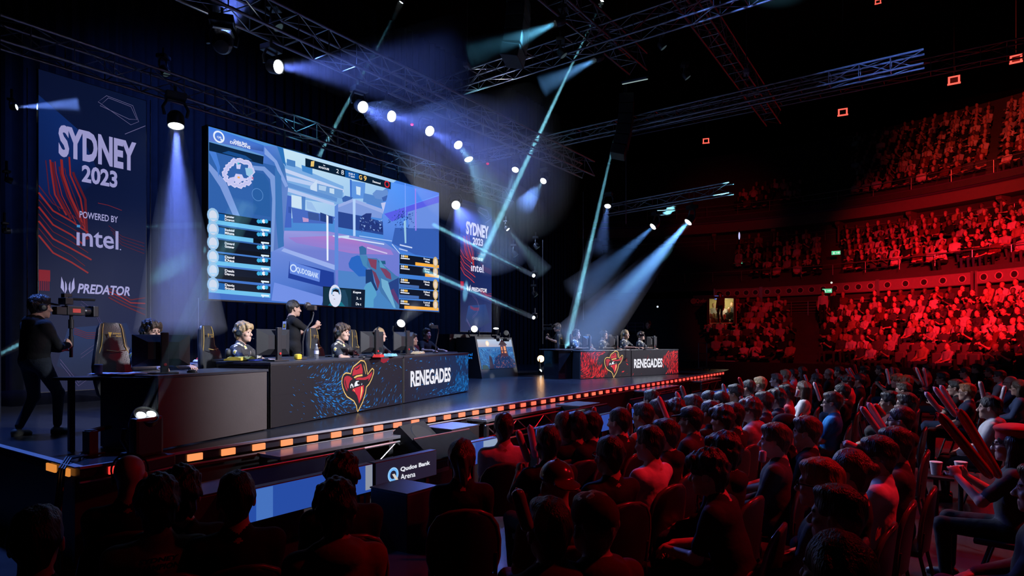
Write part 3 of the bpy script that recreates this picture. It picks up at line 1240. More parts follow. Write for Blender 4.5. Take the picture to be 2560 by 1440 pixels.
def artC(P, Wp, l, h):
    P.rect(.02, .02, l - .02, h - .035, None, [lin(18, 22, 40), lin(20, 50, 92), lin(20, 48, 90), lin(34, 31, 42)])
    seams(P, l, h, 3, lin(16, 18, 30))
    splatter(P, .03, .03, l - .03, h - .05, 900, BLUES, lambda s, t: (1 if s > .76 else 0) * (.5 + .5 * math.sin(9 * t + 6 * s)) + (.6 if s > .45 and t < .28 * s else 0) + .05, 8, .9)
    P.quadtext('RENEGADES', [Wp(1024.5, 968), Wp(1124.5, 953.5), Wp(1125, 918), Wp(1024.5, 927.5)], lin(236, 236, 246), .035)


panel_art(deskB, D1A + X1 * (s1 + .02), X1, s2 - s1 - .05, .83, artB)
panel_art(deskC, D1A + X1 * (s2 + .01), X1, s3 - s2 - .01, .84, artC)
# the free end of the first table beyond its front panel
t = thing('side_table', 'black table end on square legs beside the cameraman', 'table', (2.62, 7.25, STG))
MB().prism([(-.1, .08), (.46, -.70), (.84, -.60), (.36, .22)], (0, 0, .735), (1, 0, 0), (0, 1, 0), .03).build('top', M_TOP, t)
for p in ((.04, .02), (.40, .12)):
    MB().box((p[0], p[1], .352), (.05, .05, .704)).build('leg', M_BLACK, t)
# raised shelf tables behind the panels
M_SHELF = mat('shelf_table', (.028, .029, .036), .32, 0, .15, 14)
for sa, sb, back, lab in ((2.05, 4.0, .86, 'raised black table under the blond second player'), (4.35, 6.1, .86, 'raised black table under the third player in headset')):
    o = D1A + X1 * sa - N1 * back
    t = thing('player_table', lab, 'table', o, RZ1, 'raised tables behind the near desk')
    MB().box(((sb - sa) / 2, .24, .83), (sb - sa, .5, .035), 0, 0, None, .006).build('top', M_SHELF, t)
    for x in (.06, sb - sa - .06):
        MB().box((x, .24, .406), (.05, .4, .812)).build('leg', M_BLACK, t)

# ------------------------------------------------------------------ far desk
D2A, D2B = Vector((15.88, 8.72, STG)), Vector((20.34, 7.46, STG))
X2 = (D2B - D2A).normalized()
RZ2 = math.atan2(X2.y, X2.x)
L2 = (D2B - D2A).length
m2 = (Plane(D2A, X2).pixel(1578, 900)[0])
far1 = desk_module('player_desk', 'far desk section with emblem on red splatter', D2A, X2, m2 - .01, .82, .85, 'sections of the far players desk', M_PANEL)
far2 = desk_module('player_desk', 'far desk section lettered RENEGADES with red splatter', D2A + X2 * m2, X2, L2 - m2, .82, .85, 'sections of the far players desk', M_PANEL)


def artF1(P, Wp, l, h):
    P.rect(.01, .01, l - .01, h - .03, lin(27, 23, 32))
    splatter(P, .02, .02, l - .03, h - .04, 650, REDS, lambda s, t: (1 if s < .42 + .1 * math.sin(7 * t) else .02), 5, .6, (.015, .08))
    f = lambda x, y: Wp(1510.5 + (x - 465) / 513 * 46, 877.5 + (y - 135) / 820 * 66)
    draw_logo(P, f, .022)


def artF2(P, Wp, l, h):
    P.rect(.01, .01, l - .01, h - .03, lin(27, 23, 32))
    splatter(P, .02, .02, l - .02, h - .04, 420, REDS, lambda s, t: (1 if s > .70 + .07 * math.sin(8 * t) else .01), 9, .9, (.015, .08))
    P.quadtext('RENEGADES', [Wp(1584.5, 920.5), Wp(1655.5, 918), Wp(1655.5, 895.5), Wp(1584.5, 897.5)], lin(236, 236, 246), .035)


panel_art(far1, D2A, X2, m2 - .01, .82, artF1)
panel_art(far2, D2A + X2 * m2, X2, L2 - m2, .82, artF2)

# ------------------------------------------------------------------ big screen
YS = 12.2
PS = Plane(Vector((0, YS, 0)), Vector((1, 0, 0)))
SX0, SX1, SZ0, SZ1 = 6.87, 13.79, 2.84, 6.30
c5 = [PS.pixel(*p) for p in ((523.6, 312.5), (1099.5, 484), (1097.8, 782.5), (521.5, 740.9))]


def SP(x, y, s, ox, oy):
    """a point of the screen's picture: read off on the real plane, then squared up to the screen's edges"""
    a, z = PS.pixel(ox + x / s, oy + y / s)
    t = (a - c5[0][0]) / (c5[1][0] - c5[0][0])
    zt = c5[0][1] + (c5[1][1] - c5[0][1]) * t
    zb = c5[3][1] + (c5[2][1] - c5[3][1]) * t
    return (SX0 + (SX1 - SX0) * min(max(t, 0), 1), SZ0 + (SZ1 - SZ0) * min(max((z - zb) / (zt - zb), 0), 1))


g5 = lambda x, y: SP(x, y, 2.8806, 500, 300)
gA = lambda x, y: SP(x, y, 5.143, 690, 380)
gB = lambda x, y: SP(x, y, 7.58, 780, 600)
gC = lambda x, y: SP(x, y, 9.846, 740, 360)
gD = lambda x, y: SP(x, y, 9.0, 520, 310)
gE = lambda x, y: SP(x, y, 5.538, 510, 500)
screen = thing('led_screen', 'huge LED screen above the stage showing a first-person shooter game', 'screen', (0, YS, 0))
MB().box(((SX0 + SX1) / 2, .12, (SZ0 + SZ1) / 2), (SX1 - SX0 + .06, .2, SZ1 - SZ0 + .06)).build('cabinet', M_BLACK, screen)
P = Paint(.0007)
P.rect(SX0, SZ0, SX1, SZ1, None, [lin(58, 104, 190), lin(60, 120, 205), lin(62, 120, 228), lin(84, 150, 215)])
S = lambda pts, col, g: P.poly([g(*p) for p in pts], col)
# sky, buildings
P.poly([g5(*p) for p in ((605, 200), (1420, 430), (1040, 720), (620, 700))], None, [lin(196, 226, 240), lin(150, 195, 235), lin(150, 190, 232), lin(170, 205, 238)])
for pts, col in (([(120, 120), (260, 170), (880, 440), (880, 690), (100, 560)], (120, 168, 222)), ([(150, 80), (260, 110), (260, 190), (150, 160)], (70, 125, 190)), ([(340, 160), (480, 205), (480, 290), (350, 240)], (62, 130, 200)),
                 ([(120, 200), (880, 480), (880, 520), (120, 250)], (190, 205, 238)), ([(130, 290), (500, 390), (500, 440), (130, 350)], (180, 200, 238)), ([(540, 400), (870, 490), (860, 600), (540, 520)], (104, 150, 208)),
                 ([(560, 420), (660, 440), (650, 500), (560, 480)], (170, 200, 232)), ([(700, 460), (760, 470), (760, 540), (700, 520)], (190, 214, 236)), ([(450, 440), (540, 350), (540, 520), (460, 520)], (196, 216, 240)),
                 ([(160, 380), (800, 590), (790, 640), (160, 440)], (92, 140, 205)), ([(160, 450), (760, 650), (760, 690), (160, 500)], (178, 196, 236)), ([(210, 540), (340, 570), (340, 720), (205, 690)], (200, 222, 240)),
                 ([(270, 730), (345, 750), (345, 820), (270, 800)], (196, 220, 240)), ([(340, 560), (390, 570), (385, 780), (345, 770)], (80, 128, 196)), ([(400, 620), (470, 640), (540, 760), (410, 720)], (150, 186, 230)),
                 ([(60, 520), (210, 560), (210, 960), (70, 960)], (66, 100, 192)), ([(170, 690), (210, 700), (210, 780), (170, 770)], (52, 84, 170)), ([(210, 700), (770, 830), (740, 920), (230, 900)], (70, 104, 190)),
                 ([(580, 770), (740, 830), (740, 920), (580, 880)], (36, 62, 130)), ([(420, 760), (560, 790), (570, 880), (430, 860)], (56, 84, 150)), ([(350, 830), (430, 850), (430, 890), (360, 890)], (188, 150, 200))):
    S(pts, lin(*col), gA)
S([(970, 370), (1160, 400), (1150, 600), (975, 600)], lin(92, 145, 220), gA)
S([(1040, 440), (1100, 455), (1095, 560), (1045, 545)], lin(198, 220, 240), gA)
S([(960, 350), (985, 360), (985, 600), (965, 600)], lin(60, 110, 200), gA)
S([(860, 590), (900, 560), (1000, 585), (960, 640), (870, 640)], lin(56, 96, 170), gA)
S([(1140, 530), (1400, 590), (1370, 720), (1130, 640)], lin(82, 130, 200), gA)
for pts, col in (([(1250, 540), (1300, 490), (1380, 500), (1440, 480), (1460, 560), (1400, 620), (1290, 600)], (100, 140, 205)), ([(1370, 590), (1440, 560), (1460, 620), (1390, 640)], (60, 96, 170)), ([(1360, 660), (1460, 640), (1390, 780)], (188, 196, 236))):
    S(pts, lin(*col), gA)
# pavilion
S([(770, 690), (1000, 600), (1390, 740), (1390, 800), (800, 760)], lin(150, 170, 226), gA)
S([(790, 720), (1000, 640), (1380, 790), (1370, 860), (800, 770)], lin(122, 150, 216), gA)
S([(800, 760), (1090, 820), (1390, 900), (1390, 1070), (800, 960)], lin(40, 68, 142), gA)
S([(1100, 830), (1170, 790), (1240, 790), (1230, 860), (1300, 900), (1380, 960), (1400, 1040), (1080, 990)], lin(34, 54, 122), gA)
rr = random.Random(4)
for _ in range(46):
    x, y = rr.uniform(1080, 1400), rr.uniform(830, 1010)
    S([(x, y), (x + rr.uniform(8, 34), y + rr.uniform(-8, 20)), (x + rr.uniform(0, 20), y + rr.uniform(12, 34))], lin(*rr.choice([(120, 156, 220), (70, 104, 180), (26, 44, 108), (150, 180, 230)])), gA)
# right-hand wall, tree
P.poly([g5(*p) for p in ((1380, 450), (1727, 535), (1724, 1010), (1330, 930), (1320, 690))], None, [lin(86, 150, 246), lin(72, 120, 236), lin(60, 112, 205), lin(70, 120, 205), lin(92, 140, 230)])
S([(1400, 800), (2105, 560), (2105, 600), (1420, 830)], lin(90, 150, 250), gA)
S([(1400, 800), (2105, 575), (2105, 660), (1500, 900)], lin(86, 92, 226), gA)
S([(1700, 780), (2105, 660), (2105, 1000), (1720, 1010)], lin(104, 140, 222), gA)
S([(1540, 980), (2105, 1000), (2105, 1380), (1800, 1330), (1500, 1180)], lin(52, 92, 176), gA)
for _ in range(90):
    x, y = rr.gauss(1640, 70), rr.gauss(860, 55)
    S([(x, y), (x + rr.uniform(6, 26), y + rr.uniform(-18, 14)), (x + rr.uniform(-8, 14), y + rr.uniform(10, 26))], lin(*rr.choice([(40, 72, 150), (30, 58, 130), (64, 100, 180)])), gA)
S([(1650, 900), (1680, 880), (1685, 1180), (1665, 1180)], lin(150, 196, 226), gA)
S([(1795, 480), (1810, 480), (1815, 1020), (1798, 1020)], lin(150, 130, 236), gA)
S([(1665, 410), (1675, 410), (1680, 880), (1668, 880)], lin(120, 160, 250), gA)
# ground
P.poly([g5(*p) for p in ((595, 790), (930, 800), (1330, 880), (1440, 960), (1440, 1380), (1000, 1330), (570, 930))], None, [lin(150, 150, 220), lin(150, 130, 206), lin(110, 140, 215), lin(108, 120, 205), lin(104, 118, 205), lin(84, 112, 190), lin(112, 126, 205)])
P.poly([g5(*p) for p in ((640, 840), (1000, 830), (1380, 940), (1400, 975), (1100, 960), (700, 880))], None, [lin(150, 124, 204), lin(176, 120, 196), lin(150, 118, 200), lin(150, 124, 205), lin(160, 118, 196), lin(140, 124, 206)])
for x0, y0, x1, y1, w, c in ((740, 1075, 1400, 1190, 12, (210, 224, 246)), (1080, 1080, 1500, 1150, 10, (160, 190, 240)), (1500, 1190, 1600, 1310, 10, (190, 210, 246)), (1180, 1230, 1440, 1310, 14, (200, 190, 230)), (800, 1090, 950, 1085, 22, (190, 214, 240)), (1600, 1200, 1760, 1240, 16, (190, 205, 240)), (1590, 1250, 1700, 1280, 14, (170, 190, 236))):
    a, q = gA(x0, y0), gA(x1, y1)
    P.line([a, q], w * .0024, lin(*c))
# near interior: glass door, frames, posts
P.poly([g5(*p) for p in ((70, 40), (470, 180), (560, 185), (615, 330), (640, 480), (600, 930), (70, 930))], None, [lin(60, 120, 214), lin(80, 120, 210), lin(86, 130, 206), lin(56, 110, 176), lin(96, 130, 200), lin(90, 120, 190), lin(58, 104, 180)])
for pts, col in (([(70, 205), (150, 220), (560, 330), (545, 690), (520, 940), (68, 880)], (48, 96, 168)), ([(70, 300), (190, 430), (300, 700), (250, 690), (150, 470), (70, 350)], (120, 150, 214)), ([(70, 215), (120, 220), (150, 330), (140, 400), (125, 330)], (70, 124, 210)),
                 ([(370, 320), (470, 330), (545, 400), (550, 560), (535, 940), (515, 940), (525, 560), (510, 420), (460, 360), (370, 350)], (120, 152, 214)), ([(385, 360), (470, 385), (505, 450), (512, 690), (390, 670)], (40, 92, 160)),
                 ([(470, 190), (560, 290), (600, 380), (640, 470), (620, 480), (580, 400), (540, 300), (470, 240)], (130, 160, 222)), ([(560, 185), (605, 200), (625, 330), (600, 300)], (40, 110, 180)),
                 ([(545, 330), (590, 400), (610, 900), (570, 930), (550, 700)], (58, 112, 180))):
    S(pts, lin(*col), g5)
P.ring(*g5(420, 530), .13, .012, lin(90, 140, 205))
P.poly([g5(*p) for p in ((520, 940), (600, 905), (980, 1080), (980, 1340), (500, 1290))], None, [lin(104, 134, 214), lin(120, 148, 222), lin(86, 118, 200), lin(40, 70, 150), lin(66, 112, 200)])
S([(610, 915), (1000, 1050), (980, 1080), (590, 935)], lin(150, 172, 232), g5)
S([(650, 1010), (970, 1095), (970, 1220), (640, 1130)], lin(30, 60, 150), g5)
S([(540, 1160), (900, 1270), (880, 1330), (520, 1290)], lin(110, 140, 224), g5)
P.poly([g5(*p) for p in ((652, 1008), (872, 1080), (866, 1162), (652, 1096))], lin(96, 132, 220))
P.ring(*g5(678, 1060), .075, .03, lin(200, 220, 250))
P.quadtext('QUDOSBANK', [g5(700, 1095), g5(858, 1146), g5(860, 1100), g5(702, 1050)], lin(200, 220, 250), .03)
S([(975, 620), (1000, 600), (1002, 1075), (975, 1080)], lin(92, 134, 214), g5)
S([(1105, 570), (1125, 570), (1125, 835), (1108, 835)], lin(176, 206, 246), g5)
S([(915, 680), (930, 690), (930, 1010), (918, 1010)], lin(226, 236, 252), g5)
# weapon and glove
S([(1000, 1080), (1440, 1130), (1440, 1375), (1000, 1335)], lin(76, 128, 196), g5)
for pts, col in (([(905, 130), (965, 110), (1045, 160), (1045, 280), (920, 280)], (52, 104, 160)), ([(705, 440), (760, 330), (870, 290), (960, 310), (1000, 420), (1060, 520), (1030, 690), (900, 690), (800, 590), (720, 520)], (40, 100, 190)),
                 ([(910, 280), (1050, 290), (1110, 420), (1080, 560), (980, 480)], (70, 132, 180)), ([(1060, 340), (1240, 350), (1420, 520), (1600, 680), (1660, 720), (1660, 1320), (1560, 1300), (1350, 1080), (1150, 600), (1050, 480)], (64, 116, 170)),
                 ([(1070, 350), (1240, 380), (1230, 570), (1130, 510)], (126, 62, 92)), ([(1300, 530), (1420, 560), (1500, 640), (1520, 760), (1420, 720)], (120, 64, 98)), ([(1150, 570), (1220, 620), (1300, 800), (1260, 950)], (110, 60, 92)),
                 ([(1440, 830), (1660, 720), (1660, 1250), (1500, 1000)], (36, 64, 130)), ([(1500, 960), (1560, 930), (1660, 1140), (1660, 1240), (1570, 1130)], (90, 56, 110)), ([(1260, 400), (1400, 400), (1410, 470), (1290, 450)], (30, 92, 130)),
                 ([(1280, 340), (1360, 480), (1420, 540), (1300, 520)], (84, 150, 190)), ([(1030, 560), (1150, 560), (1190, 800), (1260, 950), (1210, 980), (1130, 790), (1030, 830)], (26, 58, 110)),
                 ([(1040, 840), (1130, 790), (1230, 980), (1240, 1060), (1180, 1280), (1010, 1280), (1000, 900)], (84, 156, 200)), ([(1180, 1130), (1290, 980), (1560, 1270), (1600, 1320), (1180, 1290)], (70, 130, 190)),
                 ([(1320, 730), (1450, 790), (1600, 1300), (1560, 1290), (1340, 900)], (110, 170, 205))):
    S(pts, lin(*col), gB)
# header bar top left
P.poly([g5(*p) for p in ((69, 37), (465, 178), (462, 222), (68, 145))], None, [lin(60, 124, 226), lin(60, 110, 200), lin(50, 84, 160), lin(96, 124, 206)])
S([(40, 345), (1270, 690), (1255, 890), (40, 565)], lin(10, 34, 62), gD)
S([(330, 620), (480, 580), (860, 690), (1020, 800), (920, 790)], lin(24, 76, 140), gD)
S([(40, 350), (730, 500), (1270, 690), (1270, 710), (700, 560), (40, 375)], lin(96, 150, 210), gD)
P.ring(*gD(262, 262), .105, .034, lin(225, 235, 250))
P.quadtext('QB', [gD(220, 290), gD(318, 312), gD(318, 262), gD(220, 238)], lin(225, 235, 250))
P.line([gD(300, 315), gD(350, 355)], .035, lin(225, 235, 250))
P.quadtext('Qudos Bank', [gD(590, 385), gD(905, 468), gD(905, 405), gD(595, 318)], lin(235, 238, 250), .03)
P.quadtext('DIVISIONS', [gD(512, 410), gD(970, 548), gD(970, 478), gD(515, 352)], lin(235, 238, 250), .03)
# minimap: a ragged ring with rooms
rad = []
for i in range(44):
    a = 2 * PI * i / 44
    r = 1 + rr.uniform(-.12, .14)
    rad.append((700 + 300 * r * math.cos(a), 1080 - 275 * r * math.sin(a)))
P.line([gD(*p) for p in rad], .10, lin(206, 204, 240), True)
P.line([gD(*p) for p in rad], .05, lin(188, 190, 235), True)
for pts, col in (([(600, 1180), (640, 1090), (780, 1110), (820, 1190), (900, 1200), (900, 1240), (780, 1260), (720, 1310), (630, 1290)], (200, 200, 240)), ([(500, 1180), (600, 1160), (620, 1260), (520, 1330), (450, 1300)], (190, 192, 236)), ([(650, 880), (760, 880), (740, 990), (660, 980)], (196, 198, 238)),
                 ([(850, 960), (1000, 980), (1040, 1080), (940, 1160), (880, 1120)], (150, 196, 226)), ([(680, 1150), (735, 1160), (730, 1200), (680, 1190)], (240, 170, 90)), ([(680, 840), (715, 845), (712, 890), (682, 885)], (60, 190, 200)), ([(1000, 1170), (1040, 1180), (1036, 1220), (1004, 1212)], (190, 110, 150))):
    S(pts, lin(*col), gD)
# player bars, left column
rows = [('Rumster', 'Drevon', 1, 126), ('Brandonhall', 'Mikana', .72, 313), ('Dovard', 'Gotoner', 0, 500), ('Dand', 'Das', 1, 690), ('Dealt', 'Davvo', 0, 880), ('Davis', 'Sool', 1, 1078)]
for n1, n2, fill, y in rows:
    k = (y - 126) / 952
    xr = 935 - 8 * k
    dy = 150 - 55 * k + (0 if y < 900 else 5)          # drop across the bar
    S([(70, y), (xr, y + dy), (xr, y + dy + 95), (70, y + 112)], lin(8, 20, 40), gE)
    yb = y + 108
    S([(70, yb), (xr, yb + dy - 12), (xr, yb + dy + 48), (70, yb + 58)], lin(6, 14, 26), gE)
    if fill:
        xe = 70 + (xr - 70) * fill
        S([(70, yb), (xe, yb + (dy - 12) * fill), (xe, yb + (dy + 48 - 58) * fill + 58), (70, yb + 58)], lin(108, 188, 232), gE)
        S([(70, y + 10), (300, y + 52), (300, y + 140), (70, y + 108)], lin(20, 96, 170), gE)
    P.disc(*gE(135, y + 62), .125, lin(150, 190, 226), 14, .15)
    P.disc(*gE(135, y + 66), .085, lin(206, 214, 232), 12, .11)
    S([(72, y + 116), (98, y + 96), (170, y + 100), (205, y + 128)], lin(170, 206, 236), gE)
    P.quadtext(n1, [gE(298, y + 92 - 10 * k), gE(430, y + 110 - 10 * k), gE(430, y + 76 - 10 * k), gE(298, y + 58 - 10 * k)], lin(240, 240, 250), .03)
    P.quadtext(n2, [gE(298, y + 136 - 10 * k), gE(430, y + 156 - 10 * k), gE(430, y + 120 - 10 * k), gE(298, y + 100 - 10 * k)], lin(240, 240, 250), .03)
    for q in range(4):
        x = 765 + 36 * q
        P.disc(*gE(x, y + dy * .84 + 28), .045, lin(*((60, 170, 220), (60, 170, 220), (235, 235, 245), (60, 170, 220))[q]), 8)
    P.line([gE(800, yb + dy - 12 + 22), gE(910, yb + dy - 12 + 34)], .035, lin(220, 236, 250))
    P.line([gE(822, yb + dy + 14), gE(828, yb + dy + 40)], .03, lin(220, 236, 250))
# score strip
S([(245, 338), (2350, 950), (2345, 1125), (245, 545)], lin(8, 30, 52), gC)
S([(1225, 640), (1560, 735), (1560, 880), (1225, 815)], lin(14, 84, 160), gC)
S([(385, 420), (470, 410), (455, 550), (375, 545)], lin(226, 190, 110), gC)
P.quadtext('BOGOUSE', [gC(572, 580), gC(830, 650), gC(830, 598), gC(575, 532)], lin(236, 238, 250), .03)
P.quadtext('to', [gC(682, 528), gC(735, 545), gC(735, 518), gC(685, 500)], lin(236, 238, 250), .02)
P.quadtext('2', [gC(1005, 705), gC(1068, 725), gC(1070, 625), gC(1008, 610)], lin(236, 240, 250), .0)
P.quadtext('8', [gC(1128, 745), gC(1192, 765), gC(1194, 650), gC(1130, 635)], lin(236, 240, 250), .0)
P.quadtext('G', [gC(1565, 868), gC(1640, 890), gC(1642, 778), gC(1567, 758)], lin(250, 200, 110), .02)
P.quadtext('9', [gC(1680, 905), gC(1752, 925), gC(1754, 800), gC(1682, 780)], lin(250, 200, 110), .02)
P.quadtext('0:28 4', [gC(1310, 745), gC(1460, 780), gC(1460, 735), gC(1310, 700)], lin(236, 240, 250), .02)
P.quadtext('T 2009', [gC(1310, 805), gC(1460, 842), gC(1460, 800), gC(1310, 762)], lin(236, 240, 250), .02)
P.quadtext('Denmond', [gC(1900, 950), gC(2095, 1005), gC(2095, 955), gC(1902, 898)], lin(236, 240, 250), .03)
P.ring(*gC(2255, 1000), .075, .035, lin(200, 40, 56))
# player bars, right column
for n1, n2, fill, y in (('Dronsted', 'eltsa', .6, 280), ('Okond', 'Lop', .35, 475), ('Doltonitz', 'Boser', -.55, 730), ('Robbard', 'Prots', -.5, 930), ('Lond', '332', .87, 1135)):
    k = (y - 280) / 855
    dy = 105 - 45 * k
    xl, xr = 1672 - 8 * k, 2415 - 8 * k
    S([(xl, y), (xr, y + dy), (xr, y + dy + 165), (xl, y + 175)], lin(10, 20, 38), gB)
    yb = y + 112
    if fill > 0:
        xs = xr - (xr - xl) * fill
        S([(xs, yb + dy * (1 - fill)), (xr, yb + dy), (xr, yb + dy + 55), (xs, yb + dy * (1 - fill) + 62)], lin(250, 172, 60), gB)
    else:
        S([(xl, yb), (xl + 370, yb + dy * .5), (xl + 370, yb + dy * .5 + 52), (xl, yb + 58)], lin(66, 104, 170), gB)
    P.quadtext(n1, [gB(2125, y + dy * .6 + 42), gB(2242, y + dy * .75 + 48), gB(2242, y + dy * .75 + 12), gB(2127, y + dy * .6 + 6)], lin(240, 240, 250), .03)
    P.quadtext(n2, [gB(2150, y + dy * .6 + 92), gB(2240, y + dy * .75 + 98), gB(2240, y + dy * .75 + 64), gB(2152, y + dy * .6 + 58)], lin(240, 240, 250), .03)
    P.disc(*gB(2350, y + dy + 50), .11, lin(206, 176, 120), 12, .15)
    P.disc(*gB(2350, y + dy + 55), .07, lin(226, 206, 190), 12, .1)
    for q in range(4):
        P.disc(*gB(xl + 40 + 34 * q, y + 34 + 4 * q), .035, lin(*((180, 190, 205), (210, 214, 225), (240, 190, 90), (240, 190, 90))[q]), 8)
    P.line([gB(xl + 20, y + 74), gB(xl + 190, y + 94)], .03, lin(220, 225, 240))
# face-cam inset
S([(220, 866), (1018, 944), (1008, 1288), (216, 1225)], lin(10, 26, 44), gB)
S([(235, 880), (755, 930), (755, 1262), (225, 1225)], lin(14, 48, 66), gB)
S([(540, 935), (640, 945), (690, 1100), (700, 1260), (560, 1250)], lin(28, 66, 92), gB)
S([(310, 1235), (380, 1160), (470, 1140), (570, 1165), (640, 1258)], lin(26, 110, 130), gB)
P.disc(*gB(450, 1050), .185, lin(214, 220, 240), 20, .27)
S([(385, 1010), (395, 930), (450, 905), (520, 930), (530, 1040), (505, 985), (440, 965), (400, 980)], lin(14, 20, 30), gB)
P.line([gB(385, 1020), gB(400, 930), gB(460, 905), gB(520, 930), gB(540, 1020)], .035, lin(90, 150, 200))
S([(400, 1030), (430, 1036), (428, 1048), (402, 1042)], lin(60, 60, 80), gB)
S([(420, 1105), (450, 1108), (448, 1118), (422, 1114)], lin(120, 80, 110), gB)
P.quadtext('Kopse', [gB(790, 1018), gB(940, 1026), gB(940, 972), gB(792, 962)], lin(236, 240, 250), .03)
P.quadtext('2. c', [gB(850, 1122), gB(945, 1130), gB(945, 1082), gB(852, 1076)], lin(236, 240, 250), .02)
P.quadtext('De c', [gB(840, 1232), gB(942, 1240), gB(942, 1190), gB(842, 1182)], lin(236, 240, 250), .02)
dsp = P.build('display', display('screen_picture', 1.05), screen)
dsp.location = (0, .018, 0)
for u, v0, v1 in ((653, 302, 340), (712, 323, 358), (770, 342, 377), (868, 372, 405), (912, 388, 420), (954, 402, 432), (996, 415, 445), (1036, 427, 456)):
    a = at_y(u, v0, YS + .05)
    h = MB()
    h.path([(a.x, .06, a.z), (a.x, .06, SZ1 + .16), (a.x - .03, .02, SZ1 + .06)], .028, 6)
    h.build('hanger', M_STEEL, screen)

# ------------------------------------------------------------------ two tall banners
NAVY = [lin(8, 16, 48), lin(10, 22, 60), lin(7, 14, 40)]


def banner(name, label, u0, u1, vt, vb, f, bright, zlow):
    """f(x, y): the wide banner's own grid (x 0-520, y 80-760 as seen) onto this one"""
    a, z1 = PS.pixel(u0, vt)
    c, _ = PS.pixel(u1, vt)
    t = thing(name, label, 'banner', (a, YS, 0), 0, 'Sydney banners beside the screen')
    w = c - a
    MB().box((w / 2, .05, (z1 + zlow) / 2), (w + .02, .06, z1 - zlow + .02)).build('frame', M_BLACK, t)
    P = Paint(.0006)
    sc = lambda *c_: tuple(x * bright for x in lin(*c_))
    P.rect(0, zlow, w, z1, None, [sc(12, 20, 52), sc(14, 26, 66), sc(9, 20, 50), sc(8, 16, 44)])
    H = z1 - zlow
    g = lambda s_, q_: (s_ * w, z1 - q_ * H)          # 0..1 from the top corner
    P.poly([g(0, .08), g(.35, .16), g(.55, .30), g(.2, .42), g(0, .40)], None, [sc(12, 36, 92), sc(14, 40, 100), sc(10, 24, 64), sc(9, 20, 54), sc(12, 28, 76)])
    P.poly([g(.25, .80), g(.8, .78), g(.95, .92), g(.5, .98), g(.15, .92)], None, [sc(16, 40, 84), sc(14, 34, 76), sc(12, 28, 60), sc(12, 26, 56), sc(12, 30, 64)])
    red = sc(130, 34, 36)
    red2 = sc(86, 22, 34)
    r = random.Random(11)
    for i in range(9):
        x = .06 + .028 * i + r.uniform(-.01, .01)
        P.line([g(x, .25 + r.uniform(0, .05)), g(x + .01, .31), g(x + .03 + .01 * i, .38), g(min(.42, x + .12 + .02 * i), .43 + .01 * i)], .012 * (1 + i % 3) * w / 1.6, red if i % 2 else red2)
    for i in range(8):
        y0 = .36 + .022 * i
        P.line([g(.0, y0), g(.12, y0 + .05), g(.28, y0 + .075), g(.40 + .03 * (i % 3), y0 + .105)], .013 * (1 + i % 2) * w / 1.6, red if i % 2 else red2)
    P.line([g(.52, .385), g(.62, .387), g(.75, .397)], .008, red)
    for i in range(4):
        P.line([g(.62 + .02 * i, .455 + .012 * i), g(.75, .485 + .01 * i), g(.98, .50 + .012 * i)], .008, red2)
        P.line([g(.62, .665 + .01 * i), g(.74, .68 + .012 * i), g(.84, .70 + .01 * i), g(.99, .69 + .02 * i)], .022, red if i == 1 else red2)
        P.line([g(.30, .80 + .006 * i), g(.42, .815 + .006 * i), g(.58, .812 + .006 * i)], .012, red2)
    P.rect(0, z1 - .655 * H, .095 * w, z1 - .62 * H, sc(120, 16, 30))
    for i in range(6):
        P.rect((.005 + .015 * i) * w, z1 - .685 * H, (.012 + .015 * i) * w, z1 - .65 * H, sc(120, 16, 30))
    li = sc(96, 92, 132)
    for k in (0, .018):
        P.line([g(.52 + k, .05 + k * .6), g(.60 + k, .022 + k * .3), g(.86 - k, .030 + k * .3), g(.92 - k, .080 - k * .3), g(.84 - k, .098 - k), ][::-1], .008, li, True)
    P.line([g(.78, .135), g(.99, .088)], .010, li)
    for k in (0, .012):
        P.line([g(.36, .71 + k), g(.50, .745 + k), g(.58, .80 + k), g(.50, .85 + k), g(.36, .885 + k)], .007, sc(70, 60, 96))
        P.line([g(.18, .90 + k), g(.34, .975 + k), g(.52, .93 + k)], .008, sc(80, 70, 110))
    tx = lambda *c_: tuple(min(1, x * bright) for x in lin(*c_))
    T1, T2 = tx(150, 148, 198), tx(158, 156, 205)
    txt = lambda s_, x0, y0, x1, y1, col, **kw: P.text(s_, x0 * w, z1 - y1 * H, x1 * w, z1 - y0 * H, col, **kw)
    txt('SYDNEY', .165, .155, .895, .257, T1, bold=.045)
    txt('2023', .37, .268, .705, .325, T1, bold=.035)
    txt('POWERED BY', .35, .420, .71, .442, T2, bold=.012)
    P.rect(.325 * w, z1 - .474 * H, .355 * w, z1 - .466 * H, tx(60, 130, 190))
    txt('\u0131ntel', .323, .470, .715, .533, T1, bold=.015)
    P.disc(.735 * w, z1 - .531 * H, .011 * w / 1.6, T1, 8)
    txt('PREDATOR', .33, .655, .83, .687, T2, bold=.03, shear=.22)
    for sgn in (-1, 1):
        cx = .245
        P.poly([g(cx + sgn * .055, .637), g(cx + sgn * .062, .672), g(cx + sgn * .03, .688), g(cx + sgn * .036, .656)], T2)
        P.poly([g(cx + sgn * .022, .650), g(cx + sgn * .026, .694), g(cx + sgn * .006, .676), g(cx + sgn * .010, .660)], T2)
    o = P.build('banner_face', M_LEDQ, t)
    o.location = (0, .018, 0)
    return t


banner('tall_banner', 'tall navy banner reading SYDNEY 2023 beside the standing cameraman', 97.5, 366.5, 172, 255, None, 1.0, 1.16)
banner('tall_banner', 'slim-looking navy SYDNEY 2023 banner between big screen and dark curtain', 1152, 1230, 497, 515, None, 2.6, 2.28)  # colours raised to stand for the haze light in front of this banner
MB().box((15.5, YS + .3, 1.55), (2.4, .5, 1.3)).build('banner_plinth', M_BLACK)
tag(bpy.data.objects['banner_plinth'], 'black plinth below the farther Sydney banner', 'plinth')

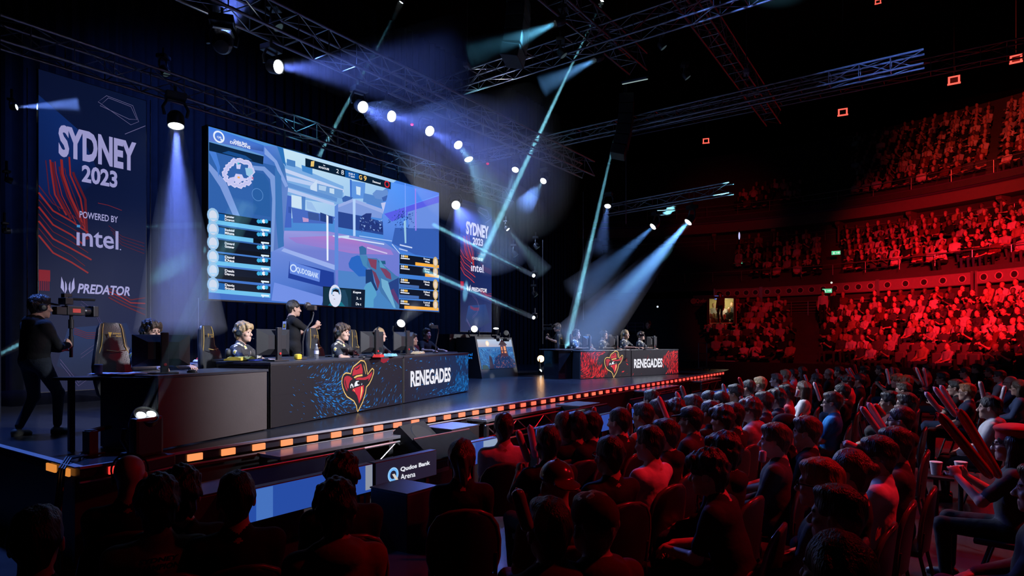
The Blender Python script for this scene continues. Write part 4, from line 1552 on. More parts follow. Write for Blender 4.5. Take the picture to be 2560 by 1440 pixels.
# ------------------------------------------------------------------ sloping LED booth with the city view
bx0, bx1, by = 14.55, 16.3, 11.2
booth = thing('led_booth', 'black sloping booth showing a sunset bay with pagoda tower', 'booth', (bx0, by, STG))
w = bx1 - bx0
q = MB()
q.add([(0 - .06, -.02, 0), (w + .06, -.02, 0), (w + .06, .95, 0), (-.06, .95, 0), (-.06, .24, 1.20), (w + .06, .24, 1.20), (w + .06, .95, 1.20), (-.06, .95, 1.20)],
      [(0, 3, 2, 1), (4, 5, 6, 7), (0, 1, 5, 4), (1, 2, 6, 5), (2, 3, 7, 6), (3, 0, 4, 7)])
q.build('body', M_BLACK, booth)
P = Paint(.0006)
B2 = lambda s_, t_: (s_ * w, .27 + t_ * .90)
P.poly([B2(0, .72), B2(1, .72), B2(1, 1), B2(0, 1)], None, [lin(196, 176, 180), lin(150, 160, 190), lin(170, 190, 214), lin(190, 204, 224)])
P.poly([B2(0, 0), B2(1, 0), B2(1, .74), B2(0, .74)], None, [lin(14, 74, 130), lin(18, 60, 120), lin(46, 100, 160), lin(60, 120, 180)])
P.disc(*B2(.27, .86), .085, lin(250, 226, 196), 18)
P.disc(*B2(.27, .86), .05, lin(255, 246, 226), 18)
splatter(P, 0, .28, w, .27 + .62, 420, [lin(20, 80, 150), lin(30, 110, 180), lin(12, 54, 110), lin(60, 140, 200)], lambda s, t: .8, 21, .0, (.02, .09))
for pts, col in (([(.30, .0), (.42, .35), (.55, .48), (.75, .52), (.9, .36), (1, .2), (1, 0)], (22, 44, 86)), ([(.60, .40), (.82, .40), (.80, .82), (.63, .82)], (70, 40, 52)), ([(.58, .80), (.84, .80), (.74, .95), (.70, 1.0), (.67, .95)], (52, 24, 34)),
                 ([(.64, .52), (.68, .52), (.68, .74), (.64, .74)], (226, 130, 80)), ([(.72, .52), (.78, .52), (.78, .76), (.72, .76)], (236, 150, 96)), ([(.61, .58), (.81, .58), (.81, .61), (.61, .61)], (60, 30, 40)),
                 ([(.22, 0), (.34, 0), (.32, .38), (.27, .46), (.25, .38)], (44, 34, 52)), ([(0, 0), (.2, 0), (.16, .12), (.04, .14)], (40, 70, 70))):
    P.poly([B2(*p) for p in pts], lin(*col))
splatter(P, .35 * w, .28, w * .98, .70, 160, [lin(110, 70, 96), lin(190, 110, 90), lin(20, 40, 80), lin(60, 90, 140)], lambda s, t: .9 - .6 * t, 24, .3, (.01, .04))
o = P.build('display', display('booth_picture', 1.0), booth)
o.rotation_euler = (-math.atan2(.26, 1.2), 0, 0)
o.location = (0, -.026, 0)
P = Paint(.0006)
for i, (s_, z0, z1_) in enumerate((('central', .66, .74), ('coast', .57, .63))):
    P.text(s_, .16, z0, .62, z1_, lin(24, 110, 200), .02)
o = P.build('lettering', M_LEDQ, booth)
o.rotation_euler = (0, 0, -PI / 2)
o.location = (-.064, .95, 0)

# ------------------------------------------------------------------ equipment on the desks
def gaming_chair(loc, rz, label):
    t = thing('gaming_chair', label, 'chair', loc, rz, None)
    bk = MB()
    prof = [(.40, .17, .07, .0), (.48, .24, .10, -.01), (.62, .275, .10, -.02), (.80, .29, .095, -.035), (.95, .26, .085, -.05), (1.04, .205, .08, -.06), (1.12, .19, .085, -.065), (1.24, .17, .075, -.07), (1.30, .145, .05, -.07), (1.315, .10, .03, -.07)]
    rings = []
    for z, hw, th, yy in prof:
        r = []
        for i in range(20):
            a = 2 * PI * i / 20
            cx, sy = math.cos(a), math.sin(a)
            x = hw * math.copysign(abs(cx) ** .45, cx)
            wing = .07 * (abs(x) / max(hw, .01)) ** 3 * (1 if z < 1.0 else .4)
            r.append((x, -.27 + yy - .1 + th * .5 * math.copysign(abs(sy) ** .6, sy) + wing, z))
        rings.append(r)
    bk.loft(rings)
    bk.build('backrest', M_LEATHER, t, True)
    pp = MB()
    for s in (-1, 1):
        pp.path([(s * hw * .74, -.27 + yy - .1 + th * .5 + .02, z) for z, hw, th, yy in prof[2:9]], .005, 5)
    pp.path([(-.13, -.31, .99), (0, -.315, .975), (.13, -.31, .99)], .006, 5)
    pp.build('piping', M_GOLD, t)
    P = Paint(.0006)
    P.poly([(-.085, 1.20), (-.035, 1.20), (-.06, 1.14)], lin(214, 170, 84))
    P.text('SYDNEY', -.025, 1.175, .085, 1.195, lin(214, 170, 84), .03)
    P.text('FRAG', .015, 1.145, .085, 1.165, lin(214, 170, 84), .03)
    o = P.build('logo', display('chair_logo_glow', .5, False), t)  # gold logo made to glow by itself
    o.rotation_euler = (0, 0, PI)
    o.location = (0, -.395 + .045, 0)
    se = MB()
    se.box((0, .02, .46), (.50, .50, .10), 0, 0, None, .04)
    se.build('seat', M_LEATHER, t, True)
    for s in (-1, 1):
        a = MB()
        a.box((s * .30, .0, .68), (.085, .26, .035), 0, 0, None, .012)
        a.box((s * .29, -.02, .55), (.035, .06, .24))
        a.build('armrest', M_PLASTIC, t)
    bs = MB()
    bs.tube((0, 0, .10), (0, 0, .42), .035, .03, 10)
    for i in range(5):
        a = 2 * PI * i / 5
        bs.tube((0, 0, .11), (.31 * math.cos(a), .31 * math.sin(a), .07), .03, .02, 6)
        bs.ell((.31 * math.cos(a), .31 * math.sin(a), .032), (.032, .032, .032), 8, 6)
    bs.build('base', M_PLASTIC, t)
    return t


def monitor(loc, rz, label, group):
    """stands at loc, picture side towards local +y, back towards -y"""
    t = thing('monitor', label, 'monitor', loc, rz, group)
    q = MB().box((0, .012, .248), (.56, .022, .335), 0, 0, None, .006)
    x, z = .275, .165
    q.add([(-x, 0, .248 - z), (x, 0, .248 - z), (x, 0, .248 + z), (-x, 0, .248 + z), (-.15, -.065, .158), (.15, -.065, .158), (.15, -.065, .338), (-.15, -.065, .338)],
          [(0, 1, 5, 4), (1, 2, 6, 5), (2, 3, 7, 6), (3, 0, 4, 7), (4, 5, 6, 7)])
    q.build('housing', M_PLASTIC, t)
    MB().box((0, .0245, .252), (.535, .003, .30)).build('picture', glow('monitor_picture', (.45, .62, .95), 1.1), t)
    s = MB()
    s.box((.0, -.09, .22), (.075, .04, .44), 0, 0, None, .008)
    s.box((0, -.055, .25), (.06, .06, .08))
    s.build('stand', M_PLASTIC, t)
    MB().box((0, -.04, .009), (.25, .22, .018), 0, 0, None, .006).build('foot', M_PLASTIC, t)
    MB().lathe([(.014, 0), (.016, .01), (.008, .012)], (0, -.112, .10), (0, -1, 0), 12).build('red_knob', mat('red_knob', (.5, .02, .02), .4), t)
    return t


def face_dir(p, phi):
    """direction that a figure at p faces: 0 towards the photographer's place, 90 to the right in profile"""
    w_ = Vector((p[0], p[1], 0)).normalized()
    r_ = Vector((w_.y, -w_.x, 0))
    a = math.radians(phi)
    return -w_ * math.cos(a) + r_ * math.sin(a)


def yaw_of(d):
    return math.atan2(d.y, d.x) - PI / 2


def small(name, label, cat, loc, rz, parts, group=None):
    t = thing(name, label, cat, loc, rz, group)
    for nm, bb, m in parts:
        bb.build(nm, m, t, True)
    return t


def keyboard(loc, rz, label):
    k = MB()
    for r in range(5):
        for c in range(13):
            k.box((-.16 + .0265 * c, -.045 + .0235 * r, .021), (.021, .018, .010))
    return small('keyboard', label, 'keyboard', loc, rz, [('case', MB().box((0, 0, .009), (.36, .13, .018), 0, 0, None, .005), M_PLASTIC), ('keys', k, mat('keycap', (.04, .04, .05), .5))], 'keyboards on the desks')


def mouse(loc, rz, label):
    return small('mouse', label, 'mouse', loc, rz, [('shell', MB().ell((0, 0, .008), (.032, .058, .026)), M_PLASTIC), ('wheel', MB().tube((-.004, .032, .03), (.004, .032, .03), .009), M_STEEL)], 'mice on the desks')
# ------------------------------------------------------------------ people on the stage
POSES.update({
    'camera_left': dict(pelvis=(0, 0, .90), lean=.08, head_pitch=-.02, girth=1.18, hood=True, ankles=[(-.14, -.10, .08), (.11, .20, .08)], wrists=[(-.02, .34, 1.03), (.07, .36, 1.09)],
                        hand_d=[(.3, .5, .6), (-.4, .35, .5)], hand_n=[(.9, -.1, .1), (-.9, .1, .1)], curls=(1.2, 1.2), sleeve='long', elbow=[(-.6, -.5, -.6), (.6, -.5, -.6)], kneedir=[(-.1, 1, .2), (.1, 1, .2)], head_yaw=-.2),
    'staff': dict(pelvis=(0, 0, .93), lean=-.02, ankles=[(-.12, .0, .08), (.12, .03, .08)], wrists=[(-.08, .40, 1.24), (.05, .40, 1.30)],
                  hand_d=[(.3, .5, .7), (-.2, .5, .7)], hand_n=[(.9, .1, 0), (-.9, .1, 0)], curls=(1.1, 1.1), elbow=[(-.6, -.4, -.8), (.6, -.4, -.8)], kneedir=[(0, 1, 0), (0, 1, 0)]),
    'camera_right': dict(pelvis=(0, 0, .92), lean=.02, ankles=[(-.14, -.05, .08), (.13, .14, .08)], wrists=[(-.16, .36, 1.20), (.18, .30, 1.30)],
                         hand_d=[(.1, .6, .7), (-.1, .6, .7)], hand_n=[(.7, .2, 0), (-.7, .2, 0)], curls=(.9, .9), elbow=[(-.5, -.4, -.9), (.6, -.4, -.8)], kneedir=[(0, 1, 0), (0, 1, 0)]),
    'stand': dict(pelvis=(0, 0, .93), ankles=[(-.11, .0, .08), (.11, .02, .08)], wrists=[(-.23, .08, .80), (.23, .08, .80)], sleeve='long', hand_d=[(0, .2, -1), (0, .2, -1)], hand_n=[(1, 0, 0), (-1, 0, 0)], curls=(.4, .4), kneedir=[(0, 1, 0), (0, 1, 0)]),
})


def put(pose, lod, u, v, d, floor, phi, label, **kw):
    """seat or stand a figure so that its head is where it was seen, its feet on the floor"""
    me, HM = body(pose, lod)
    h = at_d(u, v, d)
    sc = kw.pop('scale', None) or min(1.08, max(.90, (h.z - floor) / HM.translation.z))
    dr = face_dir(h, phi)
    yaw = yaw_of(dr)
    off = Matrix.Rotation(yaw, 4, 'Z') @ (HM.translation * sc)
    o = person(pose, lod, (h.x - off.x, h.y - off.y, floor), yaw, label, scale=sc, **kw)
    return o


def jersey(name, base, sleeve, accents):
    """team shirt: dark cloth broken by small printed patches"""
    m, nt, b = _nt('cloth_' + name)
    tc = nt.nodes.new('ShaderNodeTexCoord')
    vo = nt.nodes.new('ShaderNodeTexVoronoi')
    vo.inputs['Scale'].default_value = 9
    rp = nt.nodes.new('ShaderNodeValToRGB')
    rp.color_ramp.interpolation = 'CONSTANT'
    els = rp.color_ramp.elements
    els[0].color = (*accents[0], 1)
    els[0].position = 0
    els[1].position = .20
    els[1].color = (*accents[1], 1)
    e = els.new(.27)
    e.color = (*base, 1)
    e = els.new(.62)
    e.color = (*sleeve, 1)
    nz = nt.nodes.new('ShaderNodeTexNoise')
    nz.inputs['Scale'].default_value = 40
    mx = nt.nodes.new('ShaderNodeMix')
    mx.data_type = 'VECTOR'
    mx.inputs['Factor'].default_value = .06
    nt.links.new(tc.outputs['Object'], mx.inputs['A'])
    nt.links.new(nz.outputs['Color'], mx.inputs['B'])
    nt.links.new(tc.outputs['Object'], nz.inputs['Vector'])
    nt.links.new(mx.outputs['Result'], vo.inputs['Vector'])
    nt.links.new(vo.outputs['Distance'], rp.inputs['Fac'])
    nt.links.new(rp.outputs['Color'], b.inputs['Base Color'])
    n2 = nt.nodes.new('ShaderNodeTexNoise')
    n2.inputs['Scale'].default_value = 14
    bp = nt.nodes.new('ShaderNodeBump')
    bp.inputs['Strength'].default_value = .35
    bp.inputs['Distance'].default_value = .03
    nt.links.new(tc.outputs['Object'], n2.inputs['Vector'])
    nt.links.new(n2.outputs['Fac'], bp.inputs['Height'])
    nt.links.new(bp.outputs[0], b.inputs['Normal'])
    b.inputs['Roughness'].default_value = .7
    return m


JER = jersey('team_jersey', (.022, .022, .024), (.028, .032, .045), ((.75, .55, .08), (.6, .6, .62)))
JER2 = jersey('team_jersey_far', (.025, .026, .032), (.06, .07, .10), ((.75, .6, .2), (.6, .6, .65)))

GAMERS = [  # u, v, depth, phi, hair, hair colour, label
    (378, 832, 7.35, 42, 'curly', 'brown', 'gamer with curly light brown hair looking down behind the monitor beside the cameraman'),
    (609, 827, 8.75, 66, 'mop', 'blond', 'blond gamer in black jersey and headset staring past his monitor'),
    (856, 828, 10.4, 66, 'curly', 'brown', 'dark curly haired gamer in headset typing above the hat emblem'),
    (950, 834, 11.9, 74, 'buzz', 'blond', 'gamer with shaved head and headset half hidden behind a monitor'),
    (1032, 846, 13.2, 70, 'short', 'black', 'gamer in dark shirt mostly hidden behind the monitor farthest along the near desk'),
]
for i, (u, v, d, phi, hr, hc, lab) in enumerate(GAMERS):
    o = put('gamer', 0 if i < 3 else 1, u, v, d, STG + (.03 if i else .0), phi, lab, hair=hr, hairc=hc, headset=True, top=JER, legs=BLACKT, skin=0, trim=JER)
    o.location.z = STG
    ca = face_dir(o.location, phi)
    if i < 4:
        gaming_chair(o.location - ca * (.03 if i else .05) + Vector((ca.y, -ca.x, 0)) * (0.0 if i else .07), o.rotation_euler.z, ['black and gold gaming chair of the curly haired gamer beside the cameraman', 'black gaming chair with gold logo behind the blond gamer', 'black gaming chair with gold logo behind the dark curly haired gamer', 'black gaming chair with gold logo behind the shaven gamer'][i])['group'] = 'gaming chairs at the near desk'

MON = [(405, 926, 6.72, 15, 'wide black monitor seen from behind on the desk nearest the cameraman', STG + .75), (684, 905, 8.25, 44, 'black monitor seen from behind in front of the blond gamer', STG + .835), (931, 893, 10.15, 50, 'black monitor seen from behind, right in front of the dark curly gamer', STG + .835), (1010, 886, 11.55, 50, 'tall black monitor with red knob farthest along the near desk', STG + .845)]
for u, v, d, phi, lab, z in MON:
    p = at_d(u, v, d)
    bd = face_dir(p, phi)
    monitor((p.x, p.y, z), yaw_of(-bd), lab, 'monitors on the near desk')
    kb = Vector((p.x, p.y, z)) - bd * .27
    if d > 7:
        k_ = kb + Vector((bd.y, -bd.x, 0)) * .05
        keyboard((k_.x, k_.y, z), yaw_of(-bd), {8.25: 'keyboard before the monitor of the blond gamer', 10.15: 'keyboard before the monitor of the dark curly gamer', 11.55: 'keyboard before the farthest monitor on the near desk'}[d])
for u, v, d, z, lab in ((480, 920, 6.9, STG + .75, 'mouse under the hand beside the monitor nearest the cameraman'), (905, 897, 9.75, STG + .835, 'mouse beside the dark curly haired gamer')):
    p = at_d(u, v, d)
    mouse((p.x, p.y, z), .6, lab)

# far team
for i, (u, v, phi, hr, hc, lab) in enumerate(((1441, 836, 72, 'fade', 'brown', 'far team gamer with cropped hair, at the glossy end of the far desk'), (1510, 838, 70, 'short', 'brown', 'far team gamer behind the emblem on the far desk'), (1564, 836, 70, 'pony', 'blond', 'far team gamer with blond tied hair reaching for the mouse'), (1603, 840, 76, 'short', 'brown', 'far team gamer at the outer end, beside the camera arm'))):
    ln0 = D2A - N1 * 0 + Plane(D2A, X2).N * -.88
    r_ = ray(u, v)
    n_ = Plane(D2A, X2).N
    dd = (ln0 - CAM).dot(n_) / r_.dot(n_)
    o = put('gamer', 1, u, v, dd, STG, phi, lab, hair=hr, hairc=hc, headset=True, top=JER2, legs=BLACKT, trim=JER2)
    ca = face_dir(o.location, phi)
    gaming_chair(o.location - ca * .04, o.rotation_euler.z, 'gaming chair behind the ' + lab.split(',')[0].split(' at the')[0])['group'] = 'gaming chairs at the far desk'
for u, v, phi, lab in ((1468, 872, 62, 'monitor facing the cropped far gamer'), (1536, 871, 62, 'small black monitor between the far team gamers'), (1630, 872, 55, 'black monitor at the outer end of the far desk')):
    pl = Plane(D2A - Plane(D2A, X2).N * .38, X2)
    a, _ = pl.pixel(u, v)
    p = pl.O + X2 * a
    bd = face_dir(p, phi)
    monitor((p.x, p.y, STG + .82), yaw_of(-bd), lab, 'monitors on the far desk')
    kb = p - bd * .26
    keyboard((kb.x, kb.y, STG + .82), yaw_of(-bd), 'keyboard before the ' + ' '.join(lab.split()[:10]))
t = thing('gaming_chair', 'empty', 'chair')
bpy.data.objects.remove(t)
pl = Plane(D2A - Plane(D2A, X2).N * .85, X2)
a, _ = pl.pixel(1463, 850)
p = pl.O + X2 * a
gaming_chair((p.x, p.y, STG), RZ2 + PI + .5, 'empty grey-backed gaming chair between the far team gamers')['group'] = 'gaming chairs at the far desk'
# glossy cabinet at the near end of the far desk
n2 = Plane(D2A, X2).N
t = thing('equipment_cabinet', 'glossy black cabinet reflecting lights at the end of the far desk', 'cabinet', D2A - X2 * .56 - n2 * .62, RZ2)
MB().box((.27, .0, .41), (.52, .62, .82), 0, 0, None, .01).build('body', mat('gloss_black', (.008, .009, .012), .08, 0, .3, 9, .05, 7, .6), t)
MB().box((.22, .0, .85), (.72, .70, .025), 0, 0, None, .006).build('top', M_TOP, t)

# the two camera operators and the man with the stick-mounted camera
o = put('camera_left', 0, 101, 768, 7.36, STG, 122, 'camera operator in black cap and hoodie with headphones, standing by the tall banner', hair=['cap', 'short'], headset=True, top=BLACKT, legs=mat('dark_jeans', (.014, .02, .032), .85, 0, .25, 30, .3, 24), skin=0, shoes=mat('trainers', (.06, .06, .055), .6, 0, .3, 60), hatm=BLACKT)
CL = o
hand = o.matrix_basis @ Vector((.03, .42, 1.13))
Mh = Matrix.Translation(hand) @ Matrix.Rotation(o.rotation_euler.z, 4, 'Z')


def video_camera(label, M, stick=True):
    t = thing('video_camera', label, 'camera')
    t.matrix_world = M @ Matrix.Scale(1.35 if stick else 1.0, 4)
    z = .28
    b_ = MB().box((0, .02, z), (.09, .16, .085), 0, 0, None, .008).box((0, -.10, z - .005), (.07, .09, .07), 0, 0, None, .006)
    b_.build('body', M_PLASTIC, t)
    MB().lathe([(.030, 0), (.036, .02), (.036, .06), (.044, .065), (.046, .10), (.0, .101)], (0, .10, z), (0, 1, 0), 16).build('lens', mat('lens_barrel', (.02, .02, .022), .3, .2), t)
    MB().box((.0, .19, z), (.12, .05, .10), 0, 0, None, .008).build('lens_hood', M_PLASTIC, t)
    mc = MB().tube((-.01, -.02, z + .11), (-.01, .22, z + .115), .017, .017, 10).tube((-.01, -.04, z + .04), (-.01, -.02, z + .11), .008)
    mc.build('microphone', mat('mic_foam', (.01, .01, .01), .95), t, True)
    vf = MB().box((.05, -.08, z + .08), (.10, .07, .06), 0, 0, None, .006).box((-.03, -.02, z + .13), (.05, .07, .05), 0, 0, None, .006).tube((.0, -.05, z + .05), (.03, -.07, z + .08), .008)
    vf.build('viewfinder', M_PLASTIC, t)
    MB().box((.047, .02, z), (.002, .07, .035)).build('side_screen', glow('tally_red', (.8, .05, .04), .5, False), t)
    if stick:
        s_ = MB().tube((0, 0, -.14), (0, 0, z - .04), .014).tube((0, 0, .12), (0, 0, .2), .022).tube((0, 0, -.05), (0, 0, .05), .019)
        s_.build('pole', M_PLASTIC, t, True)
    return t


video_camera('black video camera with long microphone on a pole held beside the banner', Mh)
o = put('staff', 0, 735, 772, 11.8, STG, 108, 'bearded dark haired man in black printed T-shirt standing behind the near desk', hair='neat', top=BLACKT, legs=BLACKT, skin=0)
P = Paint(.0006)
P.poly([(-.10, .10), (.10, .10), (.10, -.04), (0, -.15), (-.10, -.04)], lin(200, 200, 220))
P.poly([(-.07, .06), (.07, .06), (.07, -.02), (-.07, -.02)], lin(90, 80, 60))
P.poly([(-.05, .05), (.06, .04), (.03, -.01), (-.04, .0)], lin(220, 180, 40))
P.text('SYDNEY', -.08, -.07, .08, -.035, lin(40, 40, 80), .03)


def printed(name):
    """a printed picture: stored colours reflect light"""
    m, nt, b = _nt(name)
    a = nt.nodes.new('ShaderNodeAttribute')
    a.attribute_name = 'picture'
    nt.links.new(a.outputs['Color'], b.inputs['Base Color'])
    b.inputs['Roughness'].default_value = .8
    return m


M_PRINT = printed('shirt_print')


def back_print(P, o, pos, tilt=0.0, rz=0.0, name='shirt_print'):
    q = P.build(name, M_PRINT, o)
    q.matrix_local = Matrix.Translation(Vector(pos)) @ Matrix.Rotation(rz, 4, 'Z') @ Matrix.Rotation(tilt, 4, 'X')
    return q


back_print(P, o, (0, -.150, 1.26), -.05)
o = put('camera_right', 1, 1393, 819, 20.6, STG, -80, 'camera operator in black polo filming with a shoulder camera near the far desk', hair=['curly'], hairc='brown', headset=True, top=BLACKT, legs=BLACKT, skin=0, scale=.97)
M = o.matrix_basis @ Matrix.Translation((.14, .26, 1.36))
video_camera('shoulder video camera held by the operator near the far desk', Matrix.Translation(M.translation - Vector((0, 0, .0))) @ Matrix.Rotation(o.rotation_euler.z, 4, 'Z') @ Matrix.Translation((0, 0, -.10)), False)
o = put('gamer', 1, 1067, 836, 16.3, STG, 52, 'man in black T-shirt and headset at a small blue-lit table behind the near desk', hair='short', headset=True, top=BLACKT, legs=BLACKT)
fd = face_dir(o.location, 52)
gaming_chair(o.location - fd * .04, o.rotation_euler.z, 'dark chair of the man at the small blue-lit table')
t = thing('observer_table', 'small black table with blue front at the far end behind the near desk', 'table', o.location + fd * .42, yaw_of(-fd))
MB().box((-.1, 0, .80), (1.3, .5, .035), 0, 0, None, .006).build('top', M_TOP, t)
MB().box((-.1, -.24, .62), (1.28, .02, .30)).build('front_panel', mat('blue_panel', (.02, .12, .42), .5, 0, .2, 8), t)
for x in (-.7, .5):
    MB().box((x, 0, .39), (.05, .4, .78)).build('leg', M_BLACK, t)
o = put('stand', 1, 1620, 806, 23.5, STG, -20, 'person in black standing in the dark behind the far desk', hair='short', top=BLACKT, legs=BLACKT)

# cameras on goosenecks
def camera_arm(label, base, pts, M_cam):
    t = thing('camera_arm', label, 'camera', base)
    MB().box((0, 0, .012), (.09, .07, .024), 0, 0, None, .005).build('base', M_PLASTIC, t)
    MB().path([Vector(p) for p in pts], .011, 8).build('gooseneck', M_PLASTIC, t, True)
    e = Vector(pts[-1])
    c = MB().box(e, (.07, .13, .07), .4, 0, None, .01).ell(e + Vector((-.02, .07, .03)), (.055, .05, .055))
    c.build('camera_head', mat('camera_head', (.05, .04, .04), .4, 0, .3, 30), t)


p = at_d(757, 898, 9.0)
camera_arm('black camera on a tall gooseneck stand, held up by the bearded man', (p.x, p.y, STG + .835), [(0, 0, .02), (0, 0, .25), (.03, .0, .40), (.14, -.02, .55), (.17, -.02, .66), (.14, -.02, .74)], None)
p = at_d(1089, 880, 13.0)
camera_arm('small camera on a curved gooseneck at the end of the near desk', (p.x, p.y, STG + .845), [(0, 0, .02), (.01, 0, .18), (.06, 0, .34), (.09, 0, .48), (.04, 0, .55), (-.05, -.02, .54)], None)
p = at_d(1612, 874, 19.3)
camera_arm('black camera arm bending over the outer far gamer', (p.x, p.y, STG + .82), [(0, 0, .02), (.02, 0, .2), (.0, 0, .4), (-.10, 0, .48), (-.22, 0, .45)], None)

# odds and ends on the desks
p = at_d(791, 899, 9.35)
M_PET = mat('clear_bottle', (.75, .80, .9), .08, 0, 0, 20, 0, 40, .6)
M_PET.node_tree.nodes['Principled BSDF'].inputs['Transmission Weight'].default_value = .85
small('water_bottle', 'clear plastic water bottle with pale label on the near desk', 'bottle', (p.x, p.y, STG + .835), 0,
      [('bottle', MB().lathe([(.03, 0), (.033, .02), (.031, .06), (.033, .13), (.026, .165), (.013, .19), (.013, .20)]), M_PET), ('label', MB().lathe([(.0335, .07), (.0335, .12)], (0, 0, 0), (0, 0, 1), 20), mat('bottle_label', (.6, .6, .75), .5)), ('cap', MB().lathe([(.015, .2), (.015, .218), (0, .219)]), mat('bottle_cap', (.6, .65, .8), .4))])
PAPER = mat('paper', (.62, .64, .72), .7, 0, .06, 40)
for u, v, d, rz, z, lab, mm, sz in ((262, 939, 6.42, .5, STG + .766, 'white paper sheet on the table end by the cameraman', PAPER, (.30, .21)), (330, 936, 6.5, .2, STG + .766, 'loose white sheet beside the black pot on the first desk', PAPER, (.30, .21)), (640, 902, 8.1, .2, STG + .849, 'blue notebook before the blond gamer', mat('blue_card', (.03, .06, .4), .5), (.22, .10)), (600, 897, 8.2, .3, STG + .849, 'long yellow and black mouse mat before the blond gamer', mat('yellow_mat', (.5, .38, .05), .7, 0, .5, 12), (.42, .22)), (946, 894, 10.0, .3, STG + .84, 'bright red cloth beside the curly haired gamer', mat('red_cloth', (.6, .02, .02), .8, 0, .2, 30), (.26, .12)), (975, 889, 10.6, .2, STG + .84, 'pale blue folded towel near the shaven gamer', mat('towel_blue', (.2, .5, .6), .9, 0, .4, 30), (.30, .16)), (1045, 882, 12.3, .2, STG + .85, 'tan folded cloth beside the farthest near-desk monitor', mat('tan_cloth', (.55, .42, .25), .9, 0, .3, 30), (.42, .16))):
    p = at_d(u, v, d)
    q = MB()
    nx, ny = 8, 4
    vs, fs = [], []
    th = .004 if mm is PAPER or 'card' in mm.name else .03
    for j in range(ny + 1):
        for i_ in range(nx + 1):
            vs.append((sz[0] * (i_ / nx - .5), sz[1] * (j / ny - .5), th + (th * .6) * math.sin(i_ * 1.3 + j)))
    o_ = len(vs)
    vs += [(a[0], a[1], 0) for a in vs]
    for j in range(ny):
        for i_ in range(nx):
            k_ = j * (nx + 1) + i_
            fs.append((k_, k_ + 1, k_ + nx + 2, k_ + nx + 1))
            fs.append((k_ + o_, k_ + nx + 1 + o_, k_ + nx + 2 + o_, k_ + 1 + o_))
    rim = [i_ for i_ in range(nx + 1)] + [j * (nx + 1) + nx for j in range(1, ny + 1)] + [ny * (nx + 1) + i_ for i_ in range(nx - 1, -1, -1)] + [j * (nx + 1) for j in range(ny - 1, 0, -1)]
    for a, b_ in zip(rim, rim[1:] + rim[:1]):
        fs.append((a, a + o_, b_ + o_, b_))
    q.add(vs, fs)
    ob = q.build({'paper': 'paper_sheet', 'blue_card': 'notebook', 'yellow_mat': 'mouse_mat'}.get(mm.name, 'folded_cloth'), mm, None, mm is not PAPER)
    ob.location, ob.rotation_euler = (p.x, p.y, z), (0, 0, RZ1 + rz)
    tag(ob, lab, 'paper' if mm is PAPER else 'cloth')
p = at_d(246, 941, 6.38)
small('pen_pot', 'small black pot on the table end beside the cameraman', 'pot', (p.x, p.y, STG + .766), 0, [('pot', MB().lathe([(.035, 0), (.038, .09), (.03, .09), (.03, .02), (0, .02)]), M_PLASTIC), ('rim', MB().lathe([(.038, .088), (.041, .092), (.038, .096)]), M_STEEL)])
p = at_d(745, 897, 8.9)
small('yellow_pouch', 'small yellow pouch with strap beside the water bottle', 'pouch', (p.x, p.y, STG + .835), .3, [('pouch', MB().box((0, 0, .04), (.11, .07, .08), 0, 0, None, .025), mat('yellow_fabric', (.6, .42, .03), .7, 0, .2, 30)), ('strap', MB().path([(.05, 0, .07), (.09, .02, .1), (.12, 0, .04), (.13, 0, .01)], .006, 6), BLACKT)])
p = at_d(570, 897, 8.35)
small('desk_microphone', 'stubby black microphone stand before the blond gamer', 'microphone', (p.x, p.y, STG + .846), 0, [('stand', MB().lathe([(.05, 0), (.05, .012), (.012, .02), (.01, .05)]), M_PLASTIC), ('head', MB().lathe([(.028, .04), (.034, .07), (.034, .13), (.02, .15), (0, .152)]), mat('mic_mesh', (.05, .05, .05), .6, .4, .4, 90))])
# red and white cap-like cloth on a case behind the first desk
p = at_d(513, 889, 9.6)
t = thing('flight_case', 'pale blue-topped case between the first two gamers', 'case', (p.x, p.y, STG), RZ1)
MB().box((0, .1, .36), (.75, .5, .72), 0, 0, None, .015).build('body', M_BLACK, t)
MB().box((0, .1, .74), (.76, .51, .05), 0, 0, None, .01).build('lid', mat('case_lid', (.10, .12, .2), .4, 0, .2, 20), t)
small('party_hat', 'red cone hat with white brim lying on the case between the first gamers', 'hat', (p.x, p.y, STG + .766), .4, [('cone', MB().lathe([(.15, .03), (.10, .09), (.045, .18), (.012, .26), (0, .28)]), mat('red_felt', (.55, .015, .02), .9, 0, .2, 40)), ('brim', MB().lathe([(.15, 0), (.17, .025), (.15, .05), (.12, .05)]), mat('white_fur', (.7, .7, .72), .95, 0, .2, 60, .3, 90))])
# ------------------------------------------------------------------ trusses
def truss(name, label, a, b, w=.42, h=.42, seg=.6):
    a, b = Vector(a), Vector(b)
    t = thing(name, label, 'truss', a)
    d = (b - a)
    L_ = d.length
    x = d.normalized()
    y = Vector((-x.y, x.x, 0)).normalized()
    cs = [y * (w / 2 * s) + Vector((0, 0, h * q)) for s, q in ((-1, 0), (1, 0), (1, 1), (-1, 1))]
    for c in cs:
        MB().tube(c, d + c, .026, None, 8).build('chord', M_ALU, t, True)
    n = max(2, int(L_ / seg))
    lt = MB()
    for i in range(n):
        p, q = d * (i / n), d * ((i + 1) / n)
        for k in range(4):
            c0, c1 = cs[k], cs[(k + 1) % 4]
            lt.tube(p + (c0 if i % 2 else c1), q + (c1 if i % 2 else c0), .011, None, 5)
            lt.tube(p + c0, p + c1, .010, None, 5)
    lt.build('lattice', M_ALU, t)
    return t


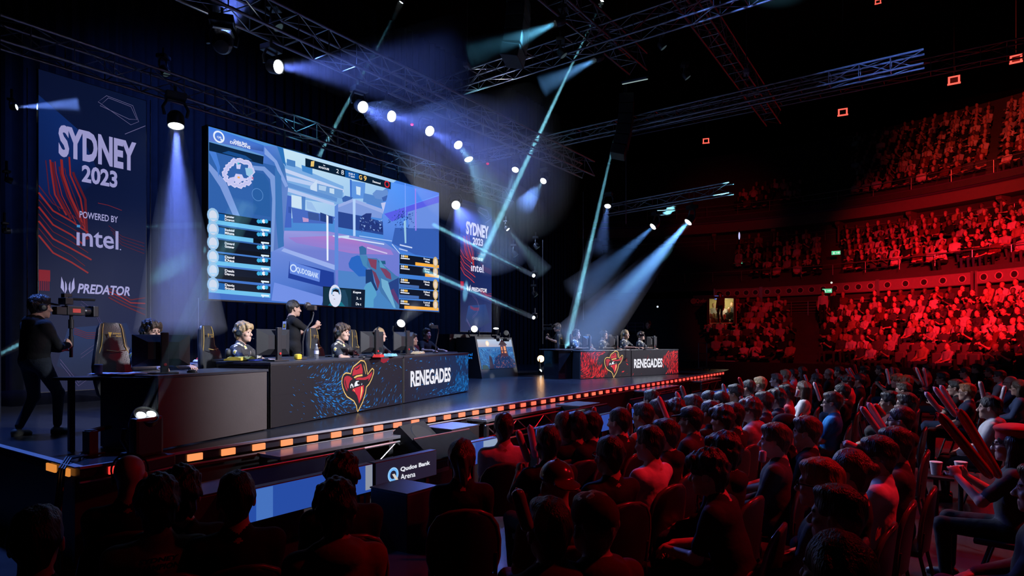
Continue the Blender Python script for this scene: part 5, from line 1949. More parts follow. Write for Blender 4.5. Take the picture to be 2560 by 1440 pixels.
truss('lighting_truss', 'long lattice truss above the desks carrying the row of bright blue-white lamps', (-1.5, 9.0, 6.95), (16.9, 9.0, 6.95))
truss('lighting_truss', 'lattice truss across the top of the big screen and both banners', (2.6, 12.15, 6.62), (17.2, 12.15, 6.62), .38, .38)
truss('lighting_truss', 'overhead truss end pointing away above the stage edge, with two lamps below', (8.6, 6.95, 9.25), (15.9, 6.95, 9.25), .5, .45)
truss('lighting_truss', 'dark overhead truss running out above the seated crowd', (9.5, 4.6, 9.3), (22.5, 4.95, 9.3), .45, .45)
truss('lighting_truss', 'cross truss high above the stage passing behind the two-lamp truss', (13.6, 15.5, 8.9), (13.1, -2, 8.9))
truss('lighting_truss', 'thin cross truss hanging lower over the far desk and crowd', (16.7, 13.5, 8.0), (16.4, 0.5, 8.0), .3, .3)
truss('lighting_truss', 'high cross truss in the dark above the tiers', (23.2, 11, 10.2), (23.2, -5, 10.2))
truss('lighting_truss', 'low truss carrying two lamps in front of the balcony', (19.3, 9.6, 6.25), (18.5, 5.2, 6.25), .3, .3)
# bright bar at the end of the two-lamp truss
p0, p1 = at_d(1556, 206, 17.2), at_d(1619, 193, 16.4)
t = thing('light_bar', 'lit bar crossing the end of the two-lamp overhead truss', 'lamp', p0)
MB().tube((0, 0, 0), p1 - p0, .045).build('housing', M_STEEL, t)
MB().tube(Vector((0, 0, -.05)), p1 - p0 + Vector((0, 0, -.05)), .012).build('tube', glow('bar_tube', (.55, .75, .75), .55, False), t)
for u, v0, v1, d in ((1565, 205, 560, 17.5), (1866, 0, 180, 15), (1168, 60, 200, 15.8), (68, 170, 960, 10.9), (376, 250, 830, 11.7), (496, 745, 900, 11.9), (1458, 480, 800, 22), (1357, 600, 860, 20), (625, 160, 290, 13.5)):
    a, b_ = at_d(u, v0, d), at_d(u, v1, d)
    top = 21.3 if v0 < 205 and d > 14 else a.z
    o = MB().tube((a.x, a.y, b_.z), (a.x, a.y, top), .011 if d > 12.5 else .008, None, 6).build('hanging_cable', M_STEEL)
    tag(o, {1565: 'thin vertical cable dropping from the end of the lamp truss', 1866: 'vertical cable above the dark crowd truss', 1168: 'thin cable with a small white box', 68: 'vertical wire at the outer side of the SYDNEY banner by the cameraman', 376: 'vertical wire at the screen side of the banner by the cameraman', 496: 'vertical wire beneath the corner of the screen', 1458: 'thin vertical cable in the dark right of the far banner', 1357: 'pole beside the beam lamps behind the far banner', 625: 'thin cable above the big screen'}[u], 'cable')
for u, v, d, lab in ((1168, 165, 15.8, 'small pale box hanging on a cable over the stage'), (1866, 181, 15, 'small dark box hanging on a cable over the crowd')):
    p = at_d(u, v, d)
    small('hoist_box', lab, 'hoist', p, .3, [('box', MB().box((0, 0, 0), (.26, .12, .10), 0, 0, None, .01), mat('hoist_paint', (.22, .2, .22), .5)), ('hook', MB().path([(0, 0, -.05), (0, 0, -.16), (.03, 0, -.2), (0, 0, -.24)], .012, 6), M_STEEL)])
# line array
for u, v, d, n, lab in ((1297, 8, 13.5, 5, 'curved black line array speaker stack hanging high above the stage'), (1567, 255, 17.6, 6, 'dark hanging speaker column below the end of the lamp truss')):
    p = at_d(u, v, d)
    t = thing('line_array', lab, 'speaker', p, .4, 'hanging speaker columns')
    for i in range(n):
        MB().box((0, -.03 * i * i / n, -.28 * i), (.7, .4, .26), 0, 0, Matrix.Rotation(.05 * i, 4, 'X'), .02).build('cabinet', M_BLACK, t)
    MB().tube((0, 0, .1), (0, 0, 21.3 - p.z), .012).build('chain', M_STEEL, t)


# ------------------------------------------------------------------ lamps and their beams in the haze
def haze_mat(name, density, tint=(1, 1, 1)):
    if name in MATS:
        return MATS[name]
    m = bpy.data.materials.new(name)
    m.use_nodes = True
    nt = m.node_tree
    nt.nodes.clear()
    o = nt.nodes.new('ShaderNodeOutputMaterial')
    v = nt.nodes.new('ShaderNodeVolumeScatter')
    v.inputs['Density'].default_value = density
    v.inputs['Color'].default_value = (*tint, 1)
    v.inputs['Anisotropy'].default_value = 0
    nt.links.new(v.outputs[0], o.inputs['Volume'])
    MATS[name] = m
    return m


def lamp(label, p, target, lens_r, col, lens_col, lens_str, power, half, length, density, hang=True, falloff='Linear', beam=None, group=None, name='moving_head_light', twin=0.0, r0=None):
    """a moving head: base, yoke, head, lens, and its own light; its beam shows as lit haze"""
    p, target = Vector(p), Vector(target)
    d = (target - p).normalized()
    x, y, z = basis(d, (0, 0, 1))
    Mh_ = Matrix((x, y, z)).transposed().to_4x4()
    t = thing(name, label, 'lamp', p, 0, group)
    s = lens_r / .1
    up = 1 if hang else -1
    h = MB()
    offs = [Vector((0, 0, 0))] if not twin else [x * twin, -x * twin]
    h.lathe([(.0, -.22 * s), (.075 * s, -.21 * s), (.105 * s, -.16 * s), (.113 * s, -.05 * s), (.110 * s, .0), (.104 * s, .0), (.10 * s, -.02 * s), (0, -.021 * s)], (0, 0, 0), d, 20)
    h.build('head', M_PLASTIC, t, True)
    yk = MB()
    hx = Vector((d.y, -d.x, 0))
    hx = hx.normalized() if hx.length > 1e-3 else Vector((1, 0, 0))
    c = -d * (.16 * s)
    yk.path([c + hx * .14 * s, c + hx * .16 * s + Vector((0, 0, .10 * s * up)), c + hx * .10 * s + Vector((0, 0, .22 * s * up)), c - hx * .10 * s + Vector((0, 0, .22 * s * up)), c - hx * .16 * s + Vector((0, 0, .10 * s * up)), c - hx * .14 * s], .022 * s, 8)
    yk.build('yoke', M_PLASTIC, t, True)
    bs = MB().box(c + Vector((0, 0, .27 * s * up)), (.26 * s, .22 * s, .09 * s), math.atan2(hx.y, hx.x), 0, None, .015)
    if hang:
        bs.tube(c + Vector((0, 0, .30 * s)), c + Vector((0, 0, .30 * s + .16)), .02)
    bs.build('base', M_PLASTIC, t)
    le = MB()
    for o_ in offs:
        le.lathe([(.098 * s, -.012 * s), (.088 * s, .0), (.05 * s, .008 * s), (0, .010 * s)] if not twin else [(.04, 0), (.03, .006), (0, .008)], o_, d, 20)
    le.build('lens', glow('lens_%s_%.1f' % ('_'.join('%.2f' % q for q in lens_col), lens_str), lens_col, lens_str, False), t, True)
    for i, o_ in enumerate(offs):
        if power > 0:
            l = bpy.data.lights.new('lamp_light', 'SPOT')
            l.energy, l.color = power * {'Constant': 8, 'Linear': 7, 'Quadratic': 13}[falloff], col
            l.spot_size, l.spot_blend = math.radians(half * 2.0), .65
            l.shadow_soft_size = min(.05, lens_r * .5)
            if falloff != 'Quadratic':
                l.use_nodes = True
                em = l.node_tree.nodes['Emission']
                lf = l.node_tree.nodes.new('ShaderNodeLightFalloff')
                lf.inputs['Strength'].default_value = 1.0
                em.inputs['Color'].default_value = (*col, 1)
                l.color = (1, 1, 1)
                l.node_tree.links.new(lf.outputs[falloff], em.inputs['Strength'])
            lo = bpy.data.objects.new('lamp_light', l)
            COL.objects.link(lo)
            lo.parent = t
            lo.location = o_ + d * (.04 * s)
            lo.rotation_euler = (-d).to_track_quat('Z', 'Y').to_euler()
        if density > 0:
            cone = MB()
            ra = lens_r * .9 if r0 is None else r0
            e = d * length
            n = 28
            rg = lambda c_, r: [c_ + x * (r * math.cos(2 * PI * k_ / n)) + y * (r * math.sin(2 * PI * k_ / n)) for k_ in range(n)]
            cone.loft([rg(p + o_ + d * (.03 * s), ra), rg(p + o_ + e, ra + length * math.tan(math.radians(half)))])
            q = cone.build('haze', haze_mat('haze_%g' % density, density))
            tag(q, 'lit haze in the beam of the ' + label.replace('bright ', '').split(',')[0], 'haze', None, 'stuff')
    return t


BLUEW = (.13, .22, 1.0)
CYAN = (.22, .66, .85)
WHITE_L = (.9, .94, 1.0)
G1 = 'blue-white lamps on the truss above the desks'
rowY = 9.0
# (u, v), direction in the picture, label
for i, (u, v, du, dv, dd, r, half, ln, dens, pw, lab) in enumerate((
        (558, 101, 40, -160, 2.5, .105, 7, 2.6, .16, 260, 'bright round blue-white lamp at the camera end of the desk truss, shining up'),
        (697, 167, 300, 20, -1.0, .085, 12, 3.2, .10, 90, 'bright lamp second from the camera end of the desk truss, shining along it'),
        (908, 268, 260, 130, -2.2, .085, 14, 3.4, .10, 80, 'lamp with glinting housing, third along the desk truss'),
        (980, 291, 300, 60, -2.0, .085, 13, 3.4, .09, 80, 'bright lamp fourth along the desk truss'),
        (1075, 328, 260, 140, -2.4, .085, 13, 3.6, .09, 90, 'bright lamp fifth along the desk truss, above the red light'),
        (1146, 363, 120, 160, -1.6, .08, 10, 3.0, .12, 90, 'bright lamp of the close pair on the desk truss, upper one'),
        (1172, 399, 60, 180, -.6, .08, 10, 2.6, .10, 90, 'bright lamp of the close pair on the desk truss, lower one'),
        (1288, 425, -40, 120, -1.0, .07, 8, 1.2, .10, 60, 'small lamp eighth along the desk truss'),
        (1358, 453, -60, 80, -1.0, .07, 8, 1.2, .10, 60, 'last small lamp at the far end of the desk truss'))):
    p = at_y(u, v, rowY)
    d0 = (p - CAM).dot(FWD)
    tgt = at_d(u + du, v + dv, d0 + dd)
    lamp(lab, p, tgt, r * 1.25, BLUEW if i < 5 else (.2, .5, .75), (.86, .90, 1.0), 6, pw, half, ln * 1.05, dens, True, 'Quadratic', None, G1)
for u, v, d, lab in ((1030, 310, 13.0, 'small red standby lamp hanging on the desk truss by the fifth lamp'), (1219, 408, 14.4, 'small red standby lamp beyond the close pair of lamps')):
    p = at_d(u, v, d)
    small('warning_lamp', lab, 'lamp', p, 0, [('housing', MB().lathe([(.03, 0), (.03, .1), (.015, .16), (.01, .55)]), M_PLASTIC), ('lens', MB().ell((0, 0, -.01), (.035, .035, .03)), glow('red_lens', (1, .02, .08), 1.2, False))])
# washes beside the banners and on the far trusses
for u, v, d, du, dv, dd, r, half, ln, dens, pw, col, lab in (
        (440, 316, 11.7, 12, 420, -.6, .115, 9, 3.4, .16, 330, BLUEW, 'bright oval lamp shining down between the cameraman banner and the screen'),
        (1140, 513, 18.4, 50, 90, -3, .11, 12, 2.4, .14, 260, BLUEW, 'bright lamp at the top corner of the farther banner'),
        (1393, 57, 12.9, -160, 70, .5, .075, 11, 1.7, .12, 120, (.12, .5, .8), 'teal-white lamp below the two-lamp overhead truss, upper one'),
        (1491, 148, 15.3, -120, 60, .5, .075, 11, 1.3, .10, 100, (.14, .42, .9), 'white lamp below the two-lamp overhead truss, lower one'),
        (1519, 516, 20.5, -10, 60, -.5, .09, 10, 1.6, .06, 100, (.14, .3, .9), 'lone lamp in the dark above the far desk'),
        (1632, 567, 20.2, -130, 120, -.5, .10, 9, 3.0, .06, 200, (.12, .34, .9), 'lamp on the low truss before the balcony, nearer the desk'),
        (1720, 556, 19.2, -240, 270, -.6, .105, 8.5, 5.2, .10, 900, (.12, .32, .85), 'lamp on the low balcony truss throwing a wide blue shaft at the far desk'),
        (1270, 574, 20.0, 50, 60, -.2, .055, 8, 1.6, .07, 60, (.2, .5, .6), 'small tilted lamp right of the farther banner')):
    p = at_d(u, v, d)
    lamp(lab, p, at_d(u + du, v + dv, d + dd), r * 1.15, col, (.88, .94, 1.0), 6, pw, half, ln * 1.15 if ln < 5 else ln, dens, True, 'Quadratic', None, 'wash lamps on the outer trusses')
# narrow beams
for (u, v, d), (u2, v2, d2), ln, half, dens, pw, lc, lab, hang in (
        ((1003, 6, 15.5), (605, 752, 16.6), 8.6, .75, .16, 1100, 8, 'beam lamp above the stage sending a thin teal beam behind the screen', True),
        ((1505, 2, 18.5), (1205, 640, 19.2), 8.4, .85, .18, 2200, 20, 'brightest beam lamp at the top edge, sending a long beam behind the farther banner', True),
        ((1562, 235, 19.5), (1424, 838, 19.9), 8.0, .80, .15, 1400, 6, 'beam lamp below the truss end sending a thin beam down behind the far desk', True),
        ((1334, 689, 19.8), (1060, 550, 14.8), 5.4, .60, .24, 1500, 16, 'upper beam lamp beside the farther banner with a teal beam', True),
        ((1334, 794, 19.8), (1040, 668, 14.8), 5.6, .60, .24, 1500, 16, 'lower beam lamp beside the farther banner with a teal beam', True),
        ((1352, 926, 20.5), (1440, 842, 20.0), 1.5, 2.2, .40, 1320, 16, 'floor beam lamp pointing up beside the far camera operator', False),
        ((24, 577, 10.2), (520, 562, 13.2), 4.4, .40, .18, 352, 4, 'beam lamp at the dark curtain edge crossing the intel word', True),
        ((30, 453, 10.2), (330, 560, 11.6), 1.6, 1.2, .10, 176, 4, 'faint beam lamp at the dark curtain edge above the intel word', True),
        ((42, 268, 10.2), (190, 262, 10.4), .9, 8, .16, 660, 4, 'blue wash lamp hidden behind the dark curtain edge beside the banner', True),
        ((-40, 905, 9.6), (70, 850, 10.0), .8, 3.5, .22, 528, 4, 'pale beam lamp at the frame edge behind the cameraman', False)):
    p = at_d(u, v, d)
    lamp(lab, p, at_d(u2, v2, d2), .052 if d > 12 else .045, CYAN if 'blue wash' not in lab else (.15, .3, 1), (.85, .97, 1.0), lc, pw, half, ln, dens, hang, 'Constant' if ln > 2 else 'Linear', None, 'thin beam lamps', 'beam_light', 0, .075 if ln > 5 else .045)
# stage-floor lamps
p = at_d(366, 1036, 5.78)
t = lamp('twin-lens moving lamp on the stage corner before the plain desk', p, at_d(492, 765, 5.35), .10, CYAN, (.9, .98, 1), 14, 260, .95, 2.3, .42, False, 'Constant', None, None, 'moving_head_light', .045, .026)
q = MB().box((0, 0, -.44), (.38, .30, .12), .3, 0, None, .02).box((0, 0, -.20), (.30, .10, .36), .3, 0, None, .03)
q.build('floor_base', M_PLASTIC, t)
for u, v, d, r, tg, lab, st, z0 in ((1003, 808, 13.2, .088, (1140, 640, 11), 'round white-faced moving lamp on a stand behind the near desk', 5, STG), (1186, 822, 18.75, .10, (1210, 760, 16.5), 'bright moving lamp standing on the LED booth, near corner', 5, STG + 1.2), (1240, 821, 19.3, .085, (1243, 700, 18.8), 'bright moving lamp standing on the LED booth, middle', 6, STG + 1.2), (1266, 832, 19.5, .08, (1300, 815, 18), 'unlit moving lamp standing on the LED booth, far corner', .08, STG + 1.2)):
    p = at_d(u, v, d)
    t = lamp(lab, p, at_d(*tg), r, (.8, .9, 1), (.9, .96, 1.0), st, 40 if st > 1 else 0, 9, .9, .10 if st > 1 else 0, False, 'Linear', None, 'moving lamps standing on the stage')  # the unlit one keeps a faint glow painted on its lens
    zz = z0 - p.z
    if zz < -.45:
        MB().tube((0, 0, zz), (0, 0, -.28), .03).lathe([(.2, zz), (.2, zz + .03), (.03, zz + .05)]).build('stand', M_PLASTIC, t)
    else:
        MB().box((0, 0, zz / 2 - .12), (.16, .16, abs(zz) - .2 if abs(zz) > .25 else .05)).build('stand', M_PLASTIC, t)
p = at_d(1352, 897, 20.6)
t = thing('blinder_lamp', 'warm orange round lamp low on the stage beside the far camera operator', 'lamp', p)
d_ = (CAM - p).normalized()
MB().lathe([(.0, -.2), (.10, -.19), (.13, -.1), (.13, .0), (.115, .0), (.11, -.02), (0, -.02)], (0, 0, 0), d_, 20).build('housing', M_PLASTIC, t, True)
MB().lathe([(.112, -.01), (.06, .0), (0, .003)], (0, 0, 0), d_, 20).build('lens', glow('warm_lens', (1.0, .50, .16), 9.0), t, True)
MB().box((0, .05, (STG - p.z) / 2), (.06, .06, p.z - STG)).box((0, .05, STG - p.z + .02), (.3, .3, .04)).build('stand', M_PLASTIC, t)
# small dark fixtures in the rig
for u, v, d, lab in ((418, 185, 12.6, 'unlit dark lamp hanging above the gap between banner and screen'), (1720, 195, 16, 'unlit dark lamp hanging on the cross truss'), (1660, 120, 15, 'unlit lamp with glinting rim near the overhead trusses'), (1410, 140, 13.6, 'unlit dark lamp right below the teal-white lamp'), (697, 70, 10.4, 'small unlit teal lamp above the desk truss'), (1290, 640, 20.5, 'unlit lamp beside the farther banner'), (1345, 620, 20.8, 'unlit lamp high on the pole by the beam lamps'), (1340, 740, 20.8, 'unlit lamp between the two teal beam lamps')):
    p = at_d(u, v, d)
    lamp(lab, p, p + Vector((.3, -.5, -.8)), .085, (1, 1, 1), (.25, .4, .45), .12, 0, 5, 1, 0, True, 'Linear', None, 'unlit lamps in the rig')  # unlit lenses get a faint teal glow as a painted sheen

# ------------------------------------------------------------------ things on and before the stage
q = MB()
for k_ in range(3):
    r = random.Random(k_)
    q.path([(2.75 - .06 * k_, 6.75 + .1 * k_, STG + .012), (2.5, 6.60 + .03 * k_, STG + .03), (2.36, 6.45 + .05 * k_, STG + .05), (2.27, 6.35 + .05 * k_, STG - .02), (2.22, 6.3 + .06 * k_, .5), (2.2, 6.2 + .1 * k_, .02), (2.3 + .3 * k_, 5.9, .015)], .011, 6)
tag(q.build('cable', M_BLACK, None, True), 'black cables looping over the stage corner', 'cable')
p = at_z(226, 1140, STG)
t = thing('floor_bracket', 'low black steel bracket on the stage beside the first table', 'bracket', p, .3)
MB().box((0, 0, .12), (.09, .09, .24)).build('post', M_BLACK, t)
MB().box((.13, .06, .235), (.34, .07, .03), .4).build('arm', M_BLACK, t)
p = at_z(1757, 925, STG)
t = thing('wheeled_rack', 'empty tall metal rack frame on the far end of the stage', 'rack', p, -.45)
w_ = .42
for x in (-w_ / 2, w_ / 2):
    MB().tube((x, 0, .08), (x, 0, 1.02), .018).build('post', M_STEEL, t)
for z in (.10, .62, 1.02):
    MB().tube((-w_ / 2, 0, z), (w_ / 2, 0, z), .015).build('crossbar', M_STEEL, t)
b_ = MB()
for x in (-w_ / 2, w_ / 2):
    b_.tube((x, -.16, .06), (x, .16, .06), .02)
    for y in (-.15, .15):
        b_.lathe([(.03, -.012), (.03, .012)], (x, y, .03), (1, 0, 0), 10)
b_.build('wheel_base', M_STEEL, t)
# the line of LED boards between stage and seats
YB = 4.9
BLUEB = glow('board_blue', (.012, .07, .36), 1.0)
def board(label, xa, xb, z0, z1, m, art=None, tilt=0.0):
    t = thing('led_board', label, 'sign', (xa, YB, 0), 0, 'low LED boards in front of the stage')
    w = xb - xa
    MB().box((w / 2, .06, (z0 + z1) / 2), (w, .10, z1 - z0), 0, 0, None, .008).build('cabinet', M_BLACK, t)
    MB().box((w / 2, .006, (z0 + z1) / 2), (w - .02, .006, z1 - z0 - .02)).build('panel', m, t)
    for x in (.12, w - .12):
        MB().box((x, .10, z0 / 2), (.05, .12, z0)).build('foot', M_BLACK, t)
    if art:
        P = Paint(.0006)
        art(P, w)
        o = P.build('lettering', M_LEDQ, t)
        o.location = (0, -.0, 0)
    return t


PB = Plane(Vector((0, YB, 0)), Vector((1, 0, 0)))
bx = lambda u, v: PB.pixel(u, v)[0]
xs, xe = bx(939, 1180), bx(1093, 1150)


def qsign(P, w):
    g = lambda u, v: (PB.pixel(u, v)[0] - xs, PB.pixel(u, v)[1])
    c = g(983, 1187)
    P.ring(c[0], c[1], .062, .034, lin(110, 180, 245), 28)
    P.ring(c[0], c[1], .074, .008, lin(170, 215, 250), 28)
    P.poly([g(980, 1186), g(986, 1184), g(1000, 1205), g(993, 1207)], lin(210, 205, 195))
    P.quadtext('Qudos Bank', [g(1001, 1181), g(1075, 1163), g(1075, 1151), g(1001, 1168)], lin(238, 240, 250), .03)
    P.quadtext('Arena', [g(1001, 1200), g(1038, 1191), g(1038, 1178), g(1001, 1186)], lin(238, 240, 250), .01)


board('dark sign board lettered Qudos Bank Arena below the stage', xs, xe, .44, .735, glow('board_dark', (.006, .012, .03), 1.0), qsign)
board('long plain blue LED board between the dark sign and the seated heads beside it', bx(575, 1240), xs - .03, .44, .735, BLUEB)
t = bpy.data.objects['led_board.001']
MB().box((bx(662, 1230) - bx(575, 1240), .001, .587), (.16, .004, .27)).build('pale_patch', glow('board_pale', (.05, .16, .5), 1.0, False), t)
MB().box((xs - .03 - bx(575, 1240) - .06, .001, .60), (.09, .004, .25)).build('corner_tape', glow('board_white', (.35, .4, .5), .7, False), t)
x2 = bx(1143, 1120)


def patches(P, w):
    for i, (a, b_, c) in enumerate(((.02, .22, (24, 84, 170)), (.27, .32, (70, 110, 180)), (.36, .42, (66, 104, 170)), (.62, .98, (140, 160, 190)))):
        P.rect(a * w, .46, b_ * w, .72, lin(*c))


board('blue and white LED board behind the ponytailed woman', x2, bx(1245, 1095), .44, .735, BLUEB, patches)


def qpart(P, w):
    P.ring(.28, .585, .075, .03, lin(110, 180, 245), 26)
    P.rect(.43, .50, .445, .68, lin(210, 220, 245))
    P.rect(.43, .665, .52, .68, lin(210, 220, 245))


board('blue LED board with half-hidden ring letter beyond the two white clapper sticks', bx(1340, 1085), bx(1500, 1045), .44, .735, BLUEB, qpart)
board('blue LED board behind the raised plastic-wrapped stick', bx(1504, 1040), bx(1600, 1022), .44, .735, BLUEB)


def swirl(P, w):
    P.ring(w * .55, .60, .11, .03, lin(150, 190, 245), 24)
    P.poly([(w * .55, .56), (w * .68, .60), (w * .64, .68), (w * .54, .66)], lin(190, 215, 250))


board('blue LED board with pale swirl logo beyond the orange hoodies', bx(1604, 1018), bx(1705, 997), .44, .735, BLUEB, swirl)


def house(P, w):
    P.line([(w * .16, .50), (w * .16, .62), (w * .26, .70), (w * .36, .62), (w * .36, .50)], .025, lin(236, 240, 250), True)
    P.text('aWOL', w * .42, .58, w * .86, .66, lin(236, 240, 250), .04)
    P.text('arena', w * .46, .51, w * .74, .55, lin(200, 210, 60), .02)


board('dark LED board with white house logo beyond the crowd', bx(1712, 995), bx(1762, 984), .44, .76, glow('board_dark', (.006, .012, .03), 1.0), house)
board('last blue LED board of the line, near the end of the stage', bx(1768, 983), bx(1870, 950), .44, .735, BLUEB)
# sloping glossy monitors behind the boards
M_GLOSS = mat('gloss_dark', (.012, .013, .016), .12, 0, .3, 9, .05, 8, .6)
for xa, xb, lab in ((bx(640, 1230) + .1, xs + .35, 'long sloping glossy black screen panel behind the plain blue board'), (bx(1120, 1100), bx(1255, 1080), 'sloping glossy black panel behind the ponytailed woman'), (bx(1470, 1040), bx(1585, 1010), 'sloping glossy black panel behind the raised arms'), (bx(1640, 1000), bx(1760, 975), 'sloping glossy black panel near the farther boards')):
    t = thing('floor_monitor_panel', lab, 'screen', (xa, YB + .22, 0), 0, 'sloping black panels behind the boards')
    w = xb - xa
    q = MB()
    q.add([(0, 0, .56), (w, 0, .56), (w, .34, .78), (0, .34, .78), (0, .05, .52), (w, .05, .52), (w, .38, .74), (0, .38, .74)], [(0, 1, 2, 3), (7, 6, 5, 4), (0, 4, 5, 1), (1, 5, 6, 2), (2, 6, 7, 3), (3, 7, 4, 0)])
    q.build('panel', M_GLOSS, t)
    MB().tube((0, .34, .785), (w, .34, .785), .010).build('edge', M_STEEL, t)
    for x in (.1, w - .1):
        MB().box((x, .22, .29), (.06, .1, .58)).build('leg', M_BLACK, t)
# wedges, cases
def wedge(label, p, rz):
    t = thing('wedge_speaker', label, 'speaker', p, rz, 'floor wedge speakers')
    q = MB()
    q.add([(-.3, -.28, 0), (.3, -.28, 0), (.3, .25, 0), (-.3, .25, 0), (-.3, -.2, .16), (.3, -.2, .16), (.3, .16, .46), (-.3, .16, .46), (-.3, .25, .38), (.3, .25, .38)],
          [(3, 2, 1, 0), (0, 1, 5, 4), (4, 5, 6, 7), (7, 6, 9, 8), (8, 9, 2, 3), (0, 4, 7, 8, 3), (1, 2, 9, 6, 5)])
    q.build('cabinet', M_BLACK, t)
    n_ = Vector((0, -.3, .36)).normalized()
    MB().lathe([(.2, 0), (.19, .012), (.0, .014)], (0, -.02, .31), n_, 20).build('grille', mat('speaker_grille', (.02, .02, .02), .6, .3, .4, 120), t)


p = at_y(1055, 1100, 5.75)
wedge('black wedge speaker with curved edge between the shelves under the stage', (p.x, p.y, .44), .2)
t = thing('equipment_case', 'black case under the wedge speaker below the stage', 'case', (p.x, p.y, 0), 0)
MB().box((0, 0, .22), (.9, .65, .44), 0, 0, None, .01).build('body', M_BLACK, t)
MB().box((0, -.33, .33), (.3, .02, .05)).build('handle', M_STEEL, t)
for u, v, w, h, y, lab in ((1130, 1085, .6, .80, 5.75, 'tall black case with lit edge between the wedge and the long shelf'), (1445, 1000, .8, .8, 5.8, 'black case beneath the middle of the stage edge'), (590, 1180, 1.2, .62, 5.7, 'low black box at the near end below the first shelf'), (1010, 1290, .42, .55, 4.45, 'black speaker box standing on the floor before the dark sign')):
    p = at_y(u, v, y)
    t = thing('equipment_case', lab, 'case', (p.x, y, 0), 0, 'black cases below the stage')
    MB().box((0, 0, h / 2), (w, .5, h), 0, 0, None, .012).build('body', M_BLACK, t)
    MB().box((0, 0, h + .006), (w + .01, .51, .014)).build('lid_edge', M_STEEL if h > .7 else M_BLACK, t)
# ------------------------------------------------------------------ the bowl of tiered seats at the end of the hall
BC = Vector((19.4, 9.0, 0))
pol = lambda r, a, z: (BC.x + r * math.cos(a), BC.y + r * math.sin(a), z)
A0, A1 = math.radians(-82), math.radians(46)
NA = 64
ANG = [A0 + (A1 - A0) * i / NA for i in range(NA + 1)]
M_CONC = mat('tier_concrete', (.045, .042, .042), .85, 0, .25, 3)
M_WALLB = mat('bowl_wall', (.045, .034, .032), .8, 0, .25, 4)
M_FASC = mat('balcony_fascia', (.075, .03, .11), .5, 0, .15, 3)  # the band's purple glow is put into this base colour
M_SOFF = mat('soffit_beige', (.14, .105, .085), .7, 0, .12, 4)
M_RAIL = mat('rail_steel', (.40, .38, .38), .35, .7, .1, 20)


def arc(b, prof, a0=A0, a1=A1, n=NA, mi=0):
    """sweep a (radius, height) outline round the bowl"""
    rings = []
    for i in range(n + 1):
        a = a0 + (a1 - a0) * i / n
        rings.append([pol(r, a, z) for r, z in prof])
    return b.loft(rings, mi, False, False, False)


def structure(name, b, m, label):
    return tag(b.build(name, m), label, None, None, 'structure')


TIERS = {'lower': (11.8, .62, .75, .31, 9), 'middle': (17.7, .5, 5.2, .36, 7), 'upper': (20.3, .6, 9.65, .42, 12)}
for nm, (r0, dr, z0, dz, n) in TIERS.items():
    prof = [(r0 - .42, z0 - .75 if nm == 'lower' else z0 - .3)]
    for i in range(n):
        prof += [(r0 + dr * i - (.42 if i == 0 else .12), z0 + dz * i), (r0 + dr * (i + 1) - .12, z0 + dz * i)]
    prof += [(r0 + dr * n - .12, z0 + dz * n + (.0 if nm == 'lower' else .8))]
    structure('floor_%s_tier' % nm, arc(MB(), prof), M_CONC, '%s stepped concrete seating tier of the arena' % nm)
structure('wall_bowl_lower', arc(MB(), [(17.5, 3.2), (17.5, 4.5)]), M_WALLB, 'brown wall behind the lower seats')
structure('wall_bowl_middle', arc(MB(), [(21.35, 6.5), (21.35, 9.6)]), M_WALLB, 'dark wall behind the middle seats')
structure('wall_bowl_front', arc(MB(), [(11.32, 0), (11.32, 1.0), (11.36, 1.0)]), M_DARK, 'low dark wall at the foot of the lower tier')
structure('trim_balcony', arc(MB(), [(20.1, 9.25), (20.02, 9.3), (20.0, 9.72), (20.12, 9.74)]), M_FASC, 'purple lit balcony front of the upper tier')
structure('trim_soffit', arc(MB(), [(20.1, 9.25), (20.25, 8.72), (21.3, 8.72)]), M_SOFF, 'beige soffit under the upper balcony')
structure('trim_upper_wall', arc(MB(), [(27.6, 14.6), (27.6, 15.5), (27.7, 15.5)]), M_WALLB, 'low wall behind the top row of the upper tier')

# ring-hole panels, one per bay
for k, (a0, a1, nh) in enumerate(((-.60, -.36, 5), (-.355, -.02, 10), (-.015, .13, 5), (-.86, -.61, 7))):
    t = thing('balcony_parapet', ['red-lit balcony panel with five round holes, third bay', 'long red-lit balcony panel with ten round holes', 'short red-lit balcony panel with five round holes near the doorway', 'red-lit balcony panel at the picture edge'][k], 'panel', (0, 0, 0), 0, 'panels with round holes along the middle balcony')
    b = MB()
    arc(b, [(17.25, 4.42), (17.2, 4.45), (17.2, 4.95), (17.3, 4.98)], a0, a1, 12)
    b.build('face', mat('panel_paint', (.22, .18, .18), .5, 0, .15, 8), t)
    for i in range(nh):
        a = a0 + (a1 - a0) * (i + .5) / nh
        n_ = Vector((-math.cos(a), -math.sin(a), 0))
        MB().lathe([(.13, 0), (.0, .002)], pol(17.195, a, 4.7), n_, 16).build('hole', M_DARK, t)
        MB().lathe([(.13, .0), (.135, .02), (.165, .02), (.17, .0)], pol(17.195, a, 4.7), n_, 16).build('ring', mat('ring_trim', (.6, .5, .5), .4, .3), t)
    for a in (a0, a1):
        MB().box(pol(17.2, a, 4.2), (.08, .08, 1.6), a).build('post', M_RAIL, t)


def rail(label, r, z, a0, a1, nrail=1, h=.0, posts=6, rad=.022):
    t = thing('handrail', label, 'railing', (0, 0, 0), 0, None)
    b = MB()
    for k in range(nrail):
        b.path([pol(r, a0 + (a1 - a0) * i / 24, z - k * h) for i in range(25)], rad if k == 0 else rad * .8, 6)
    b.build('rail', M_RAIL, t, True)
    for i in range(posts + 1):
        a = a0 + (a1 - a0) * i / posts
        MB().tube(pol(r, a, z), pol(r, a, z - max(.55, nrail * h)), .018, None, 6).build('upright', M_RAIL, t)


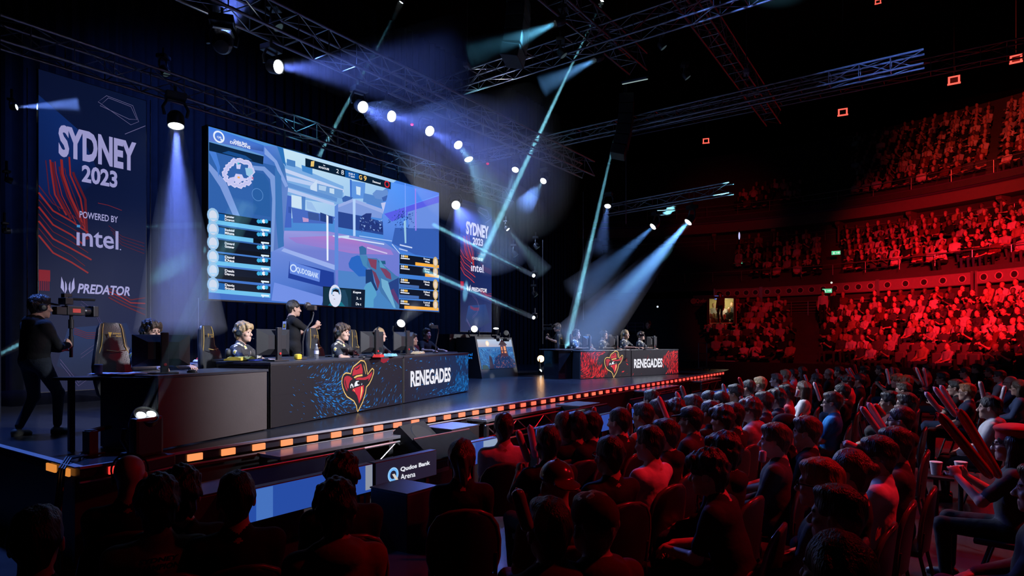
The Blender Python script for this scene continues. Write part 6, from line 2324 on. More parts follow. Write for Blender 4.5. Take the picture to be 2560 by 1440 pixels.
rail('long handrail along the front of the middle tier above the ring-hole panels', 17.55, 5.98, -.95, .32, 1, .2, 14)
rail('handrail at the front of the upper balcony', 20.15, 10.35, -1.1, .36, 2, .3, 16, .018)
rail('straight red-lit rail hanging above the middle tier signs', 21.0, 8.35, -1.0, .5, 2, .25, 14, .025)
rail('four-bar fence behind the lower tier rows, wide bay', 17.2, 4.10, -.50, -.36, 5, .15, 3)
rail('four-bar fence behind the lower tier rows, middle bay', 17.2, 4.10, -.35, -.23, 5, .15, 3)
rail('four-bar fence behind the lower tier rows, bay nearest the aisle', 17.2, 4.10, -.21, -.06, 5, .15, 3)
rail('slanting stair rail left of the lit doorway', 14.8, 3.0, .36, .42, 3, .2, 2)
for k, (u, v0, v1) in enumerate(((1786, 566, 606), (1935, 548, 590), (2096, 545, 600), (2275, 500, 560), (2503, 478, 556))):
    a = at_d(u, v0, 37)
    # bring the hanger onto the soffit's own circle
    r_ = ray(u, v0)
    A_, B_, C_ = r_.x ** 2 + r_.y ** 2, -2 * (r_.x * BC.x + r_.y * BC.y), BC.x ** 2 + BC.y ** 2 - 20.6 ** 2
    d = (-B_ + math.sqrt(B_ * B_ - 4 * A_ * C_)) / (2 * A_)
    p = CAM + r_ * d
    aa = math.atan2(p.y - BC.y, p.x - BC.x)
    t = thing('balcony_bracket', ['slim bracket post under the balcony farthest from the crowd tiers', 'bracket post under the balcony above the dark left tier', 'bracket post with lit tip beneath the balcony centre', 'bracket post before the first tier sign', 'bracket post at the outer end of the signs'][k], 'bracket', (p.x, p.y, 8.7), aa, 'posts under the upper balcony')
    MB().add([(-.2, -.12, 0), (.5, -.12, 0), (.5, -.12, -.5), (-.2, -.12, -.15), (-.2, .12, 0), (.5, .12, 0), (.5, .12, -.5), (-.2, .12, -.15)], [(0, 3, 2, 1), (4, 5, 6, 7), (0, 1, 5, 4), (1, 2, 6, 5), (2, 3, 7, 6), (3, 0, 4, 7)]).build('bracket', M_SOFF, t)
    MB().tube((.0, 0, -.1), (.0, 0, -1.1), .05).build('post', M_SOFF, t)

# signs and printed bands
M_PRINT2 = printed('sign_print')


def arc_text(label, s, r, ac, z, h, col, width, ringed=True, mat_=None):
    """words on a dark band following the bowl"""
    t = thing('tier_sign', label, 'sign', (0, 0, 0), 0, 'sponsor signs above the middle tier')
    p, tr_, w = text_polys(s, .02)
    b = MB()
    hw = width / 2 / r
    arc(b, [(r + .02, z - h), (r + .02, z + h * 1.1)], ac - hw * 1.4, ac + hw * 1.25, 10)
    b.build('band', mat('sign_band', (.03, .028, .04), .6), t)
    q = MB()
    # read from inside the bowl, left to right means falling angle
    vs = [pol(r - .01, ac + hw - 2 * hw * a_[0] / w, z - h * .45 + h * .9 * a_[1]) for a_ in p]
    q.add(vs, [tuple(t_) for t_ in tr_])
    q.build('lettering', mat_ or mat('sign_letter', (.7, .42, .3), .6), t)
    if ringed:
        c = MB()
        ca = ac + hw * 1.22
        n_ = Vector((-math.cos(ca), -math.sin(ca), 0))
        c.lathe([(h * .38, 0), (h * .38, .02), (h * .55, .02), (h * .55, 0)], pol(r - .005, ca, z), n_, 18)
        c.build('ring_logo', mat_ or mat('sign_letter', (.7, .42, .3), .6), t)


arc_text('sign reading PAXCOUNTER with ring logo above the middle tier', 'PAXCOUNTER', 21.1, -.155, 7.85, .42, 0, 2.0)
arc_text('sign reading SHODUSTOY with ring logo above the middle tier', 'SHODUSTOY', 21.1, -.315, 7.85, .42, 0, 1.7)
arc_text('short sign reading Clie above the middle tier', 'Clie', 21.1, -.40, 7.85, .42, 0, .55, False)
arc_text('sign reading POOBSTOOK with ring logo at the outer end above the middle tier', 'POOBSTOOK', 21.1, -.525, 7.85, .42, 0, 1.9)
arc_text('red Qudos Bank Arena sign on the dark wall over the lower tier', 'Qudos Bank', 17.3, .155, 4.32, .30, 0, 1.25)


def exit_sign(u, v, d, label, col=(.12, .9, .45)):
    p = at_d(u, v, d)
    f = (CAM - p)
    t = thing('exit_sign', label, 'sign', p, math.atan2(f.y, f.x) + PI / 2, 'small lit signs over the arena doors')
    MB().box((0, .05, 0), (.46, .08, .24), 0, 0, None, .01).build('housing', M_BLACK, t)
    MB().box((0, .0, 0), (.42, .01, .20)).build('panel', glow('exit_%.2f' % col[0], col, .75, False), t)
    q = MB().box((-.10, -.008, -.01), (.05, .004, .12)).box((.07, -.008, 0), (.12, .004, .03)).prism([(.12, -.06), (.18, 0), (.12, .06)], (0, -.008, 0), (1, 0, 0), (0, 0, 1), .003)
    q.build('pictogram', glow('exit_white', (.9, 1, .95), .9, False), t)


for u, v, d, lab in ((2068, 727, 31, 'green exit sign over the dark aisle door beside the ring-hole panels'), (2090, 632, 33.5, 'green exit sign beside the middle tier rows'), (1847, 656, 38, 'green exit sign in the darkness over the empty middle seats'), (2107, 448, 39, 'green exit sign in the upper tier beside its stairs'), (2540, 380, 33, 'green exit sign at the outer end of the upper tier'), (1814, 478, 43, 'faint green exit sign far into the dark upper tier')):
    exit_sign(u, v, d, lab)
exit_sign(1797, 744, 33.5, 'small blue and red lit sign over the bright doorway', (.15, .25, .9))
for u, v, d, lab, c in ((1847, 590, 37, 'thin pale violet light tube under the balcony', (.6, .6, 1)), (2077, 707, 31, 'pair of small white lights over the aisle door', (.9, .9, .8)), (1643, 767, 32, 'tiny white light in the dark beside the stage', (.8, .9, 1))):
    p = at_d(u, v, d)
    small('wall_light', lab, 'lamp', p, 0, [('housing', MB().box((0, 0, .12 if u == 1847 else .05), (.08, .08, .5 if u == 1847 else .06)), M_BLACK), ('tube', MB().ell((-.05, -.04, 0), (.05, .05, .22 if u == 1847 else .05)), glow('tube_%d' % u, c, .9, False))])
# red lamps in the roof
for k, (u, v, d, s) in enumerate(((2385, 200, 30, 1.3), (2107, 280, 32, 1.2), (2540, 147, 26, 1.1), (1765, 352, 34, .9), (2195, 4, 26, .6))):
    p = at_d(u, v, d)
    f = CAM - p
    t = thing('flood_lamp', ['square red flood lamp high in the dark roof', 'square red flood lamp above the upper tier, lower one', 'red flood lamp at the upper picture corner', 'small red flood lamp in the dark middle of the roof', 'tiny red lamp at the top edge'][k], 'lamp', p, math.atan2(f.y, f.x) + PI / 2, 'red flood lamps in the roof')
    MB().box((0, .1, 0), (.42 * s, .16, .34 * s), 0, 0, None, .02).build('housing', M_BLACK, t)
    q = MB()
    for x0, x1, z0, z1 in ((-.18, .18, .10, .15), (-.18, -.12, -.12, .1), (.12, .18, -.12, .1), (-.2, .2, -.16, -.10)):
        q.box(((x0 + x1) / 2 * s, .01, (z0 + z1) / 2 * s), ((x1 - x0) * s, .02, (z1 - z0) * s))
    q.build('reflector', glow('red_flood', (1, .10, .07), 1.6, False), t)
    MB().tube((0, .1, .17 * s), (0, .1, 21.3 - p.z), .015).build('hanging_rod', M_STEEL, t)

# lit doorway with people
p = at_d(1804, 806, 33.6)
f = CAM - p
rz = math.atan2(f.y, f.x) + PI / 2
door = thing('door_1', 'bright yellow-lit doorway by the lower tier', 'door', p, rz)
door['kind'] = 'structure'
MB().box((-.68, 0, .62), (.12, .5, 1.35)).box((.66, 0, .62), (.12, .5, 1.35)).box((0, 0, 1.33), (1.5, .5, .12)).build('door_frame', M_WALLB, door)
MB().box((0, 1.9, .65), (1.5, .08, 1.5)).box((0, 1.0, -.04), (1.5, 1.9, .06)).box((0, 1.0, 1.36), (1.5, 1.9, .06)).box((-.72, 1.0, .65), (.06, 1.9, 1.5)).box((.72, 1.0, .65), (.06, 1.9, 1.5)).build('corridor', mat('corridor_paint', (.62, .52, .26), .8, 0, .1, 3), door)
l = bpy.data.lights.new('corridor_light', 'POINT')
l.energy, l.color, l.shadow_soft_size = 14, (1, .9, .6), .1
lo = bpy.data.objects.new('corridor_light', l)
COL.objects.link(lo)
lo.parent = door
lo.location = (.2, 1.1, 1.1)
q = put('stand', 2, 1801, 762, 33.3, p.z, -30, 'person in dark clothes standing in the lit doorway', scale=.92, hair='long', top=cloth('maroon', (.12, .02, .02)), legs=BLACKT)
q.location.z = p.z
q = put('stand', 2, 2057, 752, 31.0, 2.6, -20, 'person in white T-shirt standing by the dark aisle door of the tier', scale=.95, hair='short', top=cloth('white', (.62, .60, .60)), legs=BLACKT)
q.location.z = 2.86
q = put('stand', 2, 2086, 752, 31.0, 2.6, -20, 'person in black standing by the dark aisle door of the tier', scale=.95, hair='short', top=BLACKT, legs=BLACKT)
q.location.z = 2.86
# stairs down the aisle
t = thing('aisle_stairs', 'dark stairs climbing between the two lower seat blocks', 'stairs', (0, 0, 0))
AIS = .02
q = MB()
for i in range(9):
    for h in (0, 1):
        r = 11.8 + .62 * i + .31 * h - .12
        c = pol(r + .16, AIS, .75 + .31 * i + .155 * h - .05)
        q.box((c[0], c[1], c[2] - .03), (.32, 1.0, .17), AIS)
q.build('steps', mat('stair_concrete', (.10, .09, .09), .8, 0, .2, 6), t)
MB().box(pol(11.55, AIS - .02, 1.02), (.05, .9, .03), AIS).build('nosing_strip', mat('step_edge', (.7, .5, .5), .5), t)  # pale strip on the step edge, emits nothing

# ------------------------------------------------------------------ spectators on the tiers
FARP = {}


def far_body(pose, vox=.042, legs=True):
    key = (pose, vox, legs)
    if key not in FARP:
        v, f, mi, HM = figure(vox, farhair=True, **POSES[pose])
        if not legs:
            z = v[f][:, :, 2].max(axis=1)
            kp = z > .52
            f, mi = f[kp], mi[kp]
            used = np.unique(f)
            mp = -np.ones(len(v), int)
            mp[used] = np.arange(len(used))
            v, f = v[used], mp[f]
        FARP[key] = (v, f, mi)
    return FARP[key]


POSES['arms'] = dict(lean=-.03, ankles=[(-.12, .36, .08), (.12, .38, .08)], wrists=[(.10, .26, .78), (-.10, .27, .76)], hand_d=[(.9, .2, 0), (-.9, .2, 0)], hand_n=[(0, -.2, -1), (0, -.2, -1)], curls=(.5, .5), sleeve='long')
FPOSE = ['rest', 'arms', 'forward', 'clap', 'hoodie', 'woman']
SHIRT = [('white', cloth('white', (.62, .60, .60))), ('pale grey', cloth('pale_grey', (.36, .35, .36))), ('black', BLACKT), ('dark grey', cloth('dark_grey', (.06, .06, .065))), ('tan', cloth('tan', (.34, .24, .14))), ('maroon', cloth('maroon', (.12, .02, .02)))]
SW = [.17, .13, .34, .20, .05, .11]
seats = []
rs = random.Random(5)
for nm, (r0, dr, z0, dz, n) in TIERS.items():
    for i in range(n):
        r = r0 + dr * i + .22
        z = z0 + dz * i
        da = .54 / r
        a = A0 + .02 + (i % 2) * da / 2
        while a < A1:
            x, y, _ = pol(r, a, z)
            u, v, d = proj((x, y, z + 1.0))
            ok = -40 < u < 2700
            if nm == 'lower':
                ok = ok and (1752 + 5 * (8 - i) < u < 1985 - 2 * i or 2066 - 2 * i < u) and (v < 912 or u > 1800)
                pr = .95 if i > 1 else .72
                if 2175 < u < 2440 and i in (0, 1):
                    pr = .25
            elif nm == 'middle':
                ok = ok and (1845 < u < 2062 or 2112 < u)
                pr = .96 if u > 2100 else .8
            else:
                ok = ok and (2135 < u < 2478 or u > 2510 or (1845 < u < 2005 and i < 4))
                pr = .95 if u > 2100 else .7
            if ok and rs.random() < pr:
                seats.append((d, nm, x, y, z, a, u))
            elif ok and nm == 'lower' and i < 2 and 2150 < u < 2460:
                seats.append((d, 'empty', x, y, z, a, u))
            a += da
EMPTY = [s for s in seats if s[1] == 'empty']
seats = sorted(s for s in seats if s[1] != 'empty')
NIND = 190
farmesh = {}
for k, (d, nm, x, y, z, a, u) in enumerate(seats[:NIND]):
    po = rs.choice(FPOSE)
    if po not in farmesh:
        farmesh[po] = np_mesh('spectator', *far_body(po, .028), 7)
    o = link('spectator', farmesh[po])
    sh = rs.choices(range(6), SW)[0]
    o.location = (x, y, z - .1)
    o.rotation_euler = (0, 0, a + PI / 2 + rs.uniform(-.3, .3))
    o.scale = (rs.uniform(.94, 1.04),) * 3
    hm = HAIRC[rs.choice(['black', 'black', 'brown', 'brown', 'blond'])]
    ms = [SKINS[rs.choice([0, 0, 0, 1, 1, 2])], SHIRT[sh][1], rs.choice([DENIM, BLACKT, GREYT]), SHOE, hm, hm, SHIRT[sh][1]]
    for i, m in enumerate(ms):
        if o.data.materials[i] is None:
            o.data.materials[i] = m
        o.material_slots[i].link = 'OBJECT'
        o.material_slots[i].material = m
    w = 'bareheaded'
    tag(o, 'seated spectator in a %s top facing the stage from the red-lit %s tier' % (SHIRT[sh][0], nm), 'spectator', 'spectators in %s tops in the %s tier' % (SHIRT[sh][0], nm))
# everyone beyond the three hundred that show largest
VV, FF, MI, off = [], [], [], 0
for (d, nm, x, y, z, a, u) in seats[NIND:]:
    v, f, mi = far_body(rs.choice(FPOSE), .042, False)
    th = a + PI / 2 + rs.uniform(-.3, .3)
    s = rs.uniform(.94, 1.04)
    R = np.array([[math.cos(th), -math.sin(th), 0], [math.sin(th), math.cos(th), 0], [0, 0, 1]])
    VV.append((v * s) @ R.T + np.array([x, y, z - .1]))
    FF.append(f + off)
    off += len(v)
    sh = rs.choices(range(6), SW)[0]
    lut = np.array([6 + rs.choice([0, 0, 0, 1, 2]), sh, 9, 9, rs.choice([10, 10, 11]), 10, sh])
    MI.append(lut[mi])
me = np_mesh('spectator_crowd', np.concatenate(VV), np.concatenate(FF), np.concatenate(MI), 12)
for i, m in enumerate([s[1] for s in SHIRT] + SKINS + [DENIM, HAIRC['black'], HAIRC['blond']]):
    me.materials[i] = m
tag(link('spectator_crowd', me), 'dense crowd filling the rest of the tiers', 'crowd', None, 'stuff')
sb = None
M_SEATP = mat('seat_plastic', (.16, .12, .12), .45, 0, .1, 12)
for k, (d, nm, x, y, z, a, u) in enumerate(EMPTY):
    if sb is None:
        sb = thing('stadium_seat', 'empty tip-up seat in the front rows of the lower tier', 'seat', (x, y, z), a + PI / 2, 'empty seats in the lower tier')
        MB().loft([[(w_ * math.copysign(abs(math.cos(t_)) ** .4, math.cos(t_)), -.22 + .03 * math.copysign(abs(math.sin(t_)) ** .5, math.sin(t_)) - .02 * zz, zz) for t_ in np.linspace(0, 2 * PI, 16, endpoint=False)] for w_, zz in ((.19, .42), (.22, .5), (.22, .75), (.19, .84), (.12, .87))]).build('backrest', M_SEATP, sb, True)
        MB().box((0, -.12, .60), (.40, .09, .40), 0, 0, None, .03).build('seat', M_SEATP, sb)
        MB().box((-.22, -.1, .3), (.04, .25, .6)).box((.22, -.1, .3), (.04, .25, .6)).build('bracket', M_BLACK, sb)
    else:
        c = dup(sb)
        c.location, c.rotation_euler = (x, y, z), (0, 0, a + PI / 2)
# ------------------------------------------------------------------ the seated crowd on the arena floor
C_ = {n: cloth('c_' + n, c) for n, c in dict(white=(.66, .63, .62), beige=(.40, .30, .24), black=(.012, .012, .014), navy=(.02, .025, .06), maroon=(.11, .02, .025), orange=(.52, .13, .05), mustard=(.42, .22, .04), blue=(.02, .26, .62), pink=(.55, .14, .18), grey=(.30, .29, .31), green=(.02, .035, .03), rust=(.22, .07, .05), lavender=(.5, .47, .60), pattern=(.07, .10, .2), charcoal=(.045, .045, .05)).items()}
REDCAP = cloth('redcap', (.45, .02, .03))
GLOSSCAP = mat('gloss_cap', (.10, .012, .016), .22, 0, .1, 20)
# u, v, a (0 seen from behind, 90 facing left), pose, hair, hair colour, top, skin, glasses, short description, rest of label
PEOPLE = [
    (1259, 1073, 8, 'rest', 'short', 'black', 'white', 1, 0, 'broad man in white T-shirt', 'seen from behind below the stage shelf'),
    (1368, 1112, 25, 'clap', 'short', 'black', 'black', 2, 0, 'dark haired man holding two pale sticks', 'beside the broad white T-shirt'),
    (1408, 1066, 28, 'rest', 'buzz', 'brown', 'white', 0, 1, 'man with cropped hair in pale polo', 'turning aside beyond the two pale sticks'),
    (1440, 1068, 30, 'rest', ['cap', 'short'], 'black', 'black', 1, 0, 'person in black cap', 'half hidden behind the pale polo'),
    (1473, 1067, 60, 'rest_long', 'neat', 'black', 'black', 0, 0, 'dark haired man in black jacket', 'between the pale polo and the raised hands'),
    (1390, 1215, 22, 'rest', ['capback'], 'black', 'maroon', 1, 0, 'man in shiny backward cap', 'in the row behind the two pale sticks'),
    (1154, 1150, 5, 'woman', 'pony', 'brown', 'black', 0, 0, 'woman with ponytail in black', 'at the row end by the Qudos Bank sign'),
    (1546, 1056, 62, 'rest_long', 'neat', 'black', 'black', 0, 0, 'man in dark jacket with sideburns', 'behind the tall plastic-wrapped stick'),
    (1606, 1041, 58, 'hoodie', 'short', 'black', 'orange', 1, 0, 'man in orange hoodie with tall stick', 'holding it upright by a red cloth'),
    (1641, 1030, 60, 'hoodie', 'neat', 'black', 'orange', 1, 0, 'second orange hoodie', 'right behind the first orange hoodie'),
    (1627, 1002, 52, 'rest', 'short', 'black', 'black', 1, 0, 'front row man in black', 'whose head rises before the blue boards'),
    (1689, 1031, 48, 'clap', 'curly', 'black', 'maroon', 1, 0, 'curly haired person in maroon', 'holding a long pale stick beside the orange hoodies'),
    (1731, 1017, 60, 'clap_long', 'short', 'black', 'maroon', 1, 0, 'man with red striped shoulders', 'holding a pale stick before the white house logo'),
    (1726, 1053, 68, 'rest_long', ['cap', 'short'], 'black', 'charcoal', 1, 0, 'man in dark cap with red badge', 'wearing a dark jacket'),
    (1662, 1091, 66, 'hoodie', 'short', 'black', 'black', 1, 0, 'man with red hood behind his neck', 'dark coat with printed red emblem'),
    (1622, 1112, 56, 'rest_long', 'short', 'black', 'white', 0, 0, 'man in white polo with dark collar', 'sitting upright over a curved chair'),
    (1522, 1142, 38, 'rest', 'neat', 'black', 'black', 1, 1, 'man in black with slick hair', 'before the dark jacket row'),
    (1769, 1003, 70, 'rest', 'buzz', 'black', 'black', 1, 0, 'man with cropped black hair', 'first of the two cropped heads beside the house logo'),
    (1799, 1005, 72, 'rest', 'buzz', 'black', 'black', 0, 0, 'second man with cropped black hair', 'next to the mustard hoodie'),
    (1837, 985, 74, 'hoodie', 'short', 'black', 'mustard', 1, 1, 'man in mustard hoodie with glasses', 'holding a white stick'),
    (1870, 971, 66, 'rest', 'neat', 'black', 'black', 1, 0, 'dark haired man behind the mustard hoodie', 'by a thin red stick'),
    (1899, 962, 74, 'rest', 'side', 'blond', 'black', 0, 1, 'blond bearded man with glasses', 'in black printed T-shirt'),
    (1940, 951, 78, 'rest', 'fade', 'brown', 'pattern', 0, 1, 'man in blue patterned shirt', 'with glasses, in the front row'),
    (1962, 940, 74, 'rest', 'short', 'blond', 'orange', 0, 1, 'fair haired person in white and orange', 'beside the blue patterned shirt'),
    (1981, 937, 80, 'rest', 'neat', 'black', 'lavender', 0, 1, 'man in pale lavender T-shirt', 'with glasses, near the stage end'),
    (2004, 930, 84, 'woman', 'long', 'black', 'black', 1, 0, 'dark long haired woman', 'behind the lavender T-shirt'),
    (2007, 974, 84, 'woman', 'long', 'brown', 'white', 0, 0, 'long haired woman in white', 'leaning over a small white stick'),
    (1965, 985, 84, 'rest', 'short', 'black', 'pink', 1, 0, 'man in pink-red shirt', 'before the long haired woman'),
    (1941, 999, 76, 'rest_long', 'mop', 'brown', 'navy', 0, 0, 'man with tall brown hair in navy', 'beside the pink-red shirt'),
    (1908, 1008, 74, 'rest_long', 'side', 'brown', 'navy', 0, 0, 'sandy haired man in navy jacket', 'with red lanyard'),
    (1876, 1027, 76, 'hoodie', 'curly', 'brown', 'grey', 0, 1, 'man in grey hoodie', 'curly brown hair, looking up at the screen'),
    (1831, 1041, 62, 'rest_long', ['cap', 'short'], 'black', 'black', 1, 0, 'person in black cap and coat', 'behind the grey hoodie'),
    (1805, 1050, 60, 'rest_long', 'mop', 'black', 'black', 1, 0, 'dark mop haired person', 'in black jacket with red collar'),
    (1773, 1034, 60, 'rest', 'neat', 'black', 'black', 1, 0, 'shadowed head between cap wearers', 'in black'),
    (1936, 1104, 82, 'rest_long', 'side', 'brown', 'charcoal', 0, 0, 'heavy man in dark suit jacket', 'in clear profile by the dark aisle'),
    (1958, 1076, 78, 'rest', ['beanie'], 'black', 'black', 0, 0, 'person in dark beanie', 'behind the suit jacket'),
    (2014, 1083, 84, 'rest_long', 'short', 'brown', 'black', 0, 0, 'brown haired man in black jacket', 'by the blue T-shirt and the chair aisle'),
    (1809, 1134, 66, 'hoodie', 'mop', 'black', 'black', 0, 0, 'large man with messy dark hair', 'black coat, filling the row before the suit jacket'),
    (1770, 1186, 74, 'forward', 'curly', 'black', 'black', 0, 0, 'young man with clasped hands', 'curly quiff, black T-shirt, leaning forward'),
    (2040, 950, 84, 'clap', 'neat', 'black', 'black', 2, 0, 'man with upright white stick', 'beside the long haired woman'),
    (2072, 934, 84, 'rest', 'bald', 'black', 'black', 1, 1, 'bald man with dark glasses', 'behind the upright white stick'),
    (2097, 930, 84, 'rest', 'short', 'black', 'maroon', 1, 0, 'dim man in maroon', 'next to the bald man with dark glasses'),
    (2118, 956, 86, 'clap_long', 'curly', 'black', 'pink', 0, 1, 'curly haired person in red with glasses', 'between two short sticks'),
    (2146, 952, 84, 'rest', 'neat', 'black', 'black', 1, 0, 'dark haired person in black by the chair back', 'facing the stage'),
    (2161, 928, 80, 'clap_long', ['cap', 'short'], 'black', 'charcoal', 2, 1, 'man in cap with glinting glasses', 'holding dark red sticks'),
    (2103, 982, 84, 'hoodie', 'neat', 'black', 'black', 0, 1, 'man in black with dark glasses', 'behind the blue T-shirt'),
    (2079, 1008, 86, 'rest', 'short', 'brown', 'blue', 0, 1, 'man in bright blue T-shirt', 'with glasses and lanyard, holding a camera'),
    (2234, 934, 84, 'clap', 'short', 'brown', 'black', 0, 1, 'brown haired person by pale sticks', 'at the inner aisle'),
    (2243, 954, 86, 'rest', 'mop', 'blond', 'black', 0, 0, 'fair haired person', 'between brown and ginger heads at the inner aisle'),
    (2263, 959, 88, 'rest', 'curly', 'ginger', 'black', 0, 0, 'ginger curly haired person', 'at the inner aisle'),
    (2257, 978, 88, 'rest', 'fade', 'brown', 'black', 0, 1, 'man with undercut and glasses', 'at the inner aisle'),
    (2223, 1006, 88, 'rest_long', 'short', 'black', 'maroon', 1, 0, 'black haired man with maroon scarf', 'beside the pair of long pale sticks'),
    (2264, 1011, 88, 'rest', 'side', 'brown', 'black', 0, 1, 'brown haired man with red glasses', 'behind the maroon scarf'),
    (2250, 1052, 86, 'hoodie', 'neat', 'black', 'black', 0, 1, 'man in black hoodie with glasses', 'below the maroon scarf'),
    (2234, 1116, 84, 'clap', 'short', 'black', 'charcoal', 1, 0, 'dark haired person reaching forward', 'with two long pale sticks'),
    (2192, 1144, 82, 'rest', 'short', 'black', 'white', 1, 1, 'large man in white T-shirt with glasses', 'bending forward by the main aisle'),
    (2121, 1182, 78, 'woman', 'bun', 'brown', 'black', 0, 0, 'woman with hair bun', 'black jacket with lettering on its back'),
    (2047, 1212, 80, 'rest_long', 'side', 'ginger', 'charcoal', 0, 1, 'red haired person with glasses', 'in dark plaid shirt'),
    (2089, 1292, 76, 'rest', 'fade', 'black', 'white', 0, 0, 'man with faded haircut in white T-shirt', 'closest big profile by the main aisle'),
    (2086, 1432, 60, 'woman', 'long', 'brown', 'black', 0, 0, 'person with smooth long hair', 'cut by the bottom of the picture'),
    (2355, 947, 88, 'clap_long', 'short', 'black', 'black', 1, 1, 'bearded man in dark glasses', 'behind the dark haired profile with sticks'),
    (2388, 970, 88, 'clap', 'short', 'black', 'black', 0, 1, 'dark haired man with spectacles', 'behind two long pale sticks'),
    (2416, 981, 88, 'rest', 'fade', 'ginger', 'navy', 0, 1, 'reddish haired man with spectacles', 'dark blue shirt with white print'),
    (2412, 932, 86, 'rest', 'short', 'black', 'tan' if 0 else 'beige', 0, 1, 'man in patterned light shirt', 'far back by the tier wall'),
    (2474, 930, 86, 'rest', 'neat', 'black', 'black', 1, 1, 'dim man with glasses', 'far back beside the printed white T-shirt'),
    (2498, 942, 86, 'rest', 'short', 'brown', 'white', 0, 1, 'man in printed white T-shirt', 'with glasses, far back'),
    (2525, 957, 86, 'clap', 'bald', 'black', 'pattern', 0, 1, 'bald man with glasses in patterned shirt', 'next to the printed white T-shirt'),
    (2546, 970, 86, 'woman', 'bob', 'brown', 'pattern', 0, 1, 'woman with sunglasses in her hair', 'at the picture edge'),
    (2473, 1020, 88, 'hoodie', 'neat', 'black', 'white', 0, 0, 'man in pale hoodie', 'large clear profile above the red sticks'),
    (2527, 1113, 84, 'clap', ['beret', 'long'], 'black', 'charcoal', 0, 1, 'long haired person in red cap', 'holding two big red sticks at the picture edge'),
    (2316, 922, 84, 'clap', 'short', 'black', 'pink', 1, 0, 'person in red far back', 'below the tier wall'),
    (2200, 925, 84, 'rest', 'short', 'black', 'black', 1, 0, 'dim person in black far back', 'by the raised pink sticks'),
    (2440, 922, 84, 'rest', 'short', 'brown', 'charcoal', 0, 0, 'dim person in charcoal far back', 'by the tier wall'),
    (2602, 1226, 88, 'rest_long', 'short', 'black', 'charcoal', 1, 0, 'person at the picture edge with phone', 'only knees and hands showing'),
    (2668, 1296, 88, 'rest_long', 'short', 'black', 'charcoal', 0, 0, 'person at the picture edge in grey trousers', 'only knees and hands showing'),
    (2760, 1392, 88, 'rest_long', 'short', 'black', 'navy', 0, 0, 'person at the lower picture corner', 'only dark knees and clasped hands showing'),
    (324, 1192, -4, 'rest', 'bald', 'black', 'green', 0, 0, 'bald man with band over his head', 'in dark green below the stage corner'),
    (394, 1266, 2, 'rest', 'mop', 'black', 'beige', 0, 0, 'man in beige printed T-shirt', 'seen from behind, in the dim front corner'),
    (452, 1240, 4, 'rest', 'curly', 'black', 'black', 1, 0, 'curly dark head beyond the beige T-shirt', 'in black'),
    (590, 1250, 6, 'rest', 'neat', 'black', 'black', 0, 0, 'dark haired man in black before the blue board', 'ears showing at both sides'),
    (92, 1360, -8, 'rest_long', 'short', 'black', 'black', 0, 0, 'big dark head in the lower corner', 'seen from behind'),
    (854, 1197, 10, 'rest', 'curly', 'black', 'black', 1, 0, 'curly haired person before the blue board', 'black top'),
    (838, 1280, 8, 'hoodie', 'mop', 'black', 'rust', 1, 0, 'person in rust brown hoodie', 'seen from behind below the blue board'),
    (1370, 1330, 24, 'hoodie', 'fade', 'brown', 'maroon', 0, 0, 'man with short fade in dark maroon', 'seen from behind with pale collar, holding a pink stick'),
    (1480, 1317, 34, 'hoodie', ['beanie', 'short'], 'blond', 'maroon', 0, 1, 'person with wrapped headscarf and glasses', 'maroon hood, close behind the shiny cap'),
]
chair0 = None


def floor_chair(loc, rz, label):
    global chair0
    if chair0 is None:
        chair0 = thing('folding_chair', label, 'chair', loc, rz, None)
        rings = []
        for z, hw in ((.44, .16), (.47, .205), (.56, .232), (.68, .235), (.78, .215), (.85, .17), (.885, .10), (.89, .04)):
            r = []
            for i in range(20):
                a = 2 * PI * i / 20
                x = hw * math.copysign(abs(math.cos(a)) ** .5, math.cos(a))
                y = .018 * math.copysign(abs(math.sin(a)) ** .6, math.sin(a))
                r.append((x, -.20 - .11 * (z - .44) + y - .35 * (hw * .0) + .9 * x * x * .9, z))
            rings.append(r)
        M_CH = mat('chair_black', (.018, .017, .018), .42, 0, .15, 20)
        MB().loft(rings).build('backrest', M_CH, chair0, True)
        rim = [(s_ * hw, -.20 - .11 * (z - .44) + .81 * hw * hw, z) for s_ in (-1,) for z, hw in ((.47, .205), (.56, .232), (.68, .235), (.78, .215), (.85, .17), (.885, .10))] + [(0, -.25, .897)]
        rim += [(-p[0], p[1], p[2]) for p in rim[-2::-1]]
        MB().path(rim, .016, 8).build('back_rim', mat('chair_rim_glint', (.10, .07, .07), .25, 0, .1, 20), chair0, True)  # rim tinted paler and redder for the red light chair tops catch
        MB().box((0, .02, .435), (.44, .42, .05), 0, 0, None, .022).build('seat', M_CH, chair0, True)
        for s_ in (-1, 1):
            MB().path([(s_ * .21, -.26, 0.012), (s_ * .21, -.17, .43), (s_ * .21, -.19, .6)], .014, 6).build('leg', M_BLACK, chair0)
            MB().path([(s_ * .21, .24, 0.012), (s_ * .21, .12, .42)], .014, 6).build('leg', M_BLACK, chair0)
        return chair0
    c = dup(chair0)
    c.location, c.rotation_euler = loc, (0, 0, rz)
    c['label'] = label
    return c


